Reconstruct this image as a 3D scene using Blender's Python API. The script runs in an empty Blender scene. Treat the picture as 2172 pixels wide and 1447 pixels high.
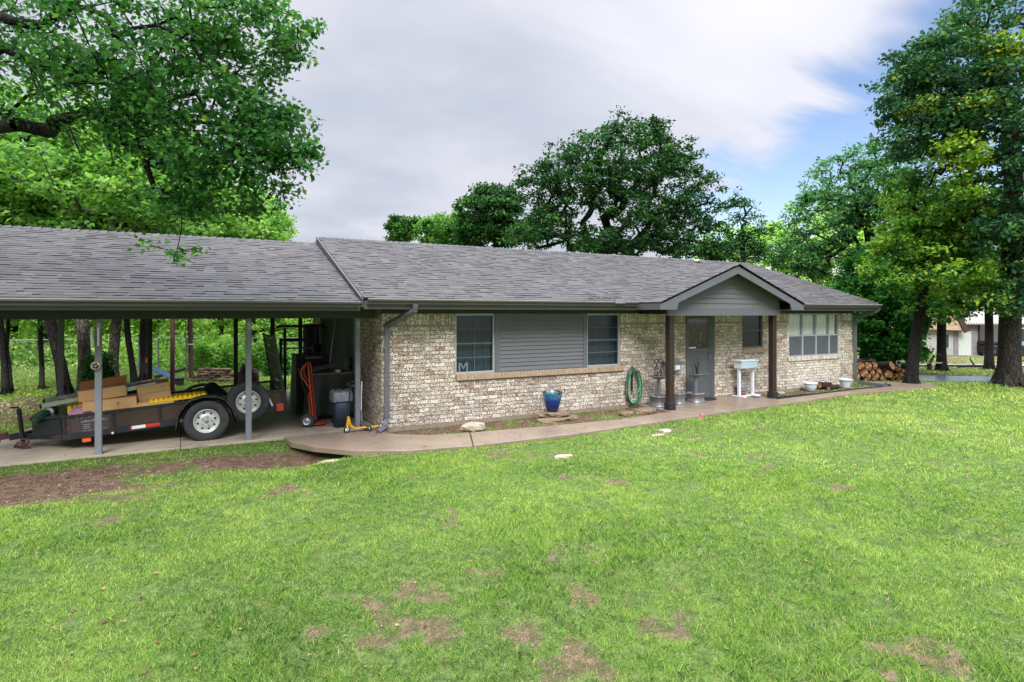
import bpy, math, random
import numpy as np
from mathutils import Vector, Matrix

# ------------------------------------------------------------------ camera, world, sun, exposure
SC = bpy.context.scene
COL = SC.collection
F, TH, CX, CY, CH = 1254.0, .508, -3.167, -10.558, 2.15
CS, SN = math.cos(TH), math.sin(TH)
cam = bpy.data.cameras.new('camera')
cam.sensor_width = 36.0
cam.lens = F * 36.0 / 2172.0
cam.shift_y = -59.0 / 2172.0
cam.clip_start = .05
cam.clip_end = 2000
co = bpy.data.objects.new('camera', cam)
COL.objects.link(co)
co.location = (CX, CY, CH)
co.rotation_euler = (math.pi / 2, 0, -TH)
SC.camera = co

W_ = bpy.data.worlds.new('World')
SC.world = W_
W_.use_nodes = True
SUN_EL, SUN_AZ = math.radians(46), math.radians(-152)   # azimuth of the sun: behind and left of the viewer


def N(nt, typ, **kw):
    n = nt.nodes.new(typ)
    for k, v in kw.items():
        if k.startswith('i_'):
            key = k[2:]
            key = int(key) if key.isdigit() else key.replace('_', ' ')
            n.inputs[key].default_value = v
        else:
            setattr(n, k, v)
    return n


def build_world():
    nt = W_.node_tree
    nt.nodes.clear()
    L = nt.links.new
    out = N(nt, 'ShaderNodeOutputWorld')
    tc = N(nt, 'ShaderNodeTexCoord')
    nrm = N(nt, 'ShaderNodeVectorMath', operation='NORMALIZE')
    L(tc.outputs['Generated'], nrm.inputs[0])
    sep = N(nt, 'ShaderNodeSeparateXYZ')
    L(nrm.outputs[0], sep.inputs[0])

    def M(op, a, b=None, c=None, clamp=False):
        n = N(nt, 'ShaderNodeMath', operation=op, use_clamp=clamp)
        for i, v in enumerate((a, b, c)):
            if v is None:
                continue
            if isinstance(v, (int, float)):
                n.inputs[i].default_value = v
            else:
                L(v, n.inputs[i])
        return n.outputs[0]

    def SS(v, a, b):
        n = N(nt, 'ShaderNodeMapRange', interpolation_type='SMOOTHSTEP')
        n.inputs['From Min'].default_value = a
        n.inputs['From Max'].default_value = b
        L(v, n.inputs['Value'])
        return n.outputs['Result']
    x, y, z = sep.outputs
    az = M('ARCTAN2', x, y)
    # cloud texture coordinates: project on a flat cloud deck, stretched along the wind
    zc = M('MAXIMUM', z, .04)
    zz = M('ADD', zc, .12)
    u = M('DIVIDE', x, zz)
    v = M('DIVIDE', y, zz)
    cmb = N(nt, 'ShaderNodeCombineXYZ')
    L(u, cmb.inputs[0]); L(v, cmb.inputs[1])
    rot = N(nt, 'ShaderNodeMapping')
    rot.inputs['Rotation'].default_value = (0, 0, math.radians(35))
    rot.inputs['Scale'].default_value = (.5, 1.25, 1)
    L(cmb.outputs[0], rot.inputs['Vector'])
    n1 = N(nt, 'ShaderNodeTexNoise', i_Scale=1.3, i_Detail=7.0, i_Roughness=.55)
    n1.inputs['Distortion'].default_value = .5
    L(rot.outputs[0], n1.inputs['Vector'])
    n2 = N(nt, 'ShaderNodeTexNoise', i_Scale=.9, i_Detail=5.0, i_Roughness=.5)
    L(cmb.outputs[0], n2.inputs['Vector'])
    streak = n1.outputs['Fac']
    soft = n2.outputs['Fac']
    # blue opening: below the line z = .17 + .62 (az - .856), right of az .85
    line = M('ADD', M('MULTIPLY', M('SUBTRACT', az, .856), .62), .235)
    wob = M('MULTIPLY', M('SUBTRACT', streak, .5), .50)
    d = M('ADD', M('SUBTRACT', line, z), wob)
    gap = M('MULTIPLY', SS(d, -.045, .05), SS(M('ADD', az, M('MULTIPLY', wob, .4)), .74, .86))
    gap = M('MULTIPLY', gap, M('SUBTRACT', 1.0, SS(az, 1.9, 2.3)))
    # cloud colour: lavender grey on the left, bright white high on the right
    dx = M('SUBTRACT', az, .90)
    dz = M('SUBTRACT', z, .44)
    r = M('SQRT', M('ADD', M('MULTIPLY', M('MULTIPLY', dx, dx), .55), M('MULTIPLY', M('MULTIPLY', dz, dz), 1.6)))
    r = M('ADD', r, M('MULTIPLY', M('SUBTRACT', streak, .5), .35))
    glow = M('SUBTRACT', 1.0, SS(r, .0, .38))
    low = M('MULTIPLY', M('SUBTRACT', 1.0, SS(z, .03, .2)), .55)
    low = M('MULTIPLY', low, SS(soft, .3, .7))
    glow2 = M('ADD', glow, low, clamp=True)
    grey = N(nt, 'ShaderNodeMix', data_type='RGBA')
    grey.inputs['A'].default_value = (.53, .575, .68, 1)
    grey.inputs['B'].default_value = (.70, .715, .80, 1)
    L(SS(soft, .36, .62), grey.inputs['Factor'])
    cl = N(nt, 'ShaderNodeMix', data_type='RGBA')
    L(glow2, cl.inputs['Factor'])
    L(grey.outputs['Result'], cl.inputs['A'])
    cl.inputs['B'].default_value = (.90, .90, .98, 1)
    sky = N(nt, 'ShaderNodeTexSky', sky_type='NISHITA')
    sky.sun_disc = False
    sky.sun_elevation = SUN_EL
    sky.sun_rotation = SUN_AZ
    sky.air_density = 1.3
    sky.dust_density = .6
    skm = N(nt, 'ShaderNodeVectorMath', operation='SCALE')
    L(sky.outputs[0], skm.inputs[0])
    skm.inputs['Scale'].default_value = SKY_BLUE
    skt = N(nt, 'ShaderNodeVectorMath', operation='MULTIPLY')
    L(skm.outputs[0], skt.inputs[0]); skt.inputs[1].default_value = (.92, .93, 1.10)
    mx = N(nt, 'ShaderNodeMix', data_type='RGBA')
    L(gap, mx.inputs['Factor'])
    L(cl.outputs['Result'], mx.inputs['A'])
    L(skt.outputs[0], mx.inputs['B'])
    # overhead sky, out of view, boosted past natural overcast to light the scene
    zen = M('ADD', M('MULTIPLY', SS(z, .46, .80), ZEN), 1.0)
    fin = N(nt, 'ShaderNodeVectorMath', operation='SCALE')
    L(mx.outputs['Result'], fin.inputs[0])
    L(zen, fin.inputs['Scale'])
    bg = N(nt, 'ShaderNodeBackground', i_Strength=1.0)
    L(fin.outputs[0], bg.inputs['Color'])
    L(bg.outputs[0], out.inputs['Surface'])


SKY_BLUE = .15
ZEN = 6.5
build_world()

sl = bpy.data.lights.new('sun', 'SUN')
sl.energy = 3.0
sl.angle = math.radians(25)
sl.color = (1, .97, .92)
so = bpy.data.objects.new('sun', sl)
COL.objects.link(so)
# direction towards the sun
sd = Vector((math.sin(SUN_AZ) * math.cos(SUN_EL), math.cos(SUN_AZ) * math.cos(SUN_EL), math.sin(SUN_EL)))
so.rotation_euler = sd.to_track_quat('Z', 'Y').to_euler()
so.location = (0, 0, 30)

SC.view_settings.view_transform = 'Standard'
SC.view_settings.look = 'None'
SC.view_settings.exposure = 0.14
SC.view_settings.gamma = 1.0
SC.view_settings.use_curve_mapping = False
SC.cycles.max_bounces = 7
SC.cycles.diffuse_bounces = 4
SC.cycles.glossy_bounces = 3
SC.cycles.transmission_bounces = 6
SC.cycles.transparent_max_bounces = 8
SC.cycles.use_denoising = True

random.seed(7)
R = np.random.default_rng(11)

# ------------------------------------------------------------------ measuring helpers (points of the real place)


def _ray(px, py):
    X = (px - 1086) / F
    return SN + X * CS, CS - X * SN, (664.5 - py) / F


def G(px, py, z=0.0):
    a, b, c = _ray(px, py)
    t = (z - CH) / c
    return (CX + a * t, CY + b * t, z)


def WY(px, py, y=0.0):
    a, b, c = _ray(px, py)
    t = (y - CY) / b
    return (CX + a * t, y, CH + c * t)


def AT(px, py, Z):
    a, b, c = _ray(px, py)
    return (CX + a * Z, CY + b * Z, CH + c * Z)


def gz(x):
    """the ground falls away gently towards the neighbour"""
    return -.035 * min(max(x - 20, 0), 30)


# ------------------------------------------------------------------ naming
def tag(o, label=None, cat=None, group=None, kind=None):
    if label: o['label'] = label
    if cat: o['category'] = cat
    if group: o['group'] = group
    if kind: o['kind'] = kind
    return o


def empty(name, loc, label, cat, group=None, rot=(0, 0, 0)):
    o = bpy.data.objects.new(name, None)
    o.empty_display_size = .2
    COL.objects.link(o)
    o.location = loc
    o.rotation_euler = rot
    return tag(o, label, cat, group)


def kids(o):
    return [c for c in bpy.data.objects if c.parent == o]


def copy_tree(o, parent=None):
    c = o.copy()
    COL.objects.link(c)
    if parent: c.parent = parent
    for ch in kids(o):
        copy_tree(ch, c)
    return c


# ------------------------------------------------------------------ mesh builder
class MB:
    def __init__(s):
        s.v = []; s.f = []; s.m = []; s.sm = []; s.mi = 0; s.smooth = False

    def add(s, vs, fs):
        b = len(s.v)
        s.v += [tuple(p) for p in vs]
        for f in fs:
            s.f.append(tuple(b + i for i in f)); s.m.append(s.mi); s.sm.append(s.smooth)
        return s

    def bx(s, x0, x1, y0, y1, z0, z1):
        s.add([(x0, y0, z0), (x1, y0, z0), (x1, y1, z0), (x0, y1, z0), (x0, y0, z1), (x1, y0, z1), (x1, y1, z1), (x0, y1, z1)],
              [(0, 3, 2, 1), (4, 5, 6, 7), (0, 1, 5, 4), (1, 2, 6, 5), (2, 3, 7, 6), (3, 0, 4, 7)])
        return s

    def obx(s, c, size, rot=(0, 0, 0)):
        from mathutils import Euler
        m = Euler(rot).to_matrix()
        hx, hy, hz = (k / 2 for k in size)
        vs = [Vector(c) + m @ Vector((a * hx, b * hy, d * hz)) for d in (-1, 1) for a, b in ((-1, -1), (1, -1), (1, 1), (-1, 1))]
        s.add(vs, [(0, 3, 2, 1), (4, 5, 6, 7), (0, 1, 5, 4), (1, 2, 6, 5), (2, 3, 7, 6), (3, 0, 4, 7)])
        return s

    def bar(s, a, b, w, h=None, up=(0, 0, 1)):
        """rectangular bar from a to b, w across, h in the 'up' direction"""
        h = h or w
        a = Vector(a); b = Vector(b); d = (b - a).normalized()
        u = Vector(up)
        if abs(d.dot(u)) > .98: u = Vector((0, 1, 0))
        r = d.cross(u).normalized(); u = r.cross(d).normalized()
        vs = []
        for p in (a, b):
            for i, j in ((-1, -1), (1, -1), (1, 1), (-1, 1)):
                vs.append(p + r * i * w / 2 + u * j * h / 2)
        s.add(vs, [(0, 1, 2, 3), (7, 6, 5, 4), (0, 4, 5, 1), (1, 5, 6, 2), (2, 6, 7, 3), (3, 7, 4, 0)])
        return s

    def tube(s, pts, r, n=8, cap=True, off=0.0, flat=False):
        pts = [Vector(p) for p in pts]
        rs = r if isinstance(r, (list, tuple)) else [r] * len(pts)
        sm = s.smooth; s.smooth = not flat
        prev = None; rings = []
        for i, p in enumerate(pts):
            d = (pts[min(i + 1, len(pts) - 1)] - pts[max(i - 1, 0)])
            if d.length < 1e-7: d = Vector((0, 0, 1))
            d.normalize()
            if prev is None:
                u = Vector((0, 0, 1)) if abs(d.z) < .9 else Vector((1, 0, 0))
                r_ = d.cross(u).normalized()
            else:
                r_ = (prev - d * prev.dot(d))
                r_ = r_.normalized() if r_.length > 1e-6 else d.orthogonal().normalized()
            prev = r_
            u = d.cross(r_)
            rings.append([p + (r_ * math.cos(2 * math.pi * k / n + off) + u * math.sin(2 * math.pi * k / n + off)) * rs[i] for k in range(n)])
        vs = [v for ring in rings for v in ring]
        fs = []
        for i in range(len(rings) - 1):
            for k in range(n):
                fs.append((i * n + k, i * n + (k + 1) % n, (i + 1) * n + (k + 1) % n, (i + 1) * n + k))
        s.add(vs, fs)
        if cap:
            s.smooth = False
            s.add(rings[0], [tuple(reversed(range(n)))])
            s.add(rings[-1], [tuple(range(n))])
        s.smooth = sm
        return s

    def lathe(s, prof, c=(0, 0, 0), n=24, axis='z', wob=0):
        """prof: list of (radius, height)"""
        sm = s.smooth; s.smooth = True
        vs = []; fs = []
        for r, h in prof:
            for k in range(n):
                a = 2 * math.pi * k / n
                rr = r * (1 + wob * math.sin(3 * a + h * 9))
                x, y = rr * math.cos(a), rr * math.sin(a)
                if axis == 'z': p = (c[0] + x, c[1] + y, c[2] + h)
                elif axis == 'y': p = (c[0] + x, c[1] + h, c[2] + y)
                else: p = (c[0] + h, c[1] + x, c[2] + y)
                vs.append(p)
        for i in range(len(prof) - 1):
            for k in range(n):
                fs.append((i * n + k, i * n + (k + 1) % n, (i + 1) * n + (k + 1) % n, (i + 1) * n + k))
        s.add(vs, fs); s.smooth = sm
        return s

    def prism(s, poly, z0, z1):
        n = len(poly)
        vs = [(x, y, z0) for x, y in poly] + [(x, y, z1) for x, y in poly]
        fs = [tuple(reversed(range(n))), tuple(range(n, 2 * n))] + [(i, (i + 1) % n, n + (i + 1) % n, n + i) for i in range(n)]
        return s.add(vs, fs)

    def ext(s, poly, a, b):
        """extrude a closed list of 3D points from offset a to offset b (vectors)"""
        n = len(poly)
        a = Vector(a); b = Vector(b)
        vs = [Vector(p) + a for p in poly] + [Vector(p) + b for p in poly]
        fs = [tuple(reversed(range(n))), tuple(range(n, 2 * n))] + [(i, (i + 1) % n, n + (i + 1) % n, n + i) for i in range(n)]
        return s.add(vs, fs)

    def build(s, name, mats, parent=None, loc=None, bevel=0, fix=False):
        me = bpy.data.meshes.new(name)
        me.from_pydata(s.v, [], s.f)
        mats = mats if isinstance(mats, (list, tuple)) else [mats]
        for m in mats: me.materials.append(m)
        me.polygons.foreach_set('material_index', s.m)
        me.polygons.foreach_set('use_smooth', s.sm)
        if fix or bevel:
            import bmesh
            bm = bmesh.new(); bm.from_mesh(me)
            if fix:
                bmesh.ops.remove_doubles(bm, verts=bm.verts, dist=1e-5)
            bmesh.ops.recalc_face_normals(bm, faces=bm.faces)
            if bevel:
                es = [e for e in bm.edges if len(e.link_faces) == 2 and e.calc_face_angle(0) > .6]
                bmesh.ops.bevel(bm, geom=es, offset=bevel, segments=1, affect='EDGES', clamp_overlap=True)
            bm.to_mesh(me); bm.free()
        me.update()
        o = bpy.data.objects.new(name, me)
        COL.objects.link(o)
        if parent: o.parent = parent
        if loc is not None: o.location = loc
        return o


def build_parts(b, name, mats, parent=None, **k):
    """each separate piece of the builder becomes an object of its own"""
    par = list(range(len(b.v)))
    def find(i):
        while par[i] != i: par[i] = par[par[i]]; i = par[i]
        return i
    for f in b.f:
        r0_ = find(f[0])
        for i in f[1:]: par[find(i)] = r0_
    groups = {}
    for fi, f in enumerate(b.f): groups.setdefault(find(f[0]), []).append(fi)
    out = []
    for fl in groups.values():
        nb_ = type(b)(); idx = {}
        for fi in fl:
            f = []
            for i in b.f[fi]:
                if i not in idx: idx[i] = len(nb_.v); nb_.v.append(b.v[i])
                f.append(idx[i])
            nb_.f.append(tuple(f)); nb_.m.append(b.m[fi]); nb_.sm.append(b.sm[fi])
        out.append(nb_.build(name, mats, parent, **k))
    return out


def big_mesh(name, verts, k, tint, mat, parent=None, loc=None, faces=None):
    """many equal polygons of k verts, verts (n,k,3), one tint each"""
    n = len(verts)
    me = bpy.data.meshes.new(name)
    me.vertices.add(n * k)
    me.vertices.foreach_set('co', verts.reshape(-1).astype(np.float32))
    me.loops.add(n * k)
    me.loops.foreach_set('vertex_index', np.arange(n * k, dtype=np.int32))
    me.polygons.add(n)
    me.polygons.foreach_set('loop_start', np.arange(0, n * k, k, dtype=np.int32))
    try:
        me.polygons.foreach_set('loop_total', np.full(n, k, dtype=np.int32))
    except Exception:
        pass
    at = me.attributes.new('tint', 'FLOAT', 'FACE')
    at.data.foreach_set('value', tint.astype(np.float32))
    me.materials.append(mat)
    me.update()
    me.validate()
    o = bpy.data.objects.new(name, me)
    COL.objects.link(o)
    if parent: o.parent = parent
    if loc is not None: o.location = loc
    return o


# ------------------------------------------------------------------ numpy value noise
def _hash(ix, iy, seed):
    h = (ix.astype(np.int64) * 374761393 + iy.astype(np.int64) * 668265263 + seed * 1442695041) & 0xffffffff
    h = ((h ^ (h >> 13)) * 1274126177) & 0xffffffff
    return ((h ^ (h >> 16)) & 0xffff) / 65535.0


def vn(x, y, seed=0):
    x = np.asarray(x, float); y = np.asarray(y, float)
    ix = np.floor(x); iy = np.floor(y)
    fx = x - ix; fy = y - iy
    fx = fx * fx * (3 - 2 * fx); fy = fy * fy * (3 - 2 * fy)
    a = _hash(ix, iy, seed); b = _hash(ix + 1, iy, seed); c = _hash(ix, iy + 1, seed); d = _hash(ix + 1, iy + 1, seed)
    return (a * (1 - fx) + b * fx) * (1 - fy) + (c * (1 - fx) + d * fx) * fy


def fbm(x, y, seed=0, o=4):
    t = 0; a = .5; s = 0
    for i in range(o):
        t = t + a * vn(x * 2 ** i, y * 2 ** i, seed + i); s += a; a *= .5
    return t / s


# ------------------------------------------------------------------ materials
def new_mat(name):
    m = bpy.data.materials.new(name)
    m.use_nodes = True
    nt = m.node_tree
    nt.nodes.clear()
    out = N(nt, 'ShaderNodeOutputMaterial')
    bs = N(nt, 'ShaderNodeBsdfPrincipled')
    nt.links.new(bs.outputs[0], out.inputs['Surface'])
    return m, nt, bs, out


def mat(name, c, rough=.6, var=.15, scale=6.0, bump=.15, bscale=60.0, metal=0.0, spec=.4, stretch=(1, 1, 1), dirt=None, dirt_amt=.0, dscale=2.0, coat=0):
    """painted or plain surface with blotches, fine bump and optional dirt"""
    m, nt, bs, out = new_mat(name)
    L = nt.links.new
    tc = N(nt, 'ShaderNodeTexCoord')
    mp = N(nt, 'ShaderNodeMapping')
    mp.inputs['Scale'].default_value = stretch
    L(tc.outputs['Object'], mp.inputs['Vector'])
    n1 = N(nt, 'ShaderNodeTexNoise', i_Scale=scale, i_Detail=6.0, i_Roughness=.6)
    L(mp.outputs[0], n1.inputs['Vector'])
    mr = N(nt, 'ShaderNodeMapRange')
    mr.inputs['From Min'].default_value = .25; mr.inputs['From Max'].default_value = .75
    mr.inputs['To Min'].default_value = 1 - var; mr.inputs['To Max'].default_value = 1 + var
    L(n1.outputs['Fac'], mr.inputs['Value'])
    sc = N(nt, 'ShaderNodeVectorMath', operation='SCALE')
    sc.inputs[0].default_value = c[:3]
    L(mr.outputs['Result'], sc.inputs['Scale'])
    col = sc.outputs[0]
    if dirt is not None:
        n3 = N(nt, 'ShaderNodeTexNoise', i_Scale=dscale, i_Detail=8.0, i_Roughness=.7)
        L(mp.outputs[0], n3.inputs['Vector'])
        r3 = N(nt, 'ShaderNodeMapRange', interpolation_type='SMOOTHSTEP')
        r3.inputs['From Min'].default_value = .5; r3.inputs['From Max'].default_value = .72
        r3.inputs['To Max'].default_value = dirt_amt
        L(n3.outputs['Fac'], r3.inputs['Value'])
        mx = N(nt, 'ShaderNodeMix', data_type='RGBA')
        L(r3.outputs['Result'], mx.inputs['Factor']); L(col, mx.inputs['A'])
        mx.inputs['B'].default_value = (*dirt[:3], 1)
        col = mx.outputs['Result']
    L(col, bs.inputs['Base Color'])
    bs.inputs['Roughness'].default_value = rough
    bs.inputs['Metallic'].default_value = metal
    bs.inputs['Specular IOR Level'].default_value = spec
    if coat: bs.inputs['Coat Weight'].default_value = coat
    if bump:
        n2 = N(nt, 'ShaderNodeTexNoise', i_Scale=bscale, i_Detail=4.0)
        L(mp.outputs[0], n2.inputs['Vector'])
        bp = N(nt, 'ShaderNodeBump', i_Strength=bump, i_Distance=.01)
        L(n2.outputs['Fac'], bp.inputs['Height'])
        L(bp.outputs[0], bs.inputs['Normal'])
    return m


def ramp(nt, stops):
    r = N(nt, 'ShaderNodeValToRGB')
    e = r.color_ramp.elements
    e[0].position, e[0].color = stops[0][0], (*stops[0][1], 1)
    e[1].position, e[1].color = stops[-1][0], (*stops[-1][1], 1)
    for p, c in stops[1:-1]:
        k = e.new(p); k.color = (*c, 1)
    return r


def leaf_mat(name, stops, trans=.35, rough=.55, patch=.0, spec=.16):
    m, nt, bs, out = new_mat(name)
    L = nt.links.new
    at = N(nt, 'ShaderNodeAttribute', attribute_name='tint')
    r = ramp(nt, stops)
    L(at.outputs['Fac'], r.inputs['Fac'])
    L(r.outputs[0], bs.inputs['Base Color'])
    bs.inputs['Roughness'].default_value = rough
    bs.inputs['Specular IOR Level'].default_value = spec
    tr = N(nt, 'ShaderNodeBsdfTranslucent')
    br = N(nt, 'ShaderNodeVectorMath', operation='MULTIPLY')
    L(r.outputs[0], br.inputs[0]); br.inputs[1].default_value = (1.25, 1.35, .7)
    L(br.outputs[0], tr.inputs['Color'])
    mx = N(nt, 'ShaderNodeMixShader', i_Fac=trans)
    L(bs.outputs[0], mx.inputs[1]); L(tr.outputs[0], mx.inputs[2])
    L(mx.outputs[0], out.inputs['Surface'])
    return m


def brick_mat(name, light=.5, seedoff=0.0, pale=0.0):
    """tumbled brick: brown, grey and cream bodies, blotched with old whitewash; each brick its own mix"""
    m, nt, bs, out = new_mat(name)
    L = nt.links.new
    geo = N(nt, 'ShaderNodeNewGeometry')
    tc = N(nt, 'ShaderNodeTexCoord')
    body = ramp(nt, [(0, (.24, .15, .105)), (.25, (.32, .225, .16)), (.5, (.40, .325, .25)), (.72, (.30, .265, .23)), (1, (.46, .39, .30))])
    L(geo.outputs['Random Per Island'], body.inputs['Fac'])
    off = N(nt, 'ShaderNodeMath', operation='MULTIPLY', i_1=37.0)
    L(geo.outputs['Random Per Island'], off.inputs[0])
    cmb = N(nt, 'ShaderNodeCombineXYZ')
    L(off.outputs[0], cmb.inputs[0]); L(off.outputs[0], cmb.inputs[1])
    va = N(nt, 'ShaderNodeVectorMath', operation='ADD')
    L(tc.outputs['Object'], va.inputs[0]); L(cmb.outputs[0], va.inputs[1])
    n1 = N(nt, 'ShaderNodeTexNoise', i_Scale=36.0, i_Detail=3.0, i_Roughness=.7)
    n1.inputs['Distortion'].default_value = 1.2
    L(va.outputs[0], n1.inputs['Vector'])
    n2 = N(nt, 'ShaderNodeTexVoronoi', i_Scale=30.0)
    L(va.outputs[0], n2.inputs['Vector'])
    # whitewash mask
    th = N(nt, 'ShaderNodeMath', operation='MULTIPLY_ADD', i_1=.14, i_2=.50 - light * .17)
    sub = N(nt, 'ShaderNodeMath', operation='FRACT')
    mul = N(nt, 'ShaderNodeMath', operation='MULTIPLY', i_1=7.31)
    L(geo.outputs['Random Per Island'], mul.inputs[0]); L(mul.outputs[0], sub.inputs[0]); L(sub.outputs[0], th.inputs[0])
    df = N(nt, 'ShaderNodeMath', operation='SUBTRACT')
    L(n1.outputs['Fac'], df.inputs[0]); L(th.outputs[0], df.inputs[1])
    sm = N(nt, 'ShaderNodeMapRange', interpolation_type='SMOOTHSTEP')
    sm.inputs['From Min'].default_value = .015 - pale; sm.inputs['From Max'].default_value = .045 - pale
    L(df.outputs[0], sm.inputs['Value'])
    mx = N(nt, 'ShaderNodeMix', data_type='RGBA')
    L(sm.outputs['Result'], mx.inputs['Factor'])
    L(body.outputs[0], mx.inputs['A'])
    mx.inputs['B'].default_value = (.80, .735, .625, 1)
    # small dark pits
    n3 = N(nt, 'ShaderNodeTexNoise', i_Scale=42.0, i_Detail=2.0, i_Roughness=.6)
    L(va.outputs[0], n3.inputs['Vector'])
    pm = N(nt, 'ShaderNodeMapRange', interpolation_type='SMOOTHSTEP')
    pm.inputs['From Min'].default_value = .52; pm.inputs['From Max'].default_value = .57
    pm.inputs['To Max'].default_value = .7
    L(n3.outputs['Fac'], pm.inputs['Value'])
    m2 = N(nt, 'ShaderNodeMix', data_type='RGBA')
    L(pm.outputs['Result'], m2.inputs['Factor']); L(mx.outputs['Result'], m2.inputs['A'])
    m2.inputs['B'].default_value = (.075, .05, .035, 1)
    L(m2.outputs['Result'], bs.inputs['Base Color'])
    bs.inputs['Roughness'].default_value = .85
    bs.inputs['Specular IOR Level'].default_value = .2
    bp = N(nt, 'ShaderNodeBump', i_Strength=.8, i_Distance=.012)
    L(n1.outputs['Fac'], bp.inputs['Height'])
    L(bp.outputs[0], bs.inputs['Normal'])
    return m


def shingle_mat(name):
    m, nt, bs, out = new_mat(name)
    L = nt.links.new
    geo = N(nt, 'ShaderNodeNewGeometry')
    tc = N(nt, 'ShaderNodeTexCoord')
    r = ramp(nt, [(0, (.060, .055, .052)), (.3, (.072, .066, .062)), (.6, (.080, .074, .070)), (.85, (.088, .082, .078)), (1, (.104, .097, .092))])
    L(geo.outputs['Random Per Island'], r.inputs['Fac'])
    n1 = N(nt, 'ShaderNodeTexNoise', i_Scale=190.0, i_Detail=2.0)
    L(tc.outputs['Object'], n1.inputs['Vector'])
    n2 = N(nt, 'ShaderNodeTexNoise', i_Scale=.9, i_Detail=5.0)
    L(tc.outputs['Object'], n2.inputs['Vector'])
    a = N(nt, 'ShaderNodeMath', operation='MULTIPLY_ADD', i_1=.9, i_2=.2)
    L(n1.outputs['Fac'], a.inputs[0])
    b = N(nt, 'ShaderNodeMath', operation='MULTIPLY_ADD', i_1=.7, i_2=.95)
    L(n2.outputs['Fac'], b.inputs[0])
    c = N(nt, 'ShaderNodeMath', operation='MULTIPLY')
    L(a.outputs[0], c.inputs[0]); L(b.outputs[0], c.inputs[1])
    sc = N(nt, 'ShaderNodeVectorMath', operation='SCALE')
    L(r.outputs[0], sc.inputs[0]); L(c.outputs[0], sc.inputs['Scale'])
    L(sc.outputs[0], bs.inputs['Base Color'])
    bs.inputs['Roughness'].default_value = .8
    bs.inputs['Specular IOR Level'].default_value = .35
    bp = N(nt, 'ShaderNodeBump', i_Strength=.5, i_Distance=.004)
    L(n1.outputs['Fac'], bp.inputs['Height'])
    L(bp.outputs[0], bs.inputs['Normal'])
    return m


def bark_mat(name, dark=(.035, .028, .022), light=(.13, .11, .09), spots=False):
    m, nt, bs, out = new_mat(name)
    L = nt.links.new
    tc = N(nt, 'ShaderNodeTexCoord')
    mp = N(nt, 'ShaderNodeMapping')
    mp.inputs['Scale'].default_value = (1, 1, .22)
    L(tc.outputs['Object'], mp.inputs['Vector'])
    v = N(nt, 'ShaderNodeTexVoronoi', i_Scale=22.0, feature='DISTANCE_TO_EDGE')
    n = N(nt, 'ShaderNodeTexNoise', i_Scale=12.0, i_Detail=6.0)
    L(mp.outputs[0], n.inputs['Vector'])
    ad = N(nt, 'ShaderNodeVectorMath', operation='MULTIPLY_ADD')
    L(n.outputs['Color'], ad.inputs[0]); ad.inputs[1].default_value = (.12, .12, .12); L(mp.outputs[0], ad.inputs[2])
    L(ad.outputs[0], v.inputs['Vector'])
    mr = N(nt, 'ShaderNodeMapRange'); mr.inputs['From Max'].default_value = .22
    L(v.outputs['Distance'], mr.inputs['Value'])
    mu = N(nt, 'ShaderNodeMath', operation='MULTIPLY')
    L(mr.outputs['Result'], mu.inputs[0]); L(n.outputs['Fac'], mu.inputs[1])
    r = ramp(nt, [(0, dark), (.6, light)])
    L(mu.outputs[0], r.inputs['Fac'])
    L(r.outputs[0], bs.inputs['Base Color'])
    bs.inputs['Roughness'].default_value = .9
    bs.inputs['Specular IOR Level'].default_value = .2
    bp = N(nt, 'ShaderNodeBump', i_Strength=1.0, i_Distance=.03)
    L(mu.outputs[0], bp.inputs['Height'])
    L(bp.outputs[0], bs.inputs['Normal'])
    return m


def glass_mat(name, tint=(.5, .55, .6), refl=.12, rough=.03):
    m, nt, bs, out = new_mat(name)
    L = nt.links.new
    tr = N(nt, 'ShaderNodeBsdfTransparent'); tr.inputs['Color'].default_value = (*tint, 1)
    gl = N(nt, 'ShaderNodeBsdfGlossy', i_Roughness=rough)
    gl.inputs['Color'].default_value = (.9, .95, 1, 1)
    fr = N(nt, 'ShaderNodeLayerWeight', i_Blend=.5)
    pw = N(nt, 'ShaderNodeMath', operation='POWER', i_1=4.0)
    L(fr.outputs['Facing'], pw.inputs[0])
    ad = N(nt, 'ShaderNodeMath', operation='MULTIPLY_ADD', i_1=.7, i_2=refl + .04, use_clamp=True)
    L(pw.outputs[0], ad.inputs[0])
    mx = N(nt, 'ShaderNodeMixShader')
    L(ad.outputs[0], mx.inputs[0]); L(tr.outputs[0], mx.inputs[1]); L(gl.outputs[0], mx.inputs[2])
    L(mx.outputs[0], out.inputs['Surface'])
    return m


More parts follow.
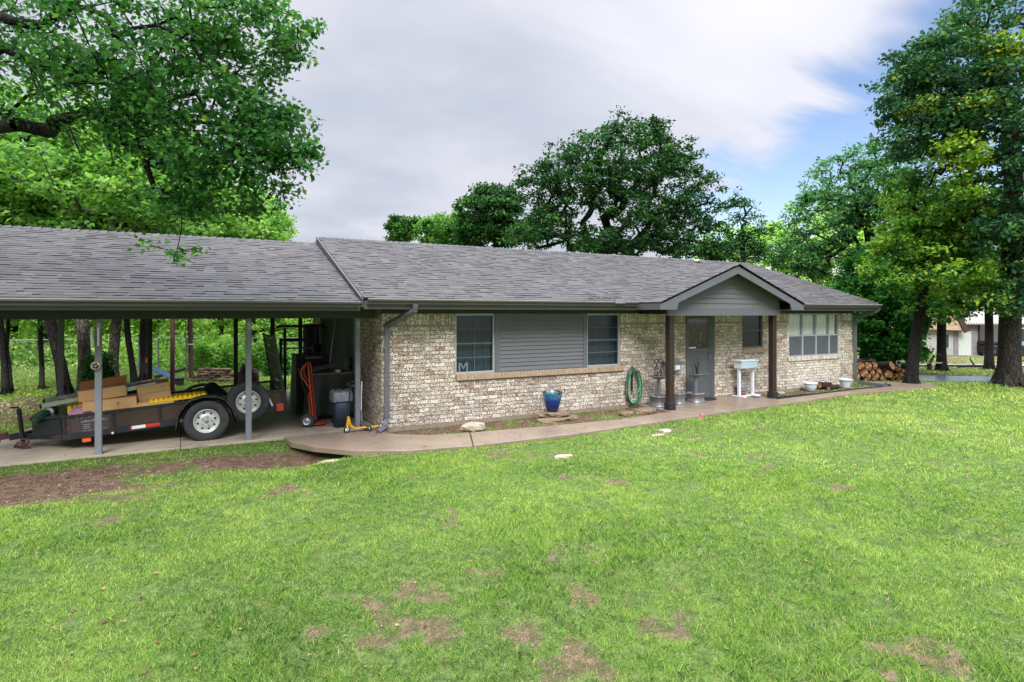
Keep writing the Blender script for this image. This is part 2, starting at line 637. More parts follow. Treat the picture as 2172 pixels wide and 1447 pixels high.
def mesh_mat(name, color, size=.03, bar=.35):
    """expanded metal: real holes, cut by a diamond lattice laid over the sheet's own size"""
    m, nt, bs, out = new_mat(name)
    L = nt.links.new
    tc = N(nt, 'ShaderNodeTexCoord')
    sp = N(nt, 'ShaderNodeSeparateXYZ')
    L(tc.outputs['Object'], sp.inputs[0])
    def M(op, a, b=None):
        n = N(nt, 'ShaderNodeMath', operation=op)
        for i, v in enumerate((a, b)):
            if v is None: continue
            if isinstance(v, (int, float)): n.inputs[i].default_value = v
            else: L(v, n.inputs[i])
        return n.outputs[0]
    u = M('DIVIDE', sp.outputs[0], size); v = M('DIVIDE', sp.outputs[2], size * .55)
    a = M('ABSOLUTE', M('SUBTRACT', M('FRACT', M('ADD', u, v)), .5))
    b = M('ABSOLUTE', M('SUBTRACT', M('FRACT', M('SUBTRACT', u, v)), .5))
    mn = M('LESS_THAN', M('MAXIMUM', a, b), .5 - bar / 2)
    bs.inputs['Base Color'].default_value = (*color, 1)
    bs.inputs['Roughness'].default_value = .6
    tr = N(nt, 'ShaderNodeBsdfTransparent')
    mx = N(nt, 'ShaderNodeMixShader')
    L(mn, mx.inputs[0]); L(bs.outputs[0], mx.inputs[1]); L(tr.outputs[0], mx.inputs[2])
    L(mx.outputs[0], out.inputs['Surface'])
    return m


MT = {}
MT['grey_paint'] = mat('grey_paint', (.110, .112, .124), .55, .10, 5, .15, 90, dirt=(.08, .085, .08), dirt_amt=.35)
MT['grey_dark'] = mat('grey_dark', (.075, .085, .085), .6, .12, 5, .15, 90)
MT['trim'] = mat('trim', (.085, .078, .078), .5, .12, 4, .1, 80, dirt=(.05, .05, .045), dirt_amt=.5)
MT['siding'] = mat('siding', (.122, .124, .132), .6, .12, 5, .3, 60, stretch=(.15, 1, 2.5))
MT['frieze'] = mat('frieze', (.026, .038, .034), .7, .15, 4, .15)
MT['post_grey'] = mat('post_grey', (.18, .195, .215), .55, .12, 5, .15, 90, dirt=(.10, .09, .07), dirt_amt=.4)
MT['gutter_light'] = mat('gutter_light', (.34, .34, .33), .4, .2, 6, .1)
MT['stain'] = mat('stain', (.030, .0175, .014), .5, .35, 3, .4, 30, stretch=(6, 6, .6), dirt=(.012, .010, .012), dirt_amt=.8, dscale=1.2)
MT['black_wood'] = mat('black_wood', (.02, .018, .018), .5, .3, 3, .4, 30, stretch=(6, 6, .6))
MT['brick'] = brick_mat('brick', .5)
MT['brick_pale'] = brick_mat('brick_pale', .75, pale=.03)
MT['brick_sill'] = mat('brick_sill', (.34, .25, .17), .85, .25, 14, .5, 60, dirt=(.5, .42, .34), dirt_amt=.5, dscale=9)
MT['mortar'] = mat('mortar', (.26, .225, .175), .95, .2, 9, .4, 120, dirt=(.16, .13, .10), dirt_amt=.5)
MT['shingle'] = shingle_mat('shingle')
MT['roof_deck'] = mat('roof_deck', (.04, .04, .043), .9, .1)
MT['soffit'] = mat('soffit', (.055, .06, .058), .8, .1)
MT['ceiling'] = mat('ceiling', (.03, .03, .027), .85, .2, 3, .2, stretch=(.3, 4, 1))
MT['concrete'] = mat('concrete', (.235, .178, .128), .36, .2, 1.6, .25, 140, dirt=(.17, .105, .06), dirt_amt=.8, dscale=1.1, spec=.5)
MT['slab'] = mat('slab', (.34, .29, .22), .6, .16, 1.3, .25, 120, dirt=(.15, .12, .085), dirt_amt=.8, dscale=.8)
MT['foundation'] = mat('foundation', (.24, .19, .14), .9, .25, 6, .4, 60)
MT['window_frame'] = mat('window_frame', (.36, .38, .41), .45, .08, 8, .05, metal=.2)
MT['window_dark'] = mat('window_dark', (.085, .10, .12), .45, .08, 8, .05)
MT['pane'] = glass_mat('pane', (.42, .47, .52), .0, .12)
MT['pane_clear'] = glass_mat('pane_clear', (.9, .92, .93), .04, .02)
MT['pane_mirror'] = glass_mat('pane_mirror', (.6, .65, .65), .03, .02)
MT['screen'] = mat('screen', (.075, .085, .10), .5, .12, 3, .05, spec=.5)
MT['curtain'] = mat('curtain', (.16, .195, .235), .9, .12, 4, .1, stretch=(9, 1, .4))
MT['curtain_pale'] = mat('curtain_pale', (.72, .74, .68), .9, .12, 4, .1, stretch=(9, 1, .4))
MT['white'] = mat('white', (.66, .68, .72), .5, .10, 8, .15, 60, dirt=(.42, .41, .40), dirt_amt=.5)
MT['white_pure'] = mat('white_pure', (.8, .8, .8), .4, .05)
MT['black'] = mat('black', (.014, .015, .017), .5, .2, 8, .1)
MT['black_matte'] = mat('black_matte', (.012, .012, .013), .85, .2, 6, .2)
MT['trailer'] = mat('trailer', (.020, .023, .030), .42, .3, 6, .15, 60, dirt=(.10, .05, .028), dirt_amt=.7, dscale=7)
MT['rubber'] = mat('rubber', (.030, .032, .036), .75, .25, 12, .35, 120, dirt=(.13, .10, .075), dirt_amt=.6, dscale=4)
MT['rim'] = mat('rim', (.56, .57, .55), .35, .1, 8, .05, metal=.35, dirt=(.3, .26, .2), dirt_amt=.3, dscale=9)
MT['alu'] = mat('alu', (.42, .43, .45), .3, .2, 9, .1, metal=.8)
MT['zinc'] = mat('zinc', (.26, .28, .30), .42, .25, 5, .2, 40, metal=.5, dirt=(.2, .2, .2), dirt_amt=.5)
MT['grey_metal'] = mat('grey_metal', (.21, .21, .225), .35, .2, 7, .1, metal=.5, dirt=(.55, .55, .57), dirt_amt=.5, dscale=6)
MT['toolbox'] = mat('toolbox', (.012, .02, .024), .25, .2, 4, .05, spec=.6)
MT['orange'] = mat('orange', (.50, .055, .022), .4, .12, 7, .1)
MT['red'] = mat('red', (.6, .03, .02), .35, .1)
MT['amber'] = mat('amber', (.75, .12, .03), .3, .1)
MT['yellow'] = mat('yellow', (.85, .58, .02), .5, .15, 8, .25, 50)
MT['scooter_yellow'] = mat('scooter_yellow', (.62, .33, .02), .4, .15)
MT['card'] = mat('card', (.60, .36, .17), .85, .08, 6, .1)
MT['card_dark'] = mat('card_dark', (.48, .20, .06), .85, .1, 6, .1)
MT['pink'] = mat('pink', (.50, .24, .35), .6, .15)
MT['blue_print'] = mat('blue_print', (.02, .03, .13), .4, .2)
MT['cyan_print'] = mat('cyan_print', (.12, .42, .62), .4, .1)
MT['green_dark'] = mat('green_dark', (.010, .045, .032), .5, .3)
MT['hose'] = mat('hose', (.010, .10, .045), .4, .25, 9, .1)
MT['hose_pale'] = mat('hose_pale', (.10, .30, .18), .4, .2)
MT['navy_plastic'] = mat('navy_plastic', (.022, .035, .06), .45, .12)
MT['bag'] = mat('bag', (.20, .22, .24), .3, .3, 12, .6, 25)
MT['tarp'] = mat('tarp', (.018, .024, .022), .45, .4, 5, .6, 12)
MT['ply'] = mat('ply', (.15, .12, .07), .7, .3, 3, .3, stretch=(.5, 6, 6))
MT['rust'] = mat('rust', (.10, .045, .04), .75, .35, 8, .3)
MT['rock'] = mat('rock', (.40, .335, .24), .9, .3, 5, .9, 18, dirt=(.16, .12, .08), dirt_amt=.8, dscale=4)
MT['rock_brown'] = mat('rock_brown', (.19, .135, .08), .85, .4, 6, 1.0, 14, dirt=(.08, .05, .03), dirt_amt=.8, dscale=5)
MT['log_bark'] = bark_mat('log_bark', (.012, .009, .008), (.06, .045, .036))
MT['bark'] = bark_mat('bark', (.014, .012, .010), (.07, .058, .048))
MT['bark_grey'] = bark_mat('bark_grey', (.03, .026, .022), (.19, .165, .135))
MT['bark_dark'] = bark_mat('bark_dark', (.006, .0055, .0055), (.030, .025, .022))
MT['terracotta'] = mat('terracotta', (.30, .085, .04), .7, .2)
MT['pot_grey'] = mat('pot_grey', (.24, .27, .33), .45, .15)
MT['pot_white'] = mat('pot_white', (.58, .63, .70), .4, .08)
MT['asphalt'] = mat('asphalt', (.20, .235, .29), .25, .25, .8, .2, 50, spec=.6, dirt=(.08, .09, .11), dirt_amt=.8, dscale=.6)
MT['siding_white'] = mat('siding_white', (.40, .39, .35), .6, .08, 4, .1)
MT['siding_grey'] = mat('siding_grey', (.24, .22, .23), .7, .2, 4, .2)
MT['metal_roof'] = mat('metal_roof', (.36, .345, .31), .4, .12, 3, .05, metal=.2)
MT['door_white'] = mat('door_white', (.50, .53, .48), .5, .05)
MT['brown_dark'] = mat('brown_dark', (.05, .028, .022), .6, .3)
MT['car_dark'] = mat('car_dark', (.03, .035, .045), .25, .1, coat=.5)
MT['mat_black'] = mat('mat_black', (.018, .018, .022), .9, .4, 40, .6, 60)
MT['stone_pale'] = mat('stone_pale', (.34, .29, .225), .9, .25, 8, .6, 40)
MT['edging'] = mat('edging', (.022, .022, .028), .7, .2)
MT['shingle_edge'] = mat('shingle_edge', (.038, .035, .036), .9, .2)  # dark asphalt butt edge, with the shadow line under each tab painted in
MT['beam_dark'] = mat('beam_dark', (.028, .034, .030), .6, .15, 5, .15, 90)
MT['tape'] = mat('tape', (.42, .30, .17), .3, .15, 9, .1)

# ================================================================== GROUND
def in_poly(x, y, poly):
    x = np.asarray(x); y = np.asarray(y)
    ins = np.zeros(x.shape, bool)
    n = len(poly)
    for i in range(n):
        x1, y1 = poly[i]; x2, y2 = poly[(i + 1) % n]
        if y1 == y2: continue
        c = ((y1 > y) != (y2 > y)) & (x < (x2 - x1) * (y - y1) / (y2 - y1) + x1)
        ins ^= c
    return ins


PANELS = [
    [(-1.66, .16), (-1.62, -.35), (-1.36, -.85), (-.9, -1.40), (-.2, -1.80), (.88, -1.99), (1.26, -1.05), (.55, -.88), (.1, -.55), (0, -.3), (0, .16)],
    [(1.285, -1.05), (.905, -1.99), (1.9, -2.02), (2.98, -2.02), (2.83, -1.2)],
    [(2.855, -1.2), (3.005, -2.02), (4.78, -1.89), (4.46, -1.30)],
    [(4.485, -1.30), (4.805, -1.89), (6.52, -1.74), (6.0, -1.12)],
    [(6.02, -1.10), (6.545, -1.74), (8.1, -1.63), (10.06, -1.52), (9.62, -1.03), (9.78, 0), (6.02, 0)],
    [(9.65, -1.03), (10.09, -1.52), (12.2, -1.30), (13.2, -1.40), (13.1, -.88), (11.4, -.95)],
    [(13.125, -.88), (13.225, -1.40), (14.2, -1.52), (15.3, -1.66), (16.0, -1.6), (16.35, -1.3), (16.3, -.7), (15.5, .1), (15.1, .1), (15.3, -.6), (14.85, -.92)],
]
SLAB = [(-6.0, .2), (-.0, .2), (-.0, 6.95), (-5.35, 6.95), (-5.45, 4.5), (-5.8, 2.6)]
HOUSE = [(0, 0), (14.42, 0), (14.42, 6.56), (0, 6.56)]
DRIVE = [G(1925, 797.5)[:2], G(2120, 801)[:2], G(2400, 808)[:2], G(2400, 828)[:2], G(2172, 817)[:2], G(2060, 812)[:2], G(1925, 808)[:2]]


def gh(x, y):
    x = np.asarray(x, float); y = np.asarray(y, float)
    z = -.035 * np.clip(x - 20, 0, 30)
    n = (fbm(x * .35, y * .35, 3) - .5) * .10 + (fbm(x * 1.6, y * 1.6, 9) - .5) * .035 + (fbm(x * 6, y * 6, 12, 2) - .5) * .012
    # calmer beside the slabs and the house
    dx = np.maximum(np.maximum(-6.2 - x, x - 16.6), 0); dy = np.maximum(np.maximum(-2.1 - y, y - 7.2), 0)
    k = np.clip(np.hypot(dx, dy) / 1.5, 0.12, 1)
    z = z + n * k - .012
    z = z - .17 * np.exp(-(((x + 1.5) / .85) ** 2 + ((y + .95) / .65) ** 2))
    z = z - .035 * np.clip((.2 - y) / .3, 0, 1) * np.clip((-1.4 - x) / .4, 0, 1) * np.clip((y + 2.2) / .6, 0, 1)
    under = in_poly(x, y, SLAB) | in_poly(x, y, HOUSE)
    z = np.where(under, -.12, z)
    return z


def dirt(x, y):
    x = np.asarray(x, float); y = np.asarray(y, float)
    n = fbm(x * 1.3, y * 1.3, 21); n2 = fbm(x * 5.5, y * 5.5, 33, 3); n3 = fbm(x * .6, y * 2.6, 44); n4 = fbm(x * 4.2, y * 4.2, 37, 4)
    d = np.zeros(x.shape)
    # worn strip along the carport
    band = np.exp(-((y + .74 + .10 * (x + 3.5) * .3) / .37) ** 2) * np.clip((-1.15 - x) / .4, 0, 1)
    d = np.maximum(d, band * 1.5 * np.clip((n4 - .22) * 3.2, 0, 1.1))
    b2 = np.exp(-((y + 1.5) / .62) ** 2) * np.clip((-2.4 - x) / 1.5, 0, 1)
    d = np.maximum(d, b2 * np.clip((n3 - .42) * 6, 0, 1))
    # bed between the wall and the walk
    bed = ((y > -1.32) & (y < .05) & (x > .0) & (x < 15.2)).astype(float)
    d = np.maximum(d, bed * np.clip((n2 - .36) * 3.6, 0.25, 1))
    # bare patches in the lawn
    for px, py, rx, ry in ((-1.9, -6.75, .75, .34), (-1.45, -7.0, .5, .3), (-1.05, -6.45, .4, .42), (-2.5, -6.95, .6, .25), (-1.0, -7.5, .8, .25), 
                           (3.3, -5.05, .9, .20), (.95, -8.45, .4, .25), (-.2, -6.9, .5, .2),
                           (-4.2, -2.2, .6, .22), (-3.2, -2.3, .5, .12), (1.9, -3.1, .35, .12), (4.6, -2.5, .4, .12)):
        g = np.exp(-(((x - px) / rx) ** 2 + ((y - py) / ry) ** 2))
        d = np.maximum(d, np.clip((g * .8 + (n4 - .5) * 6.5 - .70) * .9, 0, .46) * np.clip(g * 4, 0, 1))
    d = np.maximum(d, np.clip((n - .66) * 6, 0, .5) * np.clip((n2 - .45) * 5, 0, 1))
    # litter and bare earth behind the carport and along the neighbour's drive
    far = np.clip((np.hypot(x + 6.6, (y - 6.4) * .7) * -1 + 1.9) * 1.2, 0, 1)
    d = np.maximum(d, far * np.clip((n2 - .3) * 3, 0, 1))
    nb = np.clip((x - 17.5) / 3, 0, 1) * np.clip((n3 - .40) * 4, 0, .8)
    d = np.maximum(d, nb)
    return np.clip(d, 0, 1)


def axis_pts(a, b, fine, lo, hi, far):
    pts = list(np.arange(a, b + fine / 2, fine))
    s = fine
    p = a
    left = []
    while p > lo:
        s *= 1.25; p -= min(s, far); left.append(p)
    s = fine; p = pts[-1]
    right = []
    while p < hi:
        s *= 1.25; p += min(s, far); right.append(p)
    return np.array(left[::-1] + pts + right)


def build_ground():
    xs = axis_pts(-8, 18, .09, -300, 400, 25)
    ys = axis_pts(-10.6, 8, .09, -120, 400, 25)
    X, Y = np.meshgrid(xs, ys)
    Z = gh(X, Y)
    nx, ny = len(xs), len(ys)
    me = bpy.data.meshes.new('ground')
    me.vertices.add(nx * ny)
    me.vertices.foreach_set('co', np.stack([X, Y, Z], -1).reshape(-1).astype(np.float32))
    i = np.arange(ny - 1)[:, None] * nx + np.arange(nx - 1)[None, :]
    q = np.stack([i, i + 1, i + 1 + nx, i + nx], -1).reshape(-1)
    me.loops.add(len(q)); me.loops.foreach_set('vertex_index', q.astype(np.int32))
    nf = len(q) // 4
    me.polygons.add(nf); me.polygons.foreach_set('loop_start', np.arange(0, nf * 4, 4, dtype=np.int32))
    try: me.polygons.foreach_set('loop_total', np.full(nf, 4, dtype=np.int32))
    except Exception: pass
    me.polygons.foreach_set('use_smooth', np.ones(nf, bool))
    at = me.attributes.new('dirt', 'FLOAT', 'POINT')
    at.data.foreach_set('value', dirt(X, Y).reshape(-1).astype(np.float32))
    m, nt, bs, out = new_mat('ground')
    L = nt.links.new
    tc = N(nt, 'ShaderNodeTexCoord')
    a = N(nt, 'ShaderNodeAttribute', attribute_name='dirt')
    n1 = N(nt, 'ShaderNodeTexNoise', i_Scale=9.0, i_Detail=6.0, i_Roughness=.65)
    n2 = N(nt, 'ShaderNodeTexNoise', i_Scale=60.0, i_Detail=4.0, i_Roughness=.7)
    n3 = N(nt, 'ShaderNodeTexNoise', i_Scale=.35, i_Detail=4.0)
    for n in (n1, n2, n3): L(tc.outputs['Object'], n.inputs['Vector'])
    mixn = N(nt, 'ShaderNodeMath', operation='MULTIPLY_ADD', i_1=.55, i_2=0)
    L(n2.outputs['Fac'], mixn.inputs[0])
    ad = N(nt, 'ShaderNodeMath', operation='MULTIPLY_ADD', i_1=.45)
    L(n1.outputs['Fac'], ad.inputs[0]); L(mixn.outputs[0], ad.inputs[2])
    gr = ramp(nt, [(.32, (.025, .036, .010)), (.46, (.07, .11, .024)), (.56, (.14, .21, .042)), (.7, (.25, .29, .09))])
    L(ad.outputs[0], gr.inputs['Fac'])
    dr = ramp(nt, [(.34, (.04, .024, .014)), (.48, (.125, .078, .048)), (.58, (.22, .145, .095)), (.72, (.34, .26, .19))])
    L(ad.outputs[0], dr.inputs['Fac'])
    mx = N(nt, 'ShaderNodeMix', data_type='RGBA')
    rg_ = N(nt, 'ShaderNodeMath', operation='MULTIPLY_ADD', i_1=2.2, i_2=-1.1); L(ad.outputs[0], rg_.inputs[0])
    rg2 = N(nt, 'ShaderNodeMath', operation='ADD'); L(a.outputs['Fac'], rg2.inputs[0]); L(rg_.outputs[0], rg2.inputs[1])
    rg3 = N(nt, 'ShaderNodeMapRange', interpolation_type='SMOOTHSTEP'); rg3.inputs['From Min'].default_value = .22; rg3.inputs['From Max'].default_value = .55
    L(rg2.outputs[0], rg3.inputs['Value'])
    L(rg3.outputs['Result'], mx.inputs['Factor']); L(gr.outputs[0], mx.inputs['A']); L(dr.outputs[0], mx.inputs['B'])
    L(mx.outputs['Result'], bs.inputs['Base Color'])
    bs.inputs['Roughness'].default_value = .9
    bs.inputs['Specular IOR Level'].default_value = .2
    bp = N(nt, 'ShaderNodeBump', i_Strength=1.0, i_Distance=.03)
    L(n2.outputs['Fac'], bp.inputs['Height']); L(bp.outputs[0], bs.inputs['Normal'])
    me.materials.append(m)
    me.update()
    o = bpy.data.objects.new('ground', me)
    COL.objects.link(o)
    tag(o, kind='structure')


build_ground()

b = MB()
for p in PANELS: b.prism(p, -.05, .035)
o = b.build('path', MT['concrete'], bevel=.006)
tag(o, kind='structure')
b = MB()
# carport floor in four pours with open joints
sx = [-6.0, -4.02, -2.0, 0]
b.prism([(-6.0, .2), (-3.203, .2), (-3.203, 3.4), (-5.65, 3.4), (-5.8, 2.6)], -.14, .02)
b.prism([(-3.197, .2), (-.0, .2), (-.0, 3.4), (-3.19, 3.4)], -.14, .02)
b.prism([(-5.65, 3.42), (-3.21, 3.42), (-3.21, 6.95), (-5.35, 6.95), (-5.45, 4.5)], -.14, .02)
b.prism([(-3.19, 3.42), (-.0, 3.42), (-.0, 6.95), (-3.19, 6.95)], -.14, .02)
o = b.build('carport_floor', MT['slab'], bevel=.005)
tag(o, kind='structure')
b = MB()
b.prism(DRIVE, -.1, .03)
o = b.build('driveway', MT['asphalt'])
tag(o, kind='structure')
b = MB()
pv = [G(1925, 764)[:2], G(2100, 756)[:2], G(2260, 752)[:2], G(2260, 759)[:2], G(2100, 761)[:2], G(1925, 769)[:2]]
for i in range(2):
    q = [pv[i], pv[i + 1], pv[4 - i], pv[5 - i]]
    b.add([(x, y, gz(x) + .05) for x, y in q], [(0, 1, 2, 3)])
o = b.build('pavement', MT['stone_pale'])
tag(o, kind='structure')


# ================================================================== GRASS
GRASS = leaf_mat('grass_blade', [(0, (.03, .085, .016)), (.25, (.10, .22, .035)), (.5, (.21, .375, .06)), (.72, (.35, .49, .10)), (.86, (.48, .54, .16)), (.94, (.50, .45, .21)), (1, (.36, .25, .14))], trans=.35, rough=.4)


def build_grass():
    out = []; tints = []
    FW = math.atan2(CS, SN)          # heading of the wedge of lawn in front of the viewer (math angle)
    def region(n, r0, r1, hmin, hmax, w, dens_pow):
        u = R.random(n)
        # density falls as 1/r^p
        p = 2 - dens_pow
        if abs(p) < 1e-6: r = r0 * (r1 / r0) ** u
        else: r = (r0 ** p + u * (r1 ** p - r0 ** p)) ** (1 / p)
        a = FW + (R.random(n) - .5) * math.radians(124)
        x = CX + r * np.cos(a); y = CY + r * np.sin(a)
        ok = np.ones(n, bool)
        for P in PANELS + [SLAB, HOUSE, DRIVE]:
            ok &= ~in_poly(x, y, P)
        d = dirt(x, y)
        cl = fbm(x * 5.5, y * 5.5, 61, 3)
        ok &= R.random(n) > np.clip(np.where(d < .5, d * .8, d * 1.12), 0, .985)
        ok &= R.random(n) < np.clip((cl - .30) * 2.6 + .25, .12, 1)
        x, y, r, d, cl = x[ok], y[ok], r[ok], d[ok], cl[ok]
        n = len(x)
        z = gh(x, y)
        tall = np.clip((fbm(x * 1.1, y * 1.1, 71) - .45) * 4, 0, 1)
        h = (hmin + (hmax - hmin) * R.random(n) ** 1.6) * (.75 + .45 * tall) * (1 - .55 * np.clip(d * 2, 0, 1))
        ww = w * (.6 + .8 * R.random(n)) * np.clip(r / 5, .75, 6)
        h = h * np.clip(r / 9, 1, 1.5)
        th = R.random(n) * 2 * math.pi
        lean = (R.random(n) ** .7) * 1.0 + .15
        ldir = R.random(n) * 2 * math.pi
        sx, sy = np.cos(th) * ww / 2, np.sin(th) * ww / 2
        lx, ly = np.cos(ldir) * lean * h, np.sin(ldir) * lean * h
        hz = h / np.sqrt(1 + lean ** 2 * .7)
        base = np.stack([x, y, z - .004], -1)
        v = np.zeros((n, 5, 3))
        v[:, 0] = base + np.stack([-sx, -sy, 0 * x], -1)
        v[:, 1] = base + np.stack([sx, sy, 0 * x], -1)
        mid = base + np.stack([lx * .38, ly * .38, hz * .62], -1)
        v[:, 2] = mid + np.stack([sx * .75, sy * .75, 0 * x], -1)
        v[:, 4] = mid - np.stack([sx * .75, sy * .75, 0 * x], -1)
        v[:, 3] = base + np.stack([lx, ly, hz], -1)
        # split to quad + triangle would double the count: one bent pentagon is enough
        t = .46 + (fbm(x * .8, y * .8, 81) - .5) * .6 + (cl - .5) * .5 + R.normal(0, .21, n) + np.clip((r - 6) / 10, -.3, 1) * .16 - .05
        t += np.clip((x - 1) / 14, 0, 1) * .10
        dead = R.random(n) < .07 + .25 * np.clip(d * 2, 0, 1)
        t = np.where(dead, .9 + R.random(n) * .1, np.clip(t, 0, .86))
        out.append(v); tints.append(t)
    region(760000, 2.6, 9, .016, .062, .0036, 1.35)
    region(470000, 8, 24, .016, .055, .0048, 1.7)
    region(130000, 19, 50, .04, .08, .008, 1.6)
    # broad-leaved weeds and taller tufts
    v = np.concatenate(out); t = np.concatenate(tints)
    o = big_mesh('grass', v, 5, t, GRASS)
    tag(o, kind='stuff')


build_grass()


def build_litter():
    """small stones, crumbs of soil and dead leaves on the bare earth"""
    n = 26000
    x = np.concatenate([R.uniform(-7, -1.2, n // 3), R.uniform(-4, 8, n // 3), R.uniform(0, 15, n // 3)])
    y = np.concatenate([R.uniform(-2.2, -.1, n // 3), R.uniform(-8.6, -2, n // 3), R.uniform(-1.3, -.02, n // 3)])
    ok = R.random(len(x)) < dirt(x, y)
    for P in PANELS: ok &= ~in_poly(x, y, P)
    x, y = x[ok], y[ok]
    n = len(x)
    z = gh(x, y) + .004
    s = .004 + .013 * R.random(n) ** 2.5
    a = R.random(n) * 6.28
    v = np.zeros((n, 4, 3))
    for k in range(4):
        aa = a + k * math.pi / 2 + R.normal(0, .25, n)
        v[:, k] = np.stack([x + np.cos(aa) * s, y + np.sin(aa) * s * .7, z + s * R.normal(.25, .35, n)], -1)
    m = leaf_mat('litter', [(0, (.05, .03, .02)), (.4, (.15, .09, .06)), (.8, (.24, .17, .12)), (1, (.36, .30, .23))], trans=0.0, rough=.9)
    o = big_mesh('soil_litter', v, 4, R.random(n), m)
    tag(o, kind='stuff')


build_litter()


def build_fallen():
    """dead oak leaves and bits blown onto the walk, the slab and the thin grass"""
    n = 900
    x = np.concatenate([R.uniform(-6, 15, n // 2), R.uniform(-5, 8, n // 2)]); y = np.concatenate([R.uniform(-2.0, .6, n // 2), R.uniform(-8, -1.5, n // 2)])
    z = np.maximum(gh(x, y) + .012, np.where(np.any([in_poly(x, y, P) for P in PANELS], axis=0), .038, -1)); z = np.maximum(z, np.where(in_poly(x, y, SLAB), .023, -1))
    ok = ~in_poly(x, y, HOUSE); x, y, z = x[ok], y[ok], z[ok]
    P = np.stack([x, y, z], -1); n = len(P)
    a = R.random(n) * 6.28; s = .02 + .03 * R.random(n)
    sh = np.array([(0, 0), (.3, .3), (.25, .7), (0, 1), (-.3, .65), (-.3, .3)])
    v = np.zeros((n, 6, 3))
    for k in range(6):
        v[:, k, 0] = x + s * (np.cos(a) * sh[k, 0] - np.sin(a) * sh[k, 1]); v[:, k, 1] = y + s * (np.sin(a) * sh[k, 0] + np.cos(a) * sh[k, 1]); v[:, k, 2] = z + s * .25 * R.random(n)
    m = leaf_mat('dead_leaf', [(0, (.05, .025, .012)), (.5, (.16, .09, .04)), (1, (.32, .22, .10))], trans=.1, rough=.8)
    o = big_mesh('fallen_leaves', v, 6, R.random(n), m); tag(o, kind='stuff')


build_fallen()

# ================================================================== HOUSE
HL, HD = 14.42, 6.56
EZ, EY, RZ, RY = 2.42, -.533, 3.861, 3.282
ROOF_X0, ROOF_X1, RIDGE_X1 = -.488, 14.863, 13.89
house = empty('brick_house', (0, 0, 0), 'long single-storey brick ranch house with grey shingle roof and small gabled porch', 'house')


def cells(b, u0, u1, z0, z1, holes, place):
    us = sorted({u0, u1, *[h[0] for h in holes], *[h[1] for h in holes]})
    zs = sorted({z0, z1, *[h[2] for h in holes], *[h[3] for h in holes]})
    for i in range(len(us) - 1):
        for j in range(len(zs) - 1):
            uc, zc = (us[i] + us[i + 1]) / 2, (zs[j] + zs[j + 1]) / 2
            if any(h[0] < uc < h[1] and h[2] < zc < h[3] for h in holes): continue
            place(b, us[i], us[i + 1], zs[j], zs[j + 1])


def bricks(b, u0, u1, z0, z1, holes, place, bl=.194, bh=.0655, j=.0115, soldier=None, skip=()):
    """every brick a shallow block in front of the mortar"""
    def put(a, c, d, e):
        segs = [(a, c)]
        for h in list(holes) + list(skip):
            if h[3] > d + .012 and h[2] < e - .012:
                ns = []
                for s0, s1 in segs:
                    if h[1] <= s0 or h[0] >= s1: ns.append((s0, s1)); continue
                    if h[0] > s0: ns.append((s0, h[0]))
                    if h[1] < s1: ns.append((h[1], s1))
                segs = ns
        for s0, s1 in segs:
            if s1 - s0 > .02:
                place(b, s0 + random.uniform(0, .0025), s1 - random.uniform(0, .0025), d + random.uniform(0, .002), e - random.uniform(0, .003), random.uniform(.004, .012))
    z = z0; row = 0
    top = z1 if soldier is None else soldier
    while z + bh <= top + .004:
        x = u0 - (bl / 2 if row % 2 else 0)
        while x < u1:
            l = bl + random.uniform(-.004, .004)
            a, c = max(x, u0), min(x + l, u1)
            if c - a > .02: put(a, c, z, z + bh)
            x += l + j
        z += bh + j; row += 1
    if soldier is not None:
        x = u0
        while x < u1:
            c = min(x + bh, u1)
            if c - x > .015: put(x, c, soldier + .006, z1)
            x += bh + j


W1 = (1.45, 2.32, .965, 2.14); PAN = (2.32, 4.60, .965, 2.14); W2 = (4.60, 5.53, .965, 2.14)
DOOR = (7.56, 8.56, .0, 2.14); W3 = (9.58, 10.38, 1.25, 2.14); WB = (11.45, 13.74, .94, 2.14)
front_holes = [(W1[0], W2[1], .965, 2.2), (DOOR[0], DOOR[1], -.2, 2.2), (W3[0], W3[1], 1.25, 2.2), (WB[0], WB[1], .94, 2.2)]

b = MB()
cells(b, 0, HL, -.12, 2.28, front_holes, lambda b, a, c, d, e: b.bx(a, c, 0, .18, d, e))
fw = b.build('front_wall', MT['mortar'], house)
b = MB()
sil = [(1.45, 5.60, .84, .965), (9.6, 10.44, 1.11, 1.25), (11.42, 13.80, .82, .94)]
BF = lambda b, a, c, d, e, p: b.add([(a, -p, d), (c, -p, d), (c, -p, e), (a, -p, e), (a, .0, d), (c, .0, d), (c, .0, e), (a, .0, e)], [(0, 1, 2, 3), (0, 4, 5, 1), (1, 5, 6, 2), (2, 6, 7, 3), (3, 7, 4, 0)])
bricks(b, 0, 11.38, .055, 2.14, front_holes, BF, skip=sil, soldier=1.93)
bricks(b, 13.83, HL, .055, 2.14, front_holes, BF, skip=sil, soldier=1.93)
b.build('brickwork', MT['brick'], fw)
b = MB()
bricks(b, 11.385, 13.825, .055, .815, front_holes, BF, skip=sil)
bi_ = MB()
for u0_, u1_ in ((11.385, 11.45), (13.74, 13.825)):
    c_ = MB(); bricks(c_, u0_, u1_, .94, 2.14, [], BF); c_.build('brickwork_jamb', MT['brick_pale'], fw)
b.build('brickwork_infill', MT['brick_pale'], fw)
b = MB()
b.bx(-.02, HL + .02, -.025, .1, -.12, .045)
b.build('foundation', MT['foundation'], house)

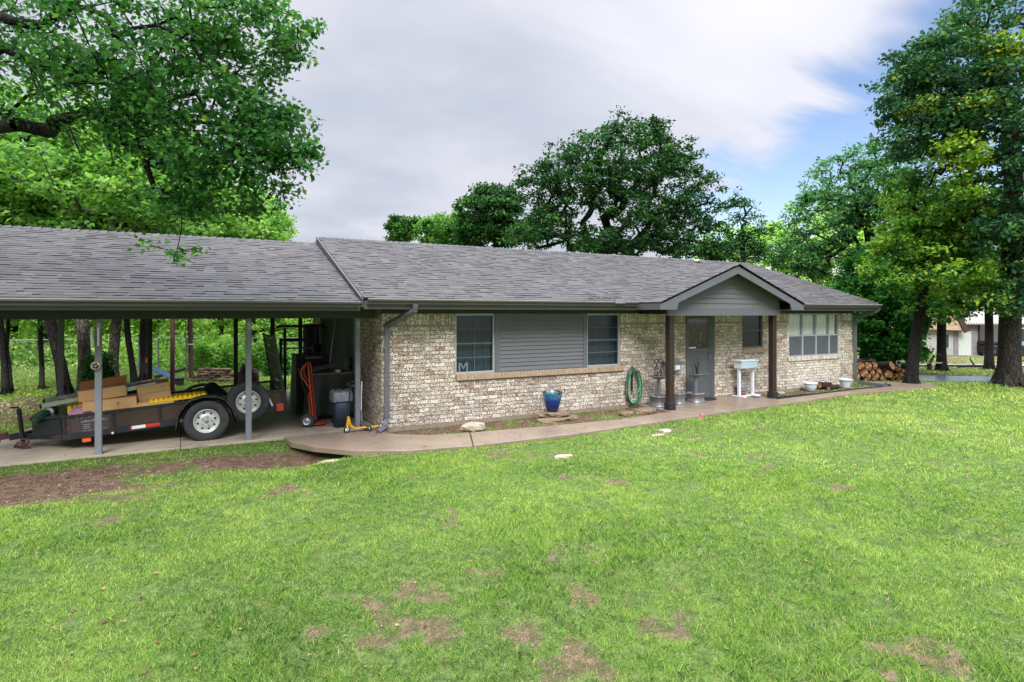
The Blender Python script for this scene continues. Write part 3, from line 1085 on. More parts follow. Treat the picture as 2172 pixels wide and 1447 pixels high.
# end wall under the carport: brick, dark board siding, brick
b = MB()
BL = lambda b, a, c, d, e: b.bx(0, .18, a, c, d, e)
cells(b, .19, 2.0, -.12, 2.28, [], BL)
ew = b.build('end_wall', MT['mortar'], house)
b = MB(); cells(b, 5.5, HD, -.12, 2.28, [], BL); ew2 = b.build('end_wall', MT['mortar'], house)
b = MB()
BE = lambda b, a, c, d, e, p: b.add([(-p, a, d), (-p, c, d), (-p, c, e), (-p, a, e), (0, a, d), (0, c, d), (0, c, e), (0, a, e)], [(3, 2, 1, 0), (1, 5, 4, 0), (2, 6, 5, 1), (3, 7, 6, 2), (0, 4, 7, 3)])
bricks(b, .0, 2.0, .055, 2.14, [], BE)
b.build('brickwork', MT['brick'], ew)
b = MB(); bricks(b, 5.5, HD, .055, 2.14, [], BE)
b.build('brickwork', MT['brick'], ew2)
b = MB()
y = 2.0
while y < 5.5:
    b.bx(.10, .17, y, min(y + .19, 5.5), -.1, 2.28); y += .20
b.bx(.17, .2, 2.0, 5.5, -.1, 2.28)
b.build('board_siding', MT['grey_dark'], house)
b = MB()
b.bx(HL - .18, HL, .19, HD, -.12, 2.28).bx(.18, HL - .18, HD - .18, HD, -.12, 2.28)
b.build('rear_wall', MT['brick_sill'], house)
# gable triangle above the carport
b = MB()
b.add([(-.02, 0, 2.3), (-.02, HD, 2.3), (-.02, RY, 3.70), (.1, 0, 2.3), (.1, HD, 2.3), (.1, RY, 3.70)], [(0, 2, 1), (3, 4, 5), (0, 1, 4, 3), (1, 2, 5, 4), (2, 0, 3, 5)])
b.build('gable_end', MT['siding'], house)


def shingle_plane(b, o, U, V, umin, umax, vmax, exp=.128, t0=.006):
    """courses of random-width laminated tabs on the plane o + u*U + v*V"""
    o = Vector(o); U = Vector(U).normalized(); V = Vector(V).normalized(); Nn = U.cross(V).normalized()
    if Nn.z < 0: Nn = -Nn
    v = 0.0; k = 0
    while v < vmax - .01:
        v1 = min(v + exp, vmax)
        a0, b0, a1, b1 = umin(v), umax(v), umin(v1), umax(v1)
        lo, hi = min(a0, a1), max(b0, b1)
        u = lo - random.random() * .3
        while u < hi:
            w = random.choice((.08, .11, .14, .18, .22, .28)) * random.uniform(.85, 1.15)
            x0, x1 = u, u + w
            p0a, p0b = max(x0, a0), min(x1, b0)
            p1a, p1b = max(x0, a1), min(x1, b1)
            if p0b - p0a > .004 or p1b - p1a > .004:
                p0a, p0b = min(max(x0, a0), b0), max(min(x1, b0), a0)
                p1a, p1b = min(max(x0, a1), b1), max(min(x1, b1), a1)
                tk = t0 + random.choice((0, 0, .007)) + random.uniform(0, .003)
                jit = random.uniform(-.006, .006) if v > 0 else 0
                P = lambda uu, vv, h: o + U * uu + V * vv + Nn * h
                q = [P(p0a, v + jit, tk), P(p0b, v + jit, tk), P(p1b, v1 + .012, .003), P(p1a, v1 + .012, .003),
                     P(p0a, v + jit, -.012), P(p0b, v + jit, -.012)]
                b.mi = 0; b.add(q[:4], [(0, 1, 2, 3)])
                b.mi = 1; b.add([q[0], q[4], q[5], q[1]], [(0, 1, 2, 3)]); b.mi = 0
            u += w
        v = v1; k += 1


SL = (RZ - EZ) / (RY - EY)
VV = math.hypot(RZ - EZ, RY - EY)
roof = MB()
# deck: front, back, right hip slopes as thin solids
e0, e1 = ROOF_X0, ROOF_X1
RB = 2 * RY - EY
def slabq(b, pts, t=.05):
    n = len(pts)
    vs = [Vector(p) for p in pts] + [Vector(p) - Vector((0, 0, t)) for p in pts]
    b.add(vs, [tuple(range(n)), tuple(reversed(range(n, 2 * n)))] + [(i, n + i, n + (i + 1) % n, (i + 1) % n) for i in range(n)])
slabq(roof, [(e0, EY, EZ), (e1, EY, EZ), (RIDGE_X1, RY, RZ), (e0, RY, RZ)])
slabq(roof, [(e0, RY, RZ), (RIDGE_X1, RY, RZ), (e1, RB, EZ), (e0, RB, EZ)])
slabq(roof, [(e1, EY, EZ), (e1, RB, EZ), (RIDGE_X1, RY, RZ)])
roof_o = roof.build('roof', MT['roof_deck'], house)
b = MB()
shingle_plane(b, (0, EY - .03, EZ - .03 * SL), (1, 0, 0), (0, RY - EY, RZ - EZ), lambda v: e0, lambda v: e1 - (e1 - RIDGE_X1) * v / VV, VV + .03)
shingle_plane(b, (0, RB, EZ), (1, 0, 0), (0, RY - RB, RZ - EZ), lambda v: e0, lambda v: e1 - (e1 - RIDGE_X1) * v / VV, VV, exp=.3)
hv = math.hypot(e1 - RIDGE_X1, RZ - EZ)
shingle_plane(b, (e1, 0, EZ), (0, 1, 0), (RIDGE_X1 - e1, 0, RZ - EZ), lambda v: EY + (RY - EY) * v / hv, lambda v: RB - (RB - RY) * v / hv, hv)
# ridge and hip caps
def caps(b, p, q, n, w=.13):
    p = Vector(p); q = Vector(q)
    d = (q - p) / n; dn = d.normalized(); s = dn.cross(Vector((0, 0, 1))).normalized()
    for i in range(n):
        a = p + d * i; c = p + d * (i + 1.12)
        t = .016 + random.uniform(0, .004)
        b.add([a + s * w - Vector((0, 0, w * .40 - t)), a + Vector((0, 0, t + .012)), a - s * w - Vector((0, 0, w * .40 - t)),
               c + s * w - Vector((0, 0, w * .40)), c + Vector((0, 0, .008)), c - s * w - Vector((0, 0, w * .40))], [(0, 1, 4, 3), (1, 2, 5, 4)])
caps(b, (RIDGE_X1, RY, RZ), (e0, RY, RZ), 100)
caps(b, (e1, EY, EZ + .01), (RIDGE_X1, RY, RZ), 30, .11)
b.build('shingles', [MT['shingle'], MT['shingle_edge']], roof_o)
# roof vents
for px, py in ((1040, 523), (1478, 553)):
    x, yy, z = WY(px, py, RY + .4)
    b = MB(); b.tube([(x, RY + .35, RZ - .25), (x, RY + .35, RZ + .09)], .045, 12); b.build('vent_pipe', MT['zinc'], roof_o)
b = MB()
x, yy, z = WY(1478, 551, RY - .25)
b.lathe([(.0, .09), (.09, .09), (.11, .03), (.11, 0), (.0, 0)], (x, RY - .25, RZ - .09)); b.build('vent_cap', MT['zinc'], roof_o)

# fascia, soffit, frieze, rakes
b = MB()
b.bx(e0 + .02, e1 - .02, EY, EY + .02, 2.22, EZ - .03)
b.bx(e1 - .04, e1 - .02, EY + .02, RB, 2.22, EZ - .03)
b.build('fascia', MT['trim'], house)
b = MB()
b.bx(e0 + .02, e1 - .04, EY + .02, -.001, 2.285, 2.30)
b.bx(HL + .001, e1 - .04, -.001, HD, 2.285, 2.30)
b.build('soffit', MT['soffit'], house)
b = MB()
b.bx(-.02, 10.9, -.03, -.001, 2.143, 2.284)
x = 10.903
for xx in (11.75, 12.55, 13.2, 13.85, HL + .02):
    b.bx(x + .004, xx, -.034, -.001, 2.143, 2.284); x = xx
b.build('frieze_board', MT['frieze'], house)
# left rake: board under the shingle edge
b = MB()
nrm = Vector((0, -(RZ - EZ), RY - EY)).normalized()
b.ext([(0, EY - .02, EZ - .02), (0, RY, RZ - .01), (0, RY, RZ - .17), (0, EY + .12, 2.27), (0, EY - .02, 2.27)], (e0 - .028, 0, 0), (e0 + .0, 0, 0))
b.ext([(0, RB + .02, EZ - .02), (0, RY, RZ - .01), (0, RY, RZ - .17), (0, RB - .12, 2.27), (0, RB + .02, 2.27)], (e0 - .028, 0, 0), (e0 + .0, 0, 0))
b.ext([(0, EY - .03, EZ + .012), (0, RY, RZ + .02), (0, RY, RZ - .02), (0, EY - .03, EZ - .03)], (e0 - .05, 0, 0), (e0 - .028, 0, 0))
b.build('rake_board', MT['trim'], house)


def gutter(parent, x0, x1, y, ztop, h=.10, d=.11, m='trim', lip='gutter_light', name='gutter'):
    """K-style gutter on the eave, open on top"""
    prof = [(0, 0), (0, -h), (-d * .6, -h), (-d * .68, -h * .62), (-d, -h * .38), (-d, -.014), (-d + .006, -.014), (-d + .006, -h * .36), (-d * .64, -h * .6), (-d * .57, -h + .005), (-.005, -h + .005), (-.005, 0)]
    b = MB()
    n = max(2, int((x1 - x0) / 1.5)); pts = []
    for i in range(n):
        a = x0 + (x1 - x0) * i / n; c = x0 + (x1 - x0) * (i + 1) / n
        ya = [ztop + random.uniform(-.004, .004) if 0 < k < n else ztop for k in (i, i + 1)] if False else (ztop, ztop)
        b.ext([(0, y + p[0], ztop + p[1]) for p in prof], (a, 0, 0), (c, 0, 0)) if i == 0 and n == 0 else None
    b.ext([(0, y + p[0], ztop + p[1]) for p in prof], (x0, 0, 0), (x1, 0, 0))
    g = b.build(name, MT[m], parent)
    b = MB()
    b.bx(x0, x1, y - d - .003, y - d + .010, ztop - .014, ztop + .002)
    b.build('gutter_lip', MT[lip], g)
    return g


g1 = gutter(house, e0 + .06, 5.52, EY, 2.405)
g2 = gutter(house, 10.28, e1 - .02, EY, 2.405)
b = MB()
# splash guard and wind-blown twigs where the valley meets the gutter
b.bx(4.86, 5.13, EY - .135, EY - .118, 2.36, 2.46)
b.build('splash_guard', MT['zinc'], g1)
b = MB()
b.tube([(4.25, EY + .02, EZ + .03), (4.8, EY + .05, EZ + .06), (5.3, EY + .02, EZ + .04)], .006, 4)
for i in range(14):
    x = random.uniform(4.3, 5.25); a = random.uniform(0, 3.14)
    p = Vector((x, EY + .02, EZ + .05)); q = p + Vector((math.cos(a) * .15, random.uniform(-.05, .15), abs(math.sin(a)) * .13))
    b.tube([p, (p + q) / 2 + Vector((.01, 0, .03)), q], .004, 4)
o = b.build('dead_twigs', MT['bark'])
tag(o, 'small tangle of dead twigs lodged on the roof edge left of the porch', 'twigs')


def rect_tube(b, pts, w, d):
    """downspout: rectangular tube through the points (w across x, d deep)"""
    for i in range(len(pts) - 1):
        b.bar(pts[i], pts[i + 1], w, d, up=(0, 1, 0) if abs(Vector(pts[i + 1])[2] - Vector(pts[i])[2]) > .08 else (0, 0, 1))


def spout(parent, pts, r, name='downspout', ribs=(), m='grey_paint'):
    b = MB()
    P = []
    for i, p in enumerate(pts):
        if 0 < i < len(pts) - 1:
            a = Vector(pts[i - 1]); c = Vector(pts[i + 1]); p = Vector(p)
            for t in (-.045, 0, .045):
                P.append(p + (a - p).normalized() * -min(t, 0) + (c - p).normalized() * max(t, 0))
        else: P.append(Vector(p))
    n = 8
    b.tube(P, [r * 1.22] * len(P), 4, off=math.pi / 4, flat=True)
    # squarish section: pull the ring outwards
    o = b.build(name, MT[m], parent)
    b = MB()
    for i in range(len(P)):
        if i in ribs or (0 < i < len(P) - 1):
            d = (P[min(i + 1, len(P) - 1)] - P[max(i - 1, 0)]).normalized()
            b.tube([P[i] - d * .006, P[i] + d * .006], r * 1.32, 4, cap=False, off=math.pi / 4, flat=True)
    build_parts(b, 'elbow_rib', MT[m], o)
    return o


sp = spout(house, [(.42, EY - .06, 2.31), (.42, EY - .03, 2.20), (.08, -.055, 1.93), (.07, -.055, .22), (.01, -.13, .10), (-.16, -.30, .05)], .050)
b = MB()
for z in (1.5, .45): b.bx(.01, .13, -.075, -.02, z, z + .03)
build_parts(b, 'strap', MT['zinc'], sp)
sp = spout(house, [(14.80, EY - .03, 2.31), (14.80, EY + .02, 2.22), (14.47, -.06, 2.02), (14.47, -.06, .20), (14.52, -.16, .08), (14.45, -.98, .06)], .052)

# ---- windows


def window(name_x, hole, cols, rows, frame='window_frame', glass='pane', cur='curtain', fw_=.035, mun=.014, top_m=None, dep=.05, mid=None, curt=True):
    x0, x1, z0, z1 = hole
    b = MB()
    b.bx(x0, x1, dep - .03, dep + .03, z0, z0 + fw_).bx(x0, x1, dep - .03, dep + .03, z1 - fw_, z1)
    b.bx(x0, x0 + fw_, dep - .03, dep + .03, z0 + fw_, z1 - fw_).bx(x1 - fw_, x1, dep - .03, dep + .03, z0 + fw_, z1 - fw_)
    fr = b.build('window', MT[frame], house)
    gx0, gx1, gz0, gz1 = x0 + fw_, x1 - fw_, z0 + fw_, z1 - fw_
    b = MB()
    for i in range(1, cols):
        x = gx0 + (gx1 - gx0) * i / cols
        b.bx(x - mun / 2, x + mun / 2, dep - .012, dep + .012, gz0, gz1)
    for j in range(1, rows):
        z = gz0 + (gz1 - gz0) * j / rows
        w = mun * (1.8 if j * 2 == rows else 1)
        b.bx(gx0, gx1, dep - .016, dep + .010, z - w / 2, z + w / 2)
    if cols > 1 or rows > 1: b.build('muntin', MT['window_dark'], fr)
    b = MB(); b.add([(gx0, dep, gz0), (gx1, dep, gz0), (gx1, dep, gz1), (gx0, dep, gz1)], [(0, 1, 2, 3)]); b.build('pane', MT[glass], fr)
    if curt:
        b = MB(); n = 70; vs = []; fs = []
        for i in range(n + 1):
            x = gx0 + (gx1 - gx0) * i / n
            yy = dep + .10 + .022 * math.sin(i * .9) + .012 * math.sin(i * 2.3)
            vs += [(x, yy, gz0), (x, yy, gz1)]
        for i in range(n): fs.append((2 * i, 2 * i + 2, 2 * i + 3, 2 * i + 1))
        b.smooth = True
        b.add(vs, fs); b.build('curtain', MT[cur], fr)
    return fr


window('l', W1, 2, 4, cur='curtain')
window('r', W2, 1, 4, frame='window_frame')
window('s', W3, 1, 2, frame='window_dark', mun=.012)
# bay-like picture window: four lights, pale curtains above, dark screens below
x0, x1, z0, z1 = WB
b = MB()
zm = 1.52; d = .03
b.bx(x0, x1, d - .03, d + .03, z0, z0 + .03).bx(x0, x1, d - .03, d + .03, z1 - .03, z1)
cx_ = [x0, x0 + .62, x0 + 1.23, x0 + 1.84, x1]
for i, x in enumerate(cx_):
    w = .035 if i in (0, 4) else .055
    a = x if i == 0 else (x - .035 if i == 4 else x - w / 2)
    b.bx(a, a + w, d - .033, d + .033, z0 + .03, z1 - .03)
for i in range(4):
    a, c = cx_[i] + (.035 if i == 0 else .0275), cx_[i + 1] - (.035 if i == 3 else .0275)
    b.bx(a, c, d - .025, d + .025, zm - .022, zm + .022)
big = b.build('window', MT['window_frame'], house)
for i in range(4):
    a, c = cx_[i] + (.035 if i == 0 else .0275), cx_[i + 1] - (.035 if i == 3 else .0275)
    b = MB(); b.add([(a, d, zm + .022), (c, d, zm + .022), (c, d, z1 - .03), (a, d, z1 - .03)], [(0, 1, 2, 3)]); b.build('pane', MT['pane_clear'], big)
    b = MB(); b.bx(a, c, d - .01, d - .006, z0 + .03, zm - .022); b.build('window_screen', MT['screen'], big)
b = MB(); n = 150; vs = []; fs = []
for i in range(n + 1):
    x = x0 + .03 + (x1 - x0 - .06) * i / n
    yy = d + .07 + .02 * math.sin(i * 1.3) + .012 * math.sin(i * .47)
    vs += [(x, yy, z0), (x, yy, z1)]
for i in range(n): fs.append((2 * i, 2 * i + 2, 2 * i + 3, 2 * i + 1))
b.smooth = True; b.add(vs, fs); b.build('curtain', MT['curtain_pale'], big)

# sills: bricks on edge, proud of the wall
def sill(x0, x1, z0, z1, m, d=.055):
    b = MB(); x = x0
    while x < x1 - .01:
        c = min(x + .0665, x1)
        b.add([(x + .002, -d, z0), (c - .002, -d, z0), (c - .002, -d - random.uniform(0, .004), z1 - .018), (x + .002, -d - random.uniform(0, .004), z1 - .018),
               (x + .002, .03, z0), (c - .002, .03, z0), (c - .002, .03, z1), (x + .002, .03, z1)],
              [(0, 1, 2, 3), (3, 2, 6, 7), (0, 3, 7, 4), (1, 5, 6, 2), (0, 4, 5, 1)])
        x += .0745
    b.bx(x0, x1, -d + .008, .02, z0 + .004, z1 - .024)
    b.build('window_sill', MT[m], house)
sill(1.47, 5.60, .845, .962, 'brick_sill'); sill(9.60, 10.44, 1.115, 1.247, 'brick_sill'); sill(11.42, 13.80, .825, .938, 'brick_pale', .045)

# grey lap panel between the windows
b = MB()
b.bx(PAN[0] + .001, PAN[0] + .10, -.012, .05, .965, 2.14).bx(PAN[1] - .10, PAN[1] - .001, -.012, .05, .965, 2.14)
b.bx(PAN[0] + .10, PAN[1] - .10, -.012, .05, 2.05, 2.14).bx(PAN[0] + .10, PAN[1] - .10, -.010, .05, .965, .985)
pt = b.build('panel_trim', MT['grey_paint'], house)
b = MB(); z = .985; i = 0
while z < 2.05:
    z1_ = min(z + .0825, 2.05)
    b.add([(PAN[0] + .10, -.006, z), (PAN[1] - .10, -.006, z), (PAN[1] - .10, .010, z1_), (PAN[0] + .10, .010, z1_), (PAN[0] + .10, .03, z), (PAN[1] - .10, .03, z), (PAN[1] - .10, .03, z1_), (PAN[0] + .10, .03, z1_)],
          [(0, 1, 2, 3), (0, 4, 5, 1), (3, 2, 6, 7)])
    z += .0825
b.build('lap_panel', MT['siding'], pt)

# ---- door
b = MB()
b.bx(DOOR[0], DOOR[0] + .05, -.01, .12, .035, 2.14).bx(DOOR[1] - .16, DOOR[1], -.01, .12, .035, 2.14).bx(DOOR[0] + .05, DOOR[1] - .16, -.01, .12, 2.06, 2.14)
b.bx(DOOR[0] + .05, DOOR[1] - .16, -.02, .12, .035, .075)
dj = b.build('door_frame', MT['grey_dark'], house)
dx0, dx1 = DOOR[0] + .055, DOOR[1] - .165
b = MB()
b.bx(dx0, dx0 + .05, .0, .035, .08, 2.055).bx(dx1 - .05, dx1, .0, .035, .08, 2.055)
b.bx(dx0 + .05, dx1 - .05, .0, .035, 2.0, 2.055).bx(dx0 + .05, dx1 - .05, .0, .035, 1.20, 1.27)
b.bx(dx0 + .05, dx1 - .05, .0, .035, .60, .65).bx(dx0 + .05, dx1 - .05, .0, .035, .08, .16)
dr = b.build('storm_door', MT['grey_paint'], house)
b = MB(); b.add([(dx0 + .05, .014, 1.27), (dx1 - .05, .014, 1.27), (dx1 - .05, .014, 2.0), (dx0 + .05, .014, 2.0)], [(0, 1, 2, 3)]); b.build('pane', MT['pane_mirror'], dr)
b = MB(); b.bx(dx0 + .05, dx1 - .05, .014, .022, .65, 1.20); b.bx(dx0 + .05, dx1 - .05, .014, .022, .16, .60); b.build('door_panel', mat('door_screen', (.085, .10, .11), .5, .08, 3, .05), dr)
b = MB(); b.bx(dx0 + .07, dx0 + .30, .002, .010, 1.285, 1.315); b.build('door_sticker', MT['white_pure'], dr)
b = MB(); b.tube([(dx1 - .025, -.03, 1.0), (dx1 - .025, -.03, 1.1)], .01, 8); b.bx(dx1 - .035, dx1 - .015, -.03, 0, 1.04, 1.06); b.build('door_handle', MT['alu'], dr)
# the inner door behind the glass: dark, with a wreath of pale flowers on it
b = MB(); b.bx(DOOR[0] + .05, DOOR[1] - .16, .15, .19, .04, 2.06); b.build('inner_door', MT['brown_dark'], house)
b = MB()
wc = Vector(((dx0 + dx1) / 2 + .05, .12, 1.58))
for i in range(260):
    a = random.uniform(0, 6.28); r = random.gauss(.19, .03)
    p = wc + Vector((math.cos(a) * r * .7, random.uniform(-.03, .02), math.sin(a) * r * 1.2))
    s = random.uniform(.02, .034); d1 = Vector((random.uniform(-1, 1), -.4, random.uniform(-1, 1))).normalized() * s; d2 = d1.orthogonal().normalized() * s * .6
    b.mi = 1 if random.random() < .25 else 0
    b.add([p - d1, p + d2, p + d1, p - d2], [(0, 1, 2, 3)])
o = b.build('door_wreath', [MT['green_dark'], MT['white_pure']])
tag(o, 'leafy wreath with white flowers hanging on the front door', 'wreath')

# ---- porch gable
PCX, PGY, PHW, PEZ, PPK = 7.90, -1.29, 2.345, 2.39, 3.266
ps = (PPK - PEZ) / PHW
VALX = lambda z: 0
b = MB()
yv0 = EY; yv1 = EY + (PPK - EZ) / SL
for s in (-1, 1):
    slabq(b, [(PCX, PGY, PPK), (PCX + s * PHW, PGY, PEZ), (PCX + s * PHW, yv0 + .1, PEZ), (PCX, yv1, PPK)] if s > 0 else [(PCX, PGY, PPK), (PCX, yv1, PPK), (PCX + s * PHW, yv0 + .1, PEZ), (PCX + s * PHW, PGY, PEZ)], .045)
pr = b.build('porch_roof', MT['roof_deck'], house)
b = MB()
pv_ = math.hypot(PHW, PPK - PEZ)
for s in (-1, 1):
    def ymax(v):
        z = PEZ + (PPK - PEZ) * v / pv_
        return EY + (z + .02 - EZ) / SL + .03
    shingle_plane(b, (PCX + s * (PHW + .02), 0, PEZ - .008), (0, 1, 0), (-s * PHW, 0, PPK - PEZ), lambda v: PGY - .03, ymax, pv_ + .02)
caps(b, (PCX, yv1, PPK), (PCX, PGY - .03, PPK), 22, .12)
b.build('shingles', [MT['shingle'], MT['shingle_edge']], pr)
b = MB()
t = .19
for s in (-1, 1):
    # rake board: wide fascia with a plumb-cut boxed tail
    b.ext([(PCX, 0, PPK - .012), (PCX + s * (PHW + .01), 0, PEZ - .02), (PCX + s * (PHW + .01), 0, PEZ - .165), (PCX + s * (PHW - .45), 0, PEZ - .165),
           (PCX + s * (PHW - .50), 0, PEZ + ps * .50 - t - .01), (PCX, 0, PPK - t - .02)], (0, PGY - .0, 0), (0, PGY + .03, 0))
b.build('rake_board', MT['grey_paint'], pr)
b = MB()
for s in (-1, 1):
    b.ext([(PCX, 0, PPK + .008), (PCX + s * (PHW + .03), 0, PEZ - .004), (PCX + s * (PHW + .03), 0, PEZ - .022), (PCX, 0, PPK - .012)], (0, PGY - .02, 0), (0, PGY + .0, 0))
b.build('drip_edge', MT['black_matte'], pr)
# boxed eave soffits beside the gable
b = MB()
for s in (-1, 1):
    x0_, x1_ = sorted((PCX + s * (PHW - .45), PCX + s * (PHW - .0)))
    b.bx(x0_, x1_, PGY + .03, EY + .0, PEZ - .165, PEZ - .145)
    xo = PCX + s * (PHW - .012)
    sf = MB(); sf.bx(min(xo, xo + s * .02), max(xo, xo + s * .02), PGY + .03, EY - .0, PEZ - .165, PEZ - .03); sf.build('side_fascia', MT['trim'], pr)
    # sloping soffit under the overhang
    slabq(b, [(PCX, PGY + .03, PPK - .10), (PCX + s * (PHW - .45), PGY + .03, PEZ + ps * .45 - .10), (PCX + s * (PHW - .45), -.96, PEZ + ps * .45 - .10), (PCX, -.96, PPK - .10)], .015)
b.build('soffit', MT['soffit'], pr)
# gable siding: lap boards
GY = -.98
gb = MB(); z = 2.10; gx0, gx1 = PCX - 1.88, PCX + 1.86
gb.bx(gx0, gx1, GY - .022, GY + .04, 2.095, 2.255)
pg = gb.build('gable_beam', MT['grey_paint'], house)
gb = MB(); z = 2.257
zt = lambda x: PPK - .105 - abs(x - PCX) * ps
while z < PPK - .12:
    z1_ = z + .118
    w0 = (PPK - .105 - z) / ps; w1 = max((PPK - .105 - z1_) / ps, .001)
    a0, a1 = max(PCX - w0, gx0 + .0), min(PCX + w0, gx1)
    c0, c1 = max(PCX - w1, gx0 + .0), min(PCX + w1, gx1)
    gb.add([(a0, GY - .012, z), (a1, GY - .012, z), (c1, GY + .004, z1_), (c0, GY + .004, z1_), (a0, GY + .02, z), (a1, GY + .02, z)], [(0, 1, 2, 3), (0, 4, 5, 1)])
    z = z1_
gb.build('gable_siding', MT['siding'], house)
gb = MB()
gb.bx(gx0, gx1, GY + .041, GY + .06, 2.10, 2.9)
# side beams back to the wall
gb2 = MB()
gb2.bx(6.06, 6.18, GY + .06, -.036, 2.13, 2.28).bx(9.62, 9.74, GY + .06, -.036, 2.13, 2.28)
build_parts(gb2, 'side_beam', MT['black_wood'], house)
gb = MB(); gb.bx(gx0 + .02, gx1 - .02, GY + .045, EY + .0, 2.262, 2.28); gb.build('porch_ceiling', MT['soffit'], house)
for x, y in ((6.15, -.93), (9.69, -.83)):
    b = MB(); b.bx(x - .07, x + .07, y - .07, y + .07, .035, 2.10)
    p = b.build('porch_post', MT['stain'], house, bevel=.006)
    b = MB(); b.bx(x - .092, x + .092, y - .092, y + .092, .035, .20)
    b.build('post_base', MT['black_wood'], p, bevel=.008)

# letter M on the sill inside the left window
b = MB()
mx0, mz0 = 1.56, 1.005
def stroke(a, c, w): b.bar((mx0 + a[0], .09, mz0 + a[1]), (mx0 + c[0], .09, mz0 + c[1]), .02, w, up=(1, 0, 0) if abs(a[0] - c[0]) < .01 else (0, 0, 1))
b.bx(mx0, mx0 + .035, .08, .10, mz0, mz0 + .17).bx(mx0 + .165, mx0 + .20, .08, .10, mz0, mz0 + .17)
for s in (0, 1):
    a = (mx0 + .02 if s == 0 else mx0 + .18); c = mx0 + .10
    b.add([(a, .079, mz0 + .17), (a + (.03 if s == 0 else -.03), .079, mz0 + .17), (c, .079, mz0 + .075), (c, .079, mz0 + .03),
           (a, .097, mz0 + .17), (a + (.03 if s == 0 else -.03), .097, mz0 + .17), (c, .097, mz0 + .075), (c, .097, mz0 + .03)],
          [(0, 1, 2, 3), (4, 7, 6, 5), (0, 3, 7, 4), (1, 5, 6, 2), (0, 4, 5, 1)])
o = b.build('letter', MT['white_pure'])
tag(o, 'white capital letter M standing inside the leftmost front window', 'letter')

# ================================================================== CARPORT
cp = empty('carport', (-3, 0, 0), 'open carport with shingled roof on slim grey posts joined to the brick house', 'carport')
OX = Vector((-3, 0, 0))
CZ, CRZ, CX0, CX1 = 2.365, 3.725, -6.9, e0 - .052
class LB(MB):
    """builder for carport parts given in world coordinates"""
    def build(s, name, mats, parent=None, **k):
        s.v = [tuple(Vector(p) - OX) for p in s.v]
        return MB.build(s, name, mats, parent, **k)
b = LB()
slabq(b, [(CX0, EY, CZ), (CX1, EY, CZ), (CX1, RY, CRZ), (CX0, RY, CRZ)])
slabq(b, [(CX0, RY, CRZ), (CX1, RY, CRZ), (CX1, RB, CZ), (CX0, RB, CZ)])
cr = b.build('roof', MT['roof_deck'], cp)
b = LB()
cs = (CRZ - CZ) / (RY - EY); cv = math.hypot(CRZ - CZ, RY - EY)
shingle_plane(b, (0, EY - .03, CZ - .03 * cs), (1, 0, 0), (0, RY - EY, CRZ - CZ), lambda v: CX0, lambda v: CX1, cv + .03)
shingle_plane(b, (0, RB, CZ), (1, 0, 0), (0, RY - RB, CRZ - CZ), lambda v: CX0, lambda v: CX1, cv, exp=.3)
caps(b, (CX1, RY, CRZ), (CX0, RY, CRZ), 44)
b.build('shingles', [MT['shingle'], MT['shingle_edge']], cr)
b = LB()
b.bx(CX0, CX1, EY, EY + .02, 2.19, CZ - .03).bx(CX0, CX1, RB - .02, RB, 2.19, CZ - .03)
build_parts(b, 'fascia', MT['trim'], cp)
b = LB()
b.ext([(0, EY, CZ - .03), (0, RY, CRZ - .05), (0, RB, CZ - .03), (0, RB, 2.19), (0, EY, 2.19)], (CX0 - .02, 0, 0), (CX0, 0, 0))
b.build('fascia', MT['trim'], cp)
b = LB()
b.bx(CX0, CX1, EY + .02, RB - .02, 2.225, 2.24)
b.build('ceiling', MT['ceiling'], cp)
b = LB(); b.bx(CX0 + .02, -.06, .24, .34, 2.06, 2.224); b.build('front_beam', MT['beam_dark'], cp)
b = LB(); b.bx(CX0 + .02, -.01, 6.45, 6.55, 2.03, 2.224); b.build('rear_beam', MT['black_wood'], cp)
b = LB(); b.bx(-6.6, -6.5, .34, 6.45, 2.06, 2.224); b.bx(-3.3, -3.2, .34, 6.45, 2.1, 2.224); build_parts(b, 'cross_beam', MT['black_wood'], cp)
gc = gutter(cp, CX0 + 3, CX1 + 3 - .01, EY, 2.35)
# posts: x, y, width, material, height
for x, y, w, m in ((-4.28, .29, .09, 'post_grey'), (-2.20, .30, .09, 'post_grey'), (-.33, .45, .09, 'post_grey'), (-6.45, .29, .09, 'post_grey'), (-5.5, 5.6, .10, 'grey_paint'),
                   (WY(318, 700, 6.5)[0], 6.5, .10, 'black_wood'), (WY(500, 700, 6.5)[0], 6.5, .10, 'black_wood'), (WY(578, 700, 6.5)[0], 6.5, .11, 'black_wood'), (WY(637, 700, 6.5)[0], 6.5, .10, 'black_wood')):
    b = LB()
    top = 2.07 if y < 1 else (2.224 if y < 6 else 2.04)
    # hollow-looking channel post: web and two flanges
    b.bx(x - w / 2, x + w / 2, y - .045, y + .045, .02, top)
    p = b.build('post', MT[m], cp, bevel=.006)
    b = LB()
    b.bx(x - w / 2 - .012, x + w / 2 + .012, y - .057, y + .057, .02, .035)
    if y < 1: b.bx(x - .02, x + .03, y - .052, y - .044, 1.88, 2.0)
    b.build('bracket', MT['zinc'], p)
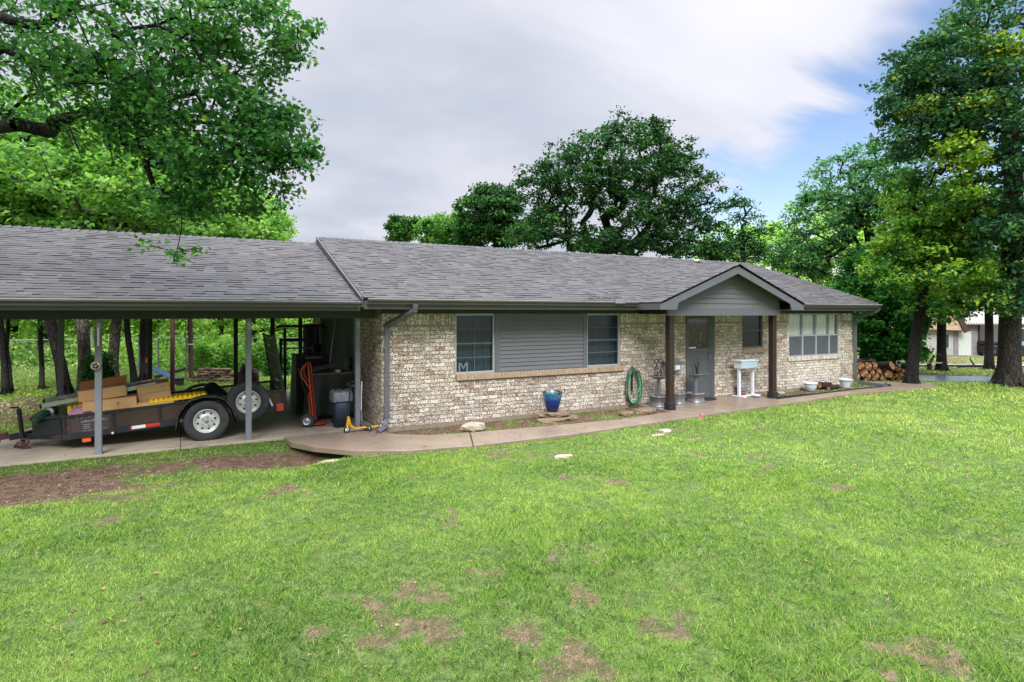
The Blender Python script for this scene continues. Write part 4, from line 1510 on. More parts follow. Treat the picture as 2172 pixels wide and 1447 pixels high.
# white tubes and round plaque on the left post
t = empty('wind_chime', (-4.28, .2, 1.75), 'pair of slim white tubes hung on the left carport post', 'wind chime')
b = MB(); b.tube([(-.075, 0, .19), (-.075, 0, -.1)], .013, 8); b.build('chime_tube', MT['white_pure'], t)
b = MB(); b.tube([(.005, 0, .19), (.005, 0, -.09)], .013, 8); b.build('chime_tube', MT['white_pure'], t)
b = MB(); b.tube([(-.08, .01, .04), (.02, .02, .05)], .004, 6).tube([(-.04, .01, .04), (-.04, .01, -.09)], .003, 6); b.build('chime_bracket', MT['black'], t)
t = empty('round_plaque', (-4.31, .225, 1.36), 'small round pale plaque screwed to the left carport post', 'plaque')
b = MB(); b.lathe([(0, -.012), (.062, -.012), (.066, -.004), (.066, .004), (0, .006)], (0, 0, 0), 28, 'y'); b.build('disc', MT['stone_pale'], t)
b = MB()
for i in range(5):
    a = i * 1.3; b.lathe([(0, -.018), (.016, -.016), (.017, -.010)], (math.cos(a) * .028, 0, math.sin(a) * .03), 10, 'y')
b.build('disc_relief', MT['black'], t)
b = MB(); b.lathe([(0, -.012), (.018, -.012), (.02, -.004)], (.03, -.004, .022), 10, 'y'); b.build('disc_spot', MT['yellow'], t)

# ================================================================== TREES
LEAF_NEAR = leaf_mat('oak_leaf', [(0, (.017, .07, .020)), (.4, (.044, .145, .034)), (.75, (.09, .24, .045)), (1, (.21, .38, .07))], trans=.42)
LEAF_MID = leaf_mat('leaf_mid', [(0, (.016, .065, .022)), (.4, (.055, .17, .055)), (.8, (.115, .29, .09)), (1, (.22, .42, .12))], trans=.35)
LEAF_DARK = leaf_mat('oak_leaf_dark', [(0, (.010, .038, .012)), (.45, (.022, .08, .02)), (.8, (.05, .15, .028)), (1, (.11, .25, .045))], trans=.25)
LEAF_BRIGHT = leaf_mat('leaf_bright', [(0, (.018, .065, .014)), (.35, (.065, .18, .035)), (.7, (.175, .36, .07)), (1, (.36, .54, .14))], trans=.5)
LEAF_WOOD = leaf_mat('leaf_wood', [(0, (.04, .12, .025)), (.35, (.12, .28, .05)), (.7, (.28, .50, .10)), (1, (.46, .64, .18))], trans=.5)
LEAF_YELLOW = leaf_mat('leaf_yellow', [(0, (.024, .09, .022)), (.35, (.08, .22, .035)), (.7, (.20, .37, .045)), (1, (.42, .52, .07))], trans=.45)
LEAF_BLUE = leaf_mat('leaf_bluegreen', [(0, (.012, .045, .020)), (.45, (.034, .105, .045)), (.75, (.06, .165, .062)), (.9, (.15, .29, .045)), (1, (.36, .42, .05))], trans=.25)

OAK = np.array([(0, 0), (.06, .12), (.20, .16), (.14, .30), (.34, .42), (.22, .52), (.40, .70), (.18, .74), (.10, 1.0),
                (-.10, 1.0), (-.18, .74), (-.40, .70), (-.22, .52), (-.34, .42), (-.14, .30), (-.20, .16), (-.06, .12)])
RHO = np.array([(0, 0), (.32, .45), (0, 1), (-.32, .45)])
HEX = np.array([(0, 0), (.30, .22), (.36, .62), (0, 1), (-.30, .66), (-.34, .25)])


def leaves(rng, P, size, shape, updir=.5):
    """P (n,3) leaf stems -> (n,k,3) vertices with random attitude"""
    n = len(P)
    nrm = rng.normal(0, 1, (n, 3)); nrm[:, 2] = np.abs(nrm[:, 2]) + updir
    nrm /= np.linalg.norm(nrm, axis=1)[:, None]
    t = rng.normal(0, 1, (n, 3)); t -= nrm * (t * nrm).sum(1)[:, None]; t /= np.linalg.norm(t, axis=1)[:, None]
    bt = np.cross(nrm, t)
    s = size * (.6 + .8 * rng.random(n))
    k = len(shape)
    v = P[:, None, :] + (t[:, None, :] * shape[None, :, 1, None] + bt[:, None, :] * shape[None, :, 0, None]) * s[:, None, None]
    fold = np.abs(shape[:, 0]) * .35 - (shape[:, 1] ** 2) * .25
    v += nrm[:, None, :] * (fold[None, :, None] * s[:, None, None])
    return v


def skeleton(rng, trunk, r0, attr, wob=.06, limbs=(), rexp=.47):
    """grow branches from the trunk polyline to every attractor; returns paths of (points, radii)"""
    tr = []
    for i in range(len(trunk) - 1):
        a = np.array(trunk[i], float); c = np.array(trunk[i + 1], float)
        m = max(1, int(np.linalg.norm(c - a) / .35))
        for j in range(m): tr.append(a + (c - a) * j / m)
    tr.append(np.array(trunk[-1], float))
    pos = list(tr); par = [-1] + list(range(len(tr) - 1))
    hmin = trunk[0][2] + (trunk[-1][2] - trunk[0][2]) * .42
    start = [i for i, p in enumerate(tr) if p[2] >= hmin]
    avail = list(start)
    ntr = len(pos); limb_min = {}; lpaths = []
    for lp, lr0, lr1 in limbs:
        L0 = np.array(lp[0], float)
        prev = int(np.argmin([np.linalg.norm(np.array(q) - L0) for q in pos])); first = prev; ids = []
        for i in range(len(lp)):
            a = np.array(lp[i - 1], float) if i else np.array(pos[prev]); c = np.array(lp[i], float)
            m = max(1, int(np.linalg.norm(c - a) / .25))
            for j in range(1, m + 1):
                pos.append(a + (c - a) * j / m + rng.normal(0, .012, 3)); par.append(prev); prev = len(pos) - 1
                f = (i + j / m) / len(lp); limb_min[prev] = lr0 + (lr1 - lr0) * f; ids.append(prev); avail.append(prev)
        lpaths.append((first, ids))
    paths = []
    ax = np.array(trunk[-1])
    order = np.argsort(np.linalg.norm(attr - ax, axis=1))
    tips = []
    apos = np.zeros((len(pos) + len(attr) * 6, 3)); aid = np.zeros(len(apos), int); an = 0
    for i in avail: apos[an] = pos[i]; aid[an] = i; an += 1
    for q in order:
        a = attr[q]
        d = a - apos[:an]
        dist = np.linalg.norm(d, axis=1)
        cost = dist + .55 * np.maximum(0, -d[:, 2]) + .0
        j = int(np.argmin(cost)); node = int(aid[j]); L0 = dist[j]
        k = int(np.clip(L0 / .45, 1, 5))
        p0 = np.array(pos[node]); prev = node; pp = [p0]
        sag = rng.normal(0, wob, 3) * L0
        for s in range(1, k + 1):
            t = s / k
            p = p0 + (a - p0) * t + sag * math.sin(math.pi * t) + np.array([0, 0, .12 * L0 * math.sin(math.pi * t)])
            pos.append(p); par.append(prev); prev = len(pos) - 1
            if an < len(apos): apos[an] = p; aid[an] = prev; an += 1
            pp.append(p)
        tips.append(prev)
        paths.append((node, list(range(prev - k + 1, prev + 1))))
    n = len(pos)
    acc = np.zeros(n)
    for t_ in tips: acc[t_] += 1
    for i in range(n - 1, 0, -1):
        if par[i] >= 0: acc[par[i]] += acc[i]
    tot = max(acc[0], 1)
    rad = r0 * np.clip(acc / tot, 0, 1) ** rexp
    rad = np.maximum(rad, .008)
    for k_, v_ in limb_min.items(): rad[k_] = max(min(rad[k_], v_ * 1.3), v_)
    paths = lpaths + paths
    nt_ = len(tr)
    for i in range(nt_):
        f = i / max(nt_ - 1, 1)
        rad[i] = max(rad[i] * .9, r0 * (1 - .38 * f)) if i < nt_ - 1 else rad[i]
    rad[0] = r0 * 1.28
    if nt_ > 2: rad[1] = max(rad[1], r0 * 1.06)
    return [np.array(p) for p in pos], rad, nt_, paths


def make_tree(name, label, group, trunk, r0, blobs, lsize, n_leaf, lmat, bmat='bark', cat='tree', shape=RHO, seed=1, spread=.32, tint0=.35, tvar=.5, shell=.5, minr=.010, updir=.5, prot=None, sides=9, crown_tag=None, limbs=(), rexp=.47):
    """trunk: polyline in world space; blobs: (centre, radii, clumps, tint shift)"""
    rng = np.random.default_rng(seed)
    base = Vector(trunk[0])
    root = empty(name, base, label, cat, group)
    trunk = [tuple(Vector(p) - base) for p in trunk]
    A = []; TS = []
    for bl in blobs:
        c, r, n = bl[:3]; ts = bl[3] if len(bl) > 3 else 0
        c = np.array(Vector(c) - base)
        d = rng.normal(0, 1, (n, 3)); d /= np.linalg.norm(d, axis=1)[:, None]
        rr = rng.random(n) ** (1 / (3 + shell * 4))
        lump = 1 + .16 * np.sin(d[:, 0] * 5 + seed) * np.cos(d[:, 1] * 4 + seed * 2) + .10 * np.sin(d[:, 2] * 9 + seed)
        p = c + d * np.array(r) * (rr * lump)[:, None]
        A.append(p); TS.append(np.full(n, ts) + rng.normal(0, .12, n))
    A = np.concatenate(A); TS = np.concatenate(TS)
    ok = A[:, 2] > .35
    A, TS = A[ok], TS[ok]
    limbs = [([tuple(Vector(q) - base) for q in lp], a_, c_) for lp, a_, c_ in limbs]
    pos, rad, nt_, paths = skeleton(rng, trunk, r0, A, limbs=limbs, rexp=rexp)
    b = MB()
    fl = [tuple(pos[0] + np.array([0, 0, -.25]))] + [tuple(p) for p in pos[:nt_]]
    fr = [r0 * 1.5] + [float(r) for r in rad[:nt_]]
    b.tube(fl, fr, 14, cap=False)
    # root flare buttresses
    for k in range(6):
        a = k * 1.05 + rng.random() * .5
        q = Vector(pos[0]); dr_ = Vector((math.cos(a), math.sin(a), 0))
        b.tube([q + dr_ * r0 * 1.8 + Vector((0, 0, -.06)), q + dr_ * r0 * 1.2 + Vector((0, 0, r0 * .5)), q + dr_ * r0 * .6 + Vector((0, 0, r0 * 2.2))], [r0 * .12, r0 * .28, r0 * .28], 7, cap=False)
    tb = b.build('trunk', MT[bmat], root)
    b = MB()
    for node, ids in paths:
        pts = [tuple(pos[node])] + [tuple(pos[i]) for i in ids]
        rs = [min(float(rad[node]) * .92, float(rad[ids[0]]) * 1.25)] + [float(rad[i]) for i in ids]
        if max(rs) < minr: continue
        b.tube(pts, rs, sides if rs[0] > .05 else 5 if rs[0] > .02 else 3, cap=False)
    b.build('branches', MT[bmat], root)
    # leaves round every branch tip, in flattened sprays
    nc = len(A)
    per = rng.poisson(np.where((TS > .22) & (shape is OAK), .45, 1) * n_leaf / nc)
    idx = np.repeat(np.arange(nc), per)
    csz = spread * (.6 + .8 * rng.random(nc)) * np.where(TS > .22, .45, 1) if shape is OAK else spread * (.6 + .8 * rng.random(nc))
    off = rng.normal(0, 1, (len(idx), 3)); off /= np.maximum(np.linalg.norm(off, axis=1)[:, None], 1e-6)
    off *= (rng.random(len(idx)) ** .5)[:, None]
    P = A[idx] + off * csz[idx][:, None] * np.array([1.15, 1.15, .62])
    P[:, 2] += .02
    v = leaves(rng, P, lsize, shape, updir)
    ct = tint0 + TS + rng.normal(0, .05, nc)
    tint = np.clip(ct[idx] + rng.normal(0, tvar * .30, len(idx)), 0, 1)
    o = big_mesh('crown', v, len(shape), tint, lmat, root)
    if crown_tag: o['label'] = crown_tag
    return root


g_ = lambda px, py: G(px, py)
def A_(px, py, Z): return AT(px, py, Z)
def blob(px, py, Z, rx, rz, n, ts=0, ry=None):
    return (A_(px, py, Z), (rx, ry or rx, rz), n, ts)


# near oak, upper left: trunk just outside the picture, one long limb over the lawn
Z = 7.2
base = AT(-430, 664, 6.3); base = (base[0], base[1], -.02)
limb = [base, AT(-400, 470, 6.4), AT(-320, 250, 6.8), AT(-200, 60, 7.3)]
make_tree('oak_tree', 'near oak whose leafy limb reaches over the lawn from the left edge', None,
          limb, .26, [blob(60, 40, 7.2, 1.3, .9, 90), blob(300, 60, 7.0, 1.1, 1.1, 120), blob(520, 60, 6.9, .75, .55, 80), blob(150, 200, 7.2, 1.2, .55, 75, .0), blob(420, 220, 6.9, .95, .85, 110, -.05),
                      blob(560, 280, 6.8, .5, .55, 60, -.05), blob(480, 380, 6.8, .7, .45, 60, -.05), blob(600, 330, 6.8, .32, .25, 22), blob(300, 290, 7.0, .8, .4, 50, .05), blob(385, 430, 6.9, .4, .28, 20, .0),
                      blob(-200, 60, 7.4, 1.4, 1.2, 60), blob(370, 548, 6.5, .05, .10, 3, .35), blob(425, 535, 6.5, .06, .05, 2, .3), blob(320, 520, 6.5, .02, .02, 1, .3)],
          .064, 27000, LEAF_NEAR, 'bark_dark', shape=OAK, seed=5, spread=.22, tint0=.36, tvar=.8, shell=.1, minr=.004, rexp=.80,
          limbs=[([AT(-230, 190, 7.45), AT(-60, 120, 7.3), AT(10, 100, 7.2), AT(80, 138, 7.2), AT(165, 158, 7.1), AT(240, 150, 7.1), AT(310, 178, 7.0), AT(352, 222, 7.0), AT(400, 255, 6.9), AT(470, 262, 6.8)], .068, .016),
                 ([AT(-200, 90, 7.4), AT(-60, 20, 7.3), AT(30, 45, 7.2), AT(90, 52, 7.2), AT(150, 8, 7.1), AT(200, -60, 7.0)], .075, .04),
                 ([AT(140, 10, 7.1), AT(225, 30, 7.0), AT(245, 75, 6.9), AT(280, 105, 6.9), AT(278, 150, 6.9)], .03, .018),
                 ([AT(240, 75, 6.9), AT(330, 50, 6.8), AT(400, 88, 6.8), AT(450, 150, 6.7), AT(520, 220, 6.7)], .022, .008),
                 ([AT(30, 100, 7.2), AT(62, 130, 7.0), AT(78, 185, 6.9)], .022, .01),
                 ([AT(372, 235, 6.9), AT(384, 320, 6.7), AT(388, 420, 6.6), AT(384, 490, 6.5), AT(372, 535, 6.5)], .010, .004),
                 ([AT(400, 255, 6.9), AT(440, 340, 6.7), AT(460, 400, 6.7)], .014, .006)])
# heavy oaks behind the carport
Z = 17
oakg = 'oaks standing behind the carport'
make_tree('oak_tree', 'thick grey oak trunk behind the trailer, between the two left carport posts', oakg, [g_(178, 845), AT(180, 760, 14.9), AT(172, 640, 15), AT(190, 480, 15.2)], .15,
          [blob(190, 380, 15.5, 2.6, 1.9, 120), blob(60, 450, 15.5, 1.8, 1.2, 60), blob(330, 430, 15.5, 1.9, 1.2, 70)], .14, 17000, LEAF_BRIGHT, 'bark_grey', seed=21, spread=.42, tint0=.6)
make_tree('oak_tree', 'dark oak leaning left behind the grey rear carport post', oakg, [g_(140, 842), AT(128, 770, 15.4), AT(108, 690, 15.4), AT(70, 520, 15.4)], .14,
          [blob(40, 330, 15.5, 2.4, 1.8, 110, .05), blob(-80, 420, 15.5, 2, 1.5, 70)], .14, 14000, LEAF_BRIGHT, 'bark_dark', seed=22, spread=.42, tint0=.6)
make_tree('oak_tree', 'grey speckled oak trunk behind the open cardboard box', oakg, [g_(240, 822), AT(240, 760, 17.2), AT(246, 690, 17.4), AT(280, 520, 17.8)], .15,
          [blob(300, 420, 18, 2.6, 1.6, 110, .05), blob(420, 440, 18, 2.1, 1.5, 80, .1), blob(260, 300, 18.5, 2.2, 1.3, 60)], .14, 17000, LEAF_BRIGHT, 'bark_grey', seed=23, spread=.42, tint0=.6)
make_tree('oak_tree', 'slim dark oak leaning left, right of the speckled trunk', oakg, [g_(287, 822), AT(280, 770, 17.2), AT(272, 720, 17.2), AT(262, 600, 17.4)], .09,
          [blob(380, 480, 18, 1.6, 1.1, 55, .05), blob(260, 500, 18, 1.5, 1, 50)], .14, 7000, LEAF_BRIGHT, 'bark_dark', seed=24, spread=.42)
make_tree('oak_tree', 'dark forked oak at the far left edge of the back lawn', oakg, [g_(12, 839), AT(10, 780, 16), AT(5, 720, 16), AT(-20, 560, 16)], .09,
          [blob(-20, 480, 16, 2.0, 1.4, 70, .1), blob(-60, 300, 16.5, 2.2, 1.4, 60)], .14, 9000, LEAF_BRIGHT, 'bark_dark', seed=25, spread=.42)
make_tree('oak_tree', 'slender dark trunk just right of the left-edge oak on the back lawn', oakg, [g_(24, 833), AT(20, 780, 17), AT(14, 740, 17), AT(22, 600, 17)], .055,
          [blob(40, 560, 17, 1.2, .9, 30, .1)], .14, 3500, LEAF_BRIGHT, 'bark_dark', seed=26, spread=.4)
make_tree('oak_tree', 'straight slim oak alone on the back lawn left of the grey post', oakg, [g_(89, 828), AT(89, 780, 18), AT(86, 730, 18), AT(84, 620, 18)], .075,
          [blob(90, 640, 18, 1.3, .9, 45, .2), blob(80, 520, 18, 1.6, 1.1, 50, .1)], .14, 6000, LEAF_BRIGHT, 'bark', seed=27, spread=.4)
make_tree('oak_tree', 'dark stout trunk right behind the black rear carport post', oakg, [g_(306, 812), AT(306, 760, 19), AT(304, 720, 19), AT(310, 600, 19)], .13,
          [blob(340, 560, 19.5, 2, 1.2, 50, .05), blob(480, 480, 20, 2.0, 1.3, 80, .2)], .14, 10000, LEAF_BRIGHT, 'bark', seed=28, spread=.45)
make_tree('pale_leaved_tree', 'pale green tree showing above the right end of the carport roof', None, [AT(560, 715, 27)[:2] + (0,), AT(560, 600, 27), AT(560, 520, 27)], .16,
          [blob(555, 490, 27, 1.25, 1.2, 90, .15), blob(500, 450, 27, 1.5, 1.2, 70, .05)], .15, 13000, LEAF_BRIGHT, 'bark', seed=29, spread=.35, tint0=.55)

# trees behind the house
make_tree('oak_tree', 'large round-crowned dark oak rising behind the middle of the house roof', None, [AT(1268, 767, 26)[:2] + (0,), AT(1268, 640, 26), AT(1268, 560, 26), AT(1278, 515, 26)], .36,
          [blob(1320, 345, 26, 3.1, 1.6, 190), blob(1215, 400, 26, 2.3, 1.5, 110), blob(1400, 410, 26, 2.5, 1.8, 140), blob(1145, 405, 26, 1.0, 1.1, 40), blob(1470, 460, 26, 1.2, 1.1, 45), blob(1340, 470, 25, 2.2, .9, 50), blob(1180, 480, 25.5, 1.6, .7, 30), blob(1340, 285, 26, 1.7, .6, 45), blob(1250, 515, 25.0, 1.5, .4, 34), blob(1420, 520, 25.0, 1.8, .5, 55), blob(1120, 505, 25.5, 1.2, .5, 34), blob(1500, 530, 25.5, 1.1, .45, 30), blob(1330, 525, 25, 1.2, .4, 26)], .14, 37000, LEAF_DARK, 'bark_dark', seed=31, spread=.36, tint0=.46, shell=.2)
make_tree('oak_tree', 'smaller dark oak touching the big round crown on its left', None, [AT(1040, 735, 31)[:2] + (0,), AT(1040, 600, 31), AT(1042, 530, 31)], .22,
          [blob(1040, 455, 31, 1.7, 1.5, 110), blob(1090, 480, 31, 1.3, 1.1, 50), blob(1010, 490, 31, 1.1, .9, 30)], .17, 19000, LEAF_DARK, 'bark_dark', seed=32, spread=.42, tint0=.5)
make_tree('small_tree', 'yellow-green small crown behind the roof ridge, left of the dark oaks', None, [AT(945, 725, 36)[:2] + (0,), AT(945, 600, 36), AT(945, 530, 36)], .16,
          [blob(948, 490, 36, 1.6, 1.1, 80, .1), blob(915, 500, 36, .8, .8, 25, .1), blob(985, 500, 36, 1, .7, 25, .1)], .17, 10000, LEAF_BRIGHT, 'bark', seed=33, spread=.38, tint0=.22)
make_tree('small_tree', 'grey-green round crown at the left end of the row behind the house roof', None, [AT(853, 720, 38)[:2] + (0,), AT(853, 600, 38), AT(853, 530, 38)], .13,
          [blob(853, 488, 38, 1.05, .9, 60)], .16, 7000, LEAF_DARK, 'bark', seed=34, spread=.35, tint0=.75)
make_tree('oak_tree', 'thin open-branched tree behind the roof, right of the big round oak', None, [AT(1578, 770, 25)[:2] + (0,), AT(1578, 640, 25), AT(1576, 560, 25), AT(1574, 480, 25)], .12,
          [blob(1565, 470, 25, 1.0, 1.25, 90), blob(1560, 530, 25, 1.2, .6, 50), blob(1625, 540, 25, .8, .45, 35), blob(1530, 540, 25, .8, .5, 30), blob(1600, 500, 25, .7, .5, 25)], .12, 3400, LEAF_DARK, 'bark_dark', seed=35, spread=.26, tint0=.55)

# right side
make_tree('oak_tree', 'spreading mid-green oak right of the house roof against the blue sky', None, [AT(1842, 748, 24)[:2] + (0,), AT(1846, 640, 24), AT(1850, 540, 24), AT(1835, 440, 24)], .22,
          [blob(1815, 390, 24, 1.9, 1.5, 130), blob(1745, 470, 24, 1.6, 1.4, 100), blob(1860, 440, 24.5, 1.8, 1.8, 90), blob(1720, 550, 24, 1.4, .8, 50), blob(1800, 560, 24, 1.6, .8, 50, .15), blob(1880, 340, 24, 1.4, 1, 60), blob(1690, 540, 24, .9, .7, 30)], .12, 21000, LEAF_MID, 'bark_dark', seed=41, spread=.30, tint0=.5, tvar=.8)
make_tree('maple_tree', 'leaning dark-trunked tree with yellow-green crown beside the woodpile', None, [g_(1932, 815), AT(1944, 700, 18.2), AT(1960, 620, 18.2), AT(1962, 500, 18)], .16,
          [blob(1975, 440, 17.8, 1.3, 1.1, 80), blob(1920, 500, 17.8, .8, .9, 45, .05), blob(2020, 490, 17.6, 1.2, .9, 80, .05), blob(1975, 570, 17.6, 1.7, .75, 90, .05), blob(2045, 590, 17.5, .9, .5, 35), blob(1915, 600, 17.5, .6, .4, 20, -.15), blob(1995, 655, 17.8, .8, .35, 22, -.1), blob(1900, 560, 18, .6, .6, 22, -.2), blob(1920, 400, 18, .6, .5, 16, -.05),
           blob(2040, 325, 16.0, .6, .45, 32, .32), blob(2050, 400, 16.0, .4, .3, 10, .25), blob(1880, 520, 18, .5, .4, 12, .2)], .115, 19500, LEAF_YELLOW, 'bark_dark', seed=42, spread=.28, tint0=.47, tvar=.8)
make_tree('broadleaf_tree', 'deep green low-branched tree standing behind the woodpile', None, [g_(1836, 785), AT(1838, 700, 22), AT(1842, 620, 22)], .22,
          [blob(1870, 690, 21, 1.25, 1.0, 80, .0), blob(1840, 640, 21.5, 1.2, .9, 60), blob(1900, 740, 20.5, .8, .45, 35, .05), blob(1920, 640, 21, 1.1, .9, 55), blob(1870, 580, 21.5, 1.3, .8, 50)], .15, 26000, leaf_mat('leaf_deep', [(0, (.01, .06, .012)), (.5, (.03, .15, .02)), (1, (.09, .28, .03))], trans=.3), 'bark_dark', seed=43, spread=.36, tint0=.45)
make_tree('oak_tree', 'dark straight trunk in front of the neighbour white house', None, [tuple(G(1997, 780)[:2]) + (gz(23.5) - .02,), AT(1997, 700, 23.4), AT(1998, 600, 23.4), AT(2000, 500, 23.4)], .17,
          [blob(2000, 600, 23, 2.2, 1.1, 80), blob(1970, 650, 22.8, .8, .4, 12, .1), blob(2000, 480, 23.4, 2.6, 1.5, 70, -.1)], .15, 20000, LEAF_DARK, 'bark_dark', seed=44, spread=.42, tint0=.75)
make_tree('oak_tree', 'slimmer far trunk between the white door and the big right-hand trunk', None, [tuple(G(2098, 770)[:2]) + (gz(27) - .02,), AT(2098, 700, 26), AT(2096, 600, 26), AT(2090, 500, 26)], .17,
          [blob(2090, 560, 26, 2.6, 1.6, 90), blob(2110, 610, 25.5, 2.0, .5, 35, .1), blob(2180, 600, 25.5, 1.6, .6, 30, .1)], .16, 17000, LEAF_DARK, 'bark_dark', seed=45, spread=.45, tint0=.65)
make_tree('oak_tree', 'huge dark oak with thick flared trunk at the right edge', None, [g_(2140, 818), AT(2142, 700, 17.4), AT(2146, 560, 17.4), AT(2150, 380, 17.4), AT(2140, 200, 17.4)], .29,
          [blob(2140, 60, 17.4, 2.0, 1.3, 120, .05), blob(2010, 170, 17.0, 1.7, 1.1, 100), blob(1930, 200, 16.8, 1.0, .7, 45), blob(1960, 110, 17, 1.0, .4, 30), blob(2100, 260, 16.6, 1.9, 1.4, 140, -.05), blob(1960, 290, 17, 1.3, .7, 60), blob(2160, 420, 16.2, 1.6, 1.2, 90, -.08),
           blob(2110, 500, 16.8, 1.2, .9, 50, -.1), blob(2230, 200, 17.4, 2.5, 2.2, 90), blob(2150, 600, 16.6, .9, .7, 40), blob(2240, 560, 17, 1.2, 1.2, 40), blob(2150, 110, 15.8, .5, .6, 25, .5), blob(2060, 240, 16.2, .7, .4, 20, .38), blob(1960, 230, 16.5, .6, .3, 12, .32), blob(2110, 640, 16.4, .7, .35, 20, .25)], .125, 40000, LEAF_BLUE, 'bark', seed=46, spread=.32, tint0=.50, shell=.2)

# background wood: each tree its own object, three kinds copied
protoA = make_tree('forest_tree', 'bright green tree of the wood behind the carport fence', 'trees of the wood behind the fence', [(0, 0, 0), (.1, 0, 2), (.0, .1, 4.2), (.1, 0, 6)], .16,
                   [((0, 0, 6.5), (2.6, 2.6, 2.2), 80, 0), ((.6, -.8, 3.6), (2.4, 2.2, 1.6), 60, .1), ((-1.0, .3, 2.2), (1.6, 1.6, 1.3), 30, .1)], .18, 9500, LEAF_WOOD, 'bark_dark', seed=51, spread=.42, tint0=.78, tvar=.8)
protoB = make_tree('forest_tree', 'darker green tree of the wood behind the fence', 'trees of the wood behind the fence', [(0, 0, 0), (-.2, 0, 2), (.1, .1, 4.6), (.2, 0, 7)], .20,
                   [((0, 0, 7.0), (3.0, 3.0, 2.4), 80, 0), ((-.6, -.6, 4.2), (2.5, 2.2, 1.5), 60, .05), ((1.0, -.3, 2.4), (1.5, 1.5, 1.2), 30, .1)], .18, 9500, LEAF_WOOD, 'bark', seed=52, spread=.42, tint0=.6, tvar=.8)
spots = [(-60, 26, 0), (20, 27, 1), (95, 25, 0), (170, 28, 1), (245, 26, 0), (320, 28, 0), (395, 26, 1), (465, 27, 0), (540, 26, 0), (600, 28, 1), (660, 27, 0), (720, 29, 1), (800, 31, 0),
         (0, 33, 1), (140, 34, 0), (280, 34, 1), (420, 34, 0), (560, 34, 1), (-170, 24, 1), (-280, 22, 0), (-260, 30, 1),
         (1640, 46, 1), (1720, 44, 0), (1790, 48, 1), (1860, 46, 1), (1950, 60, 1), (2040, 64, 1), (2130, 62, 1), (2220, 60, 0), (2320, 52, 1), (2440, 44, 0), (1560, 52, 1)]
used = {0: False, 1: False}
rr = random.Random(3)
placed = []
for i, (px, Zd, kind) in enumerate(spots):
    src = protoB if kind else protoA
    if not used[kind]: o = src; used[kind] = True
    else: o = copy_tree(src)
    x, y, _ = AT(px, 700, Zd)
    o.location = (x, y, float(gh(x, y)))
    o.rotation_euler.z = rr.uniform(0, 6.28)
    s = rr.uniform(.8, 1.1) * (1.25 if px > 1500 else 1)
    if px < 820:
        # below the line of the roof on the left of the house
        s = min(s, .95 if px < 380 else .80 if px < 470 else .56 if px < 700 else .50)
    o.scale = (s, s, s * rr.uniform(.9, 1.05))
    right = px > 1500
    tone = 'darker green' if kind else 'bright green'
    o['label'] = (tone + ' tree of the distant row beyond the neighbour house') if right else (tone + ' tree in the dense wood behind the carport fence')
    o['group'] = ('distant ' if right else 'fence wood ') + tone + ' trees'

# understorey: brambles and vines in one mass along the fence and beyond
def mass(name, spots, n, size, lmat, seed, tint0, shape=RHO, updir=.4):
    rng = np.random.default_rng(seed)
    C = np.array([s[:3] for s in spots]); Rr = np.array([s[3:6] for s in spots])
    wgt = Rr[:, 0] * Rr[:, 2]; wgt = wgt / wgt.sum()
    idx = rng.choice(len(spots), n, p=wgt)
    d = rng.normal(0, 1, (n, 3)); d /= np.linalg.norm(d, axis=1)[:, None]; d[:, 2] = np.abs(d[:, 2])
    lum = 1 + .22 * np.sin(d[:, 0] * 7 + idx) * np.cos(d[:, 1] * 6 + idx * 2)
    P = C[idx] + d * Rr[idx] * ((rng.random(n) ** .3) * lum)[:, None]
    v = leaves(rng, P, size, shape, updir)
    t = np.clip(tint0 + (vn(P[:, 0] * 1.1 + 9, P[:, 2] * 1.3, 5) - .5) * .8 + rng.normal(0, .12, n), 0, 1)
    o = big_mesh(name, v, len(shape), t, lmat)
    tag(o, kind='stuff')
    return o
sp_ = []
rr = random.Random(8)
for px in range(-320, 860, 26):
    for Zd, h in ((24.5, 1.5), (28, 2.6), (32, 4.0)):
        x, y, _ = AT(px + rr.uniform(-15, 15), 700, Zd + rr.uniform(-1, 1))
        sp_.append((x, y, float(gh(x, y)) - .1, rr.uniform(.8, 1.4), rr.uniform(.8, 1.2), h * rr.uniform(.7, 1.15)))
mass('undergrowth', sp_, 60000, .15, LEAF_WOOD, 61, .85)
sp_ = []
for px in range(1640, 2460, 30):
    for Zd, h in ((58, 3.2), (66, 5.5)):
        x, y, _ = AT(px + rr.uniform(-15, 15), 700, Zd)
        sp_.append((x, y, float(gh(x, y)) - .1, rr.uniform(1.6, 2.6), rr.uniform(1.6, 2.4), h * rr.uniform(.7, 1.2)))
mass('hedgerow', sp_, 26000, .3, LEAF_DARK, 62, .5)
# round vine-covered bush in front of the fence line
def bush(name, label, px, py, Zd, rx, rz, n, lm, seed, tint, size=.10):
    x, y, _ = AT(px, py, Zd)
    root = empty(name, (x, y, float(gh(x, y))), label, 'bush')
    rng = np.random.default_rng(seed)
    d = rng.normal(0, 1, (n, 3)); d /= np.linalg.norm(d, axis=1)[:, None]; d[:, 2] = np.abs(d[:, 2])
    lum = 1 + .18 * np.sin(d[:, 0] * 6 + seed) * np.cos(d[:, 1] * 7)
    P = d * np.array([rx, rx * .8, rz]) * ((rng.random(n) ** .25) * lum)[:, None]
    v = leaves(rng, P, size, RHO, .5)
    t = np.clip(tint + (vn(P[:, 0] * 3, P[:, 2] * 3, seed) - .5) * .7 + rng.normal(0, .12, n), 0, 1)
    big_mesh('foliage', v, 4, t, lm, root)
    b = MB()
    for k in range(7):
        a = rng.random() * 6.28; b.tube([(0, 0, 0), (math.cos(a) * rx * .3, math.sin(a) * rx * .3, rz * .4), (math.cos(a) * rx * .6, math.sin(a) * rx * .5, rz * .75)], [.03, .02, .01], 5)
    b.build('stem', MT['bark'], root)
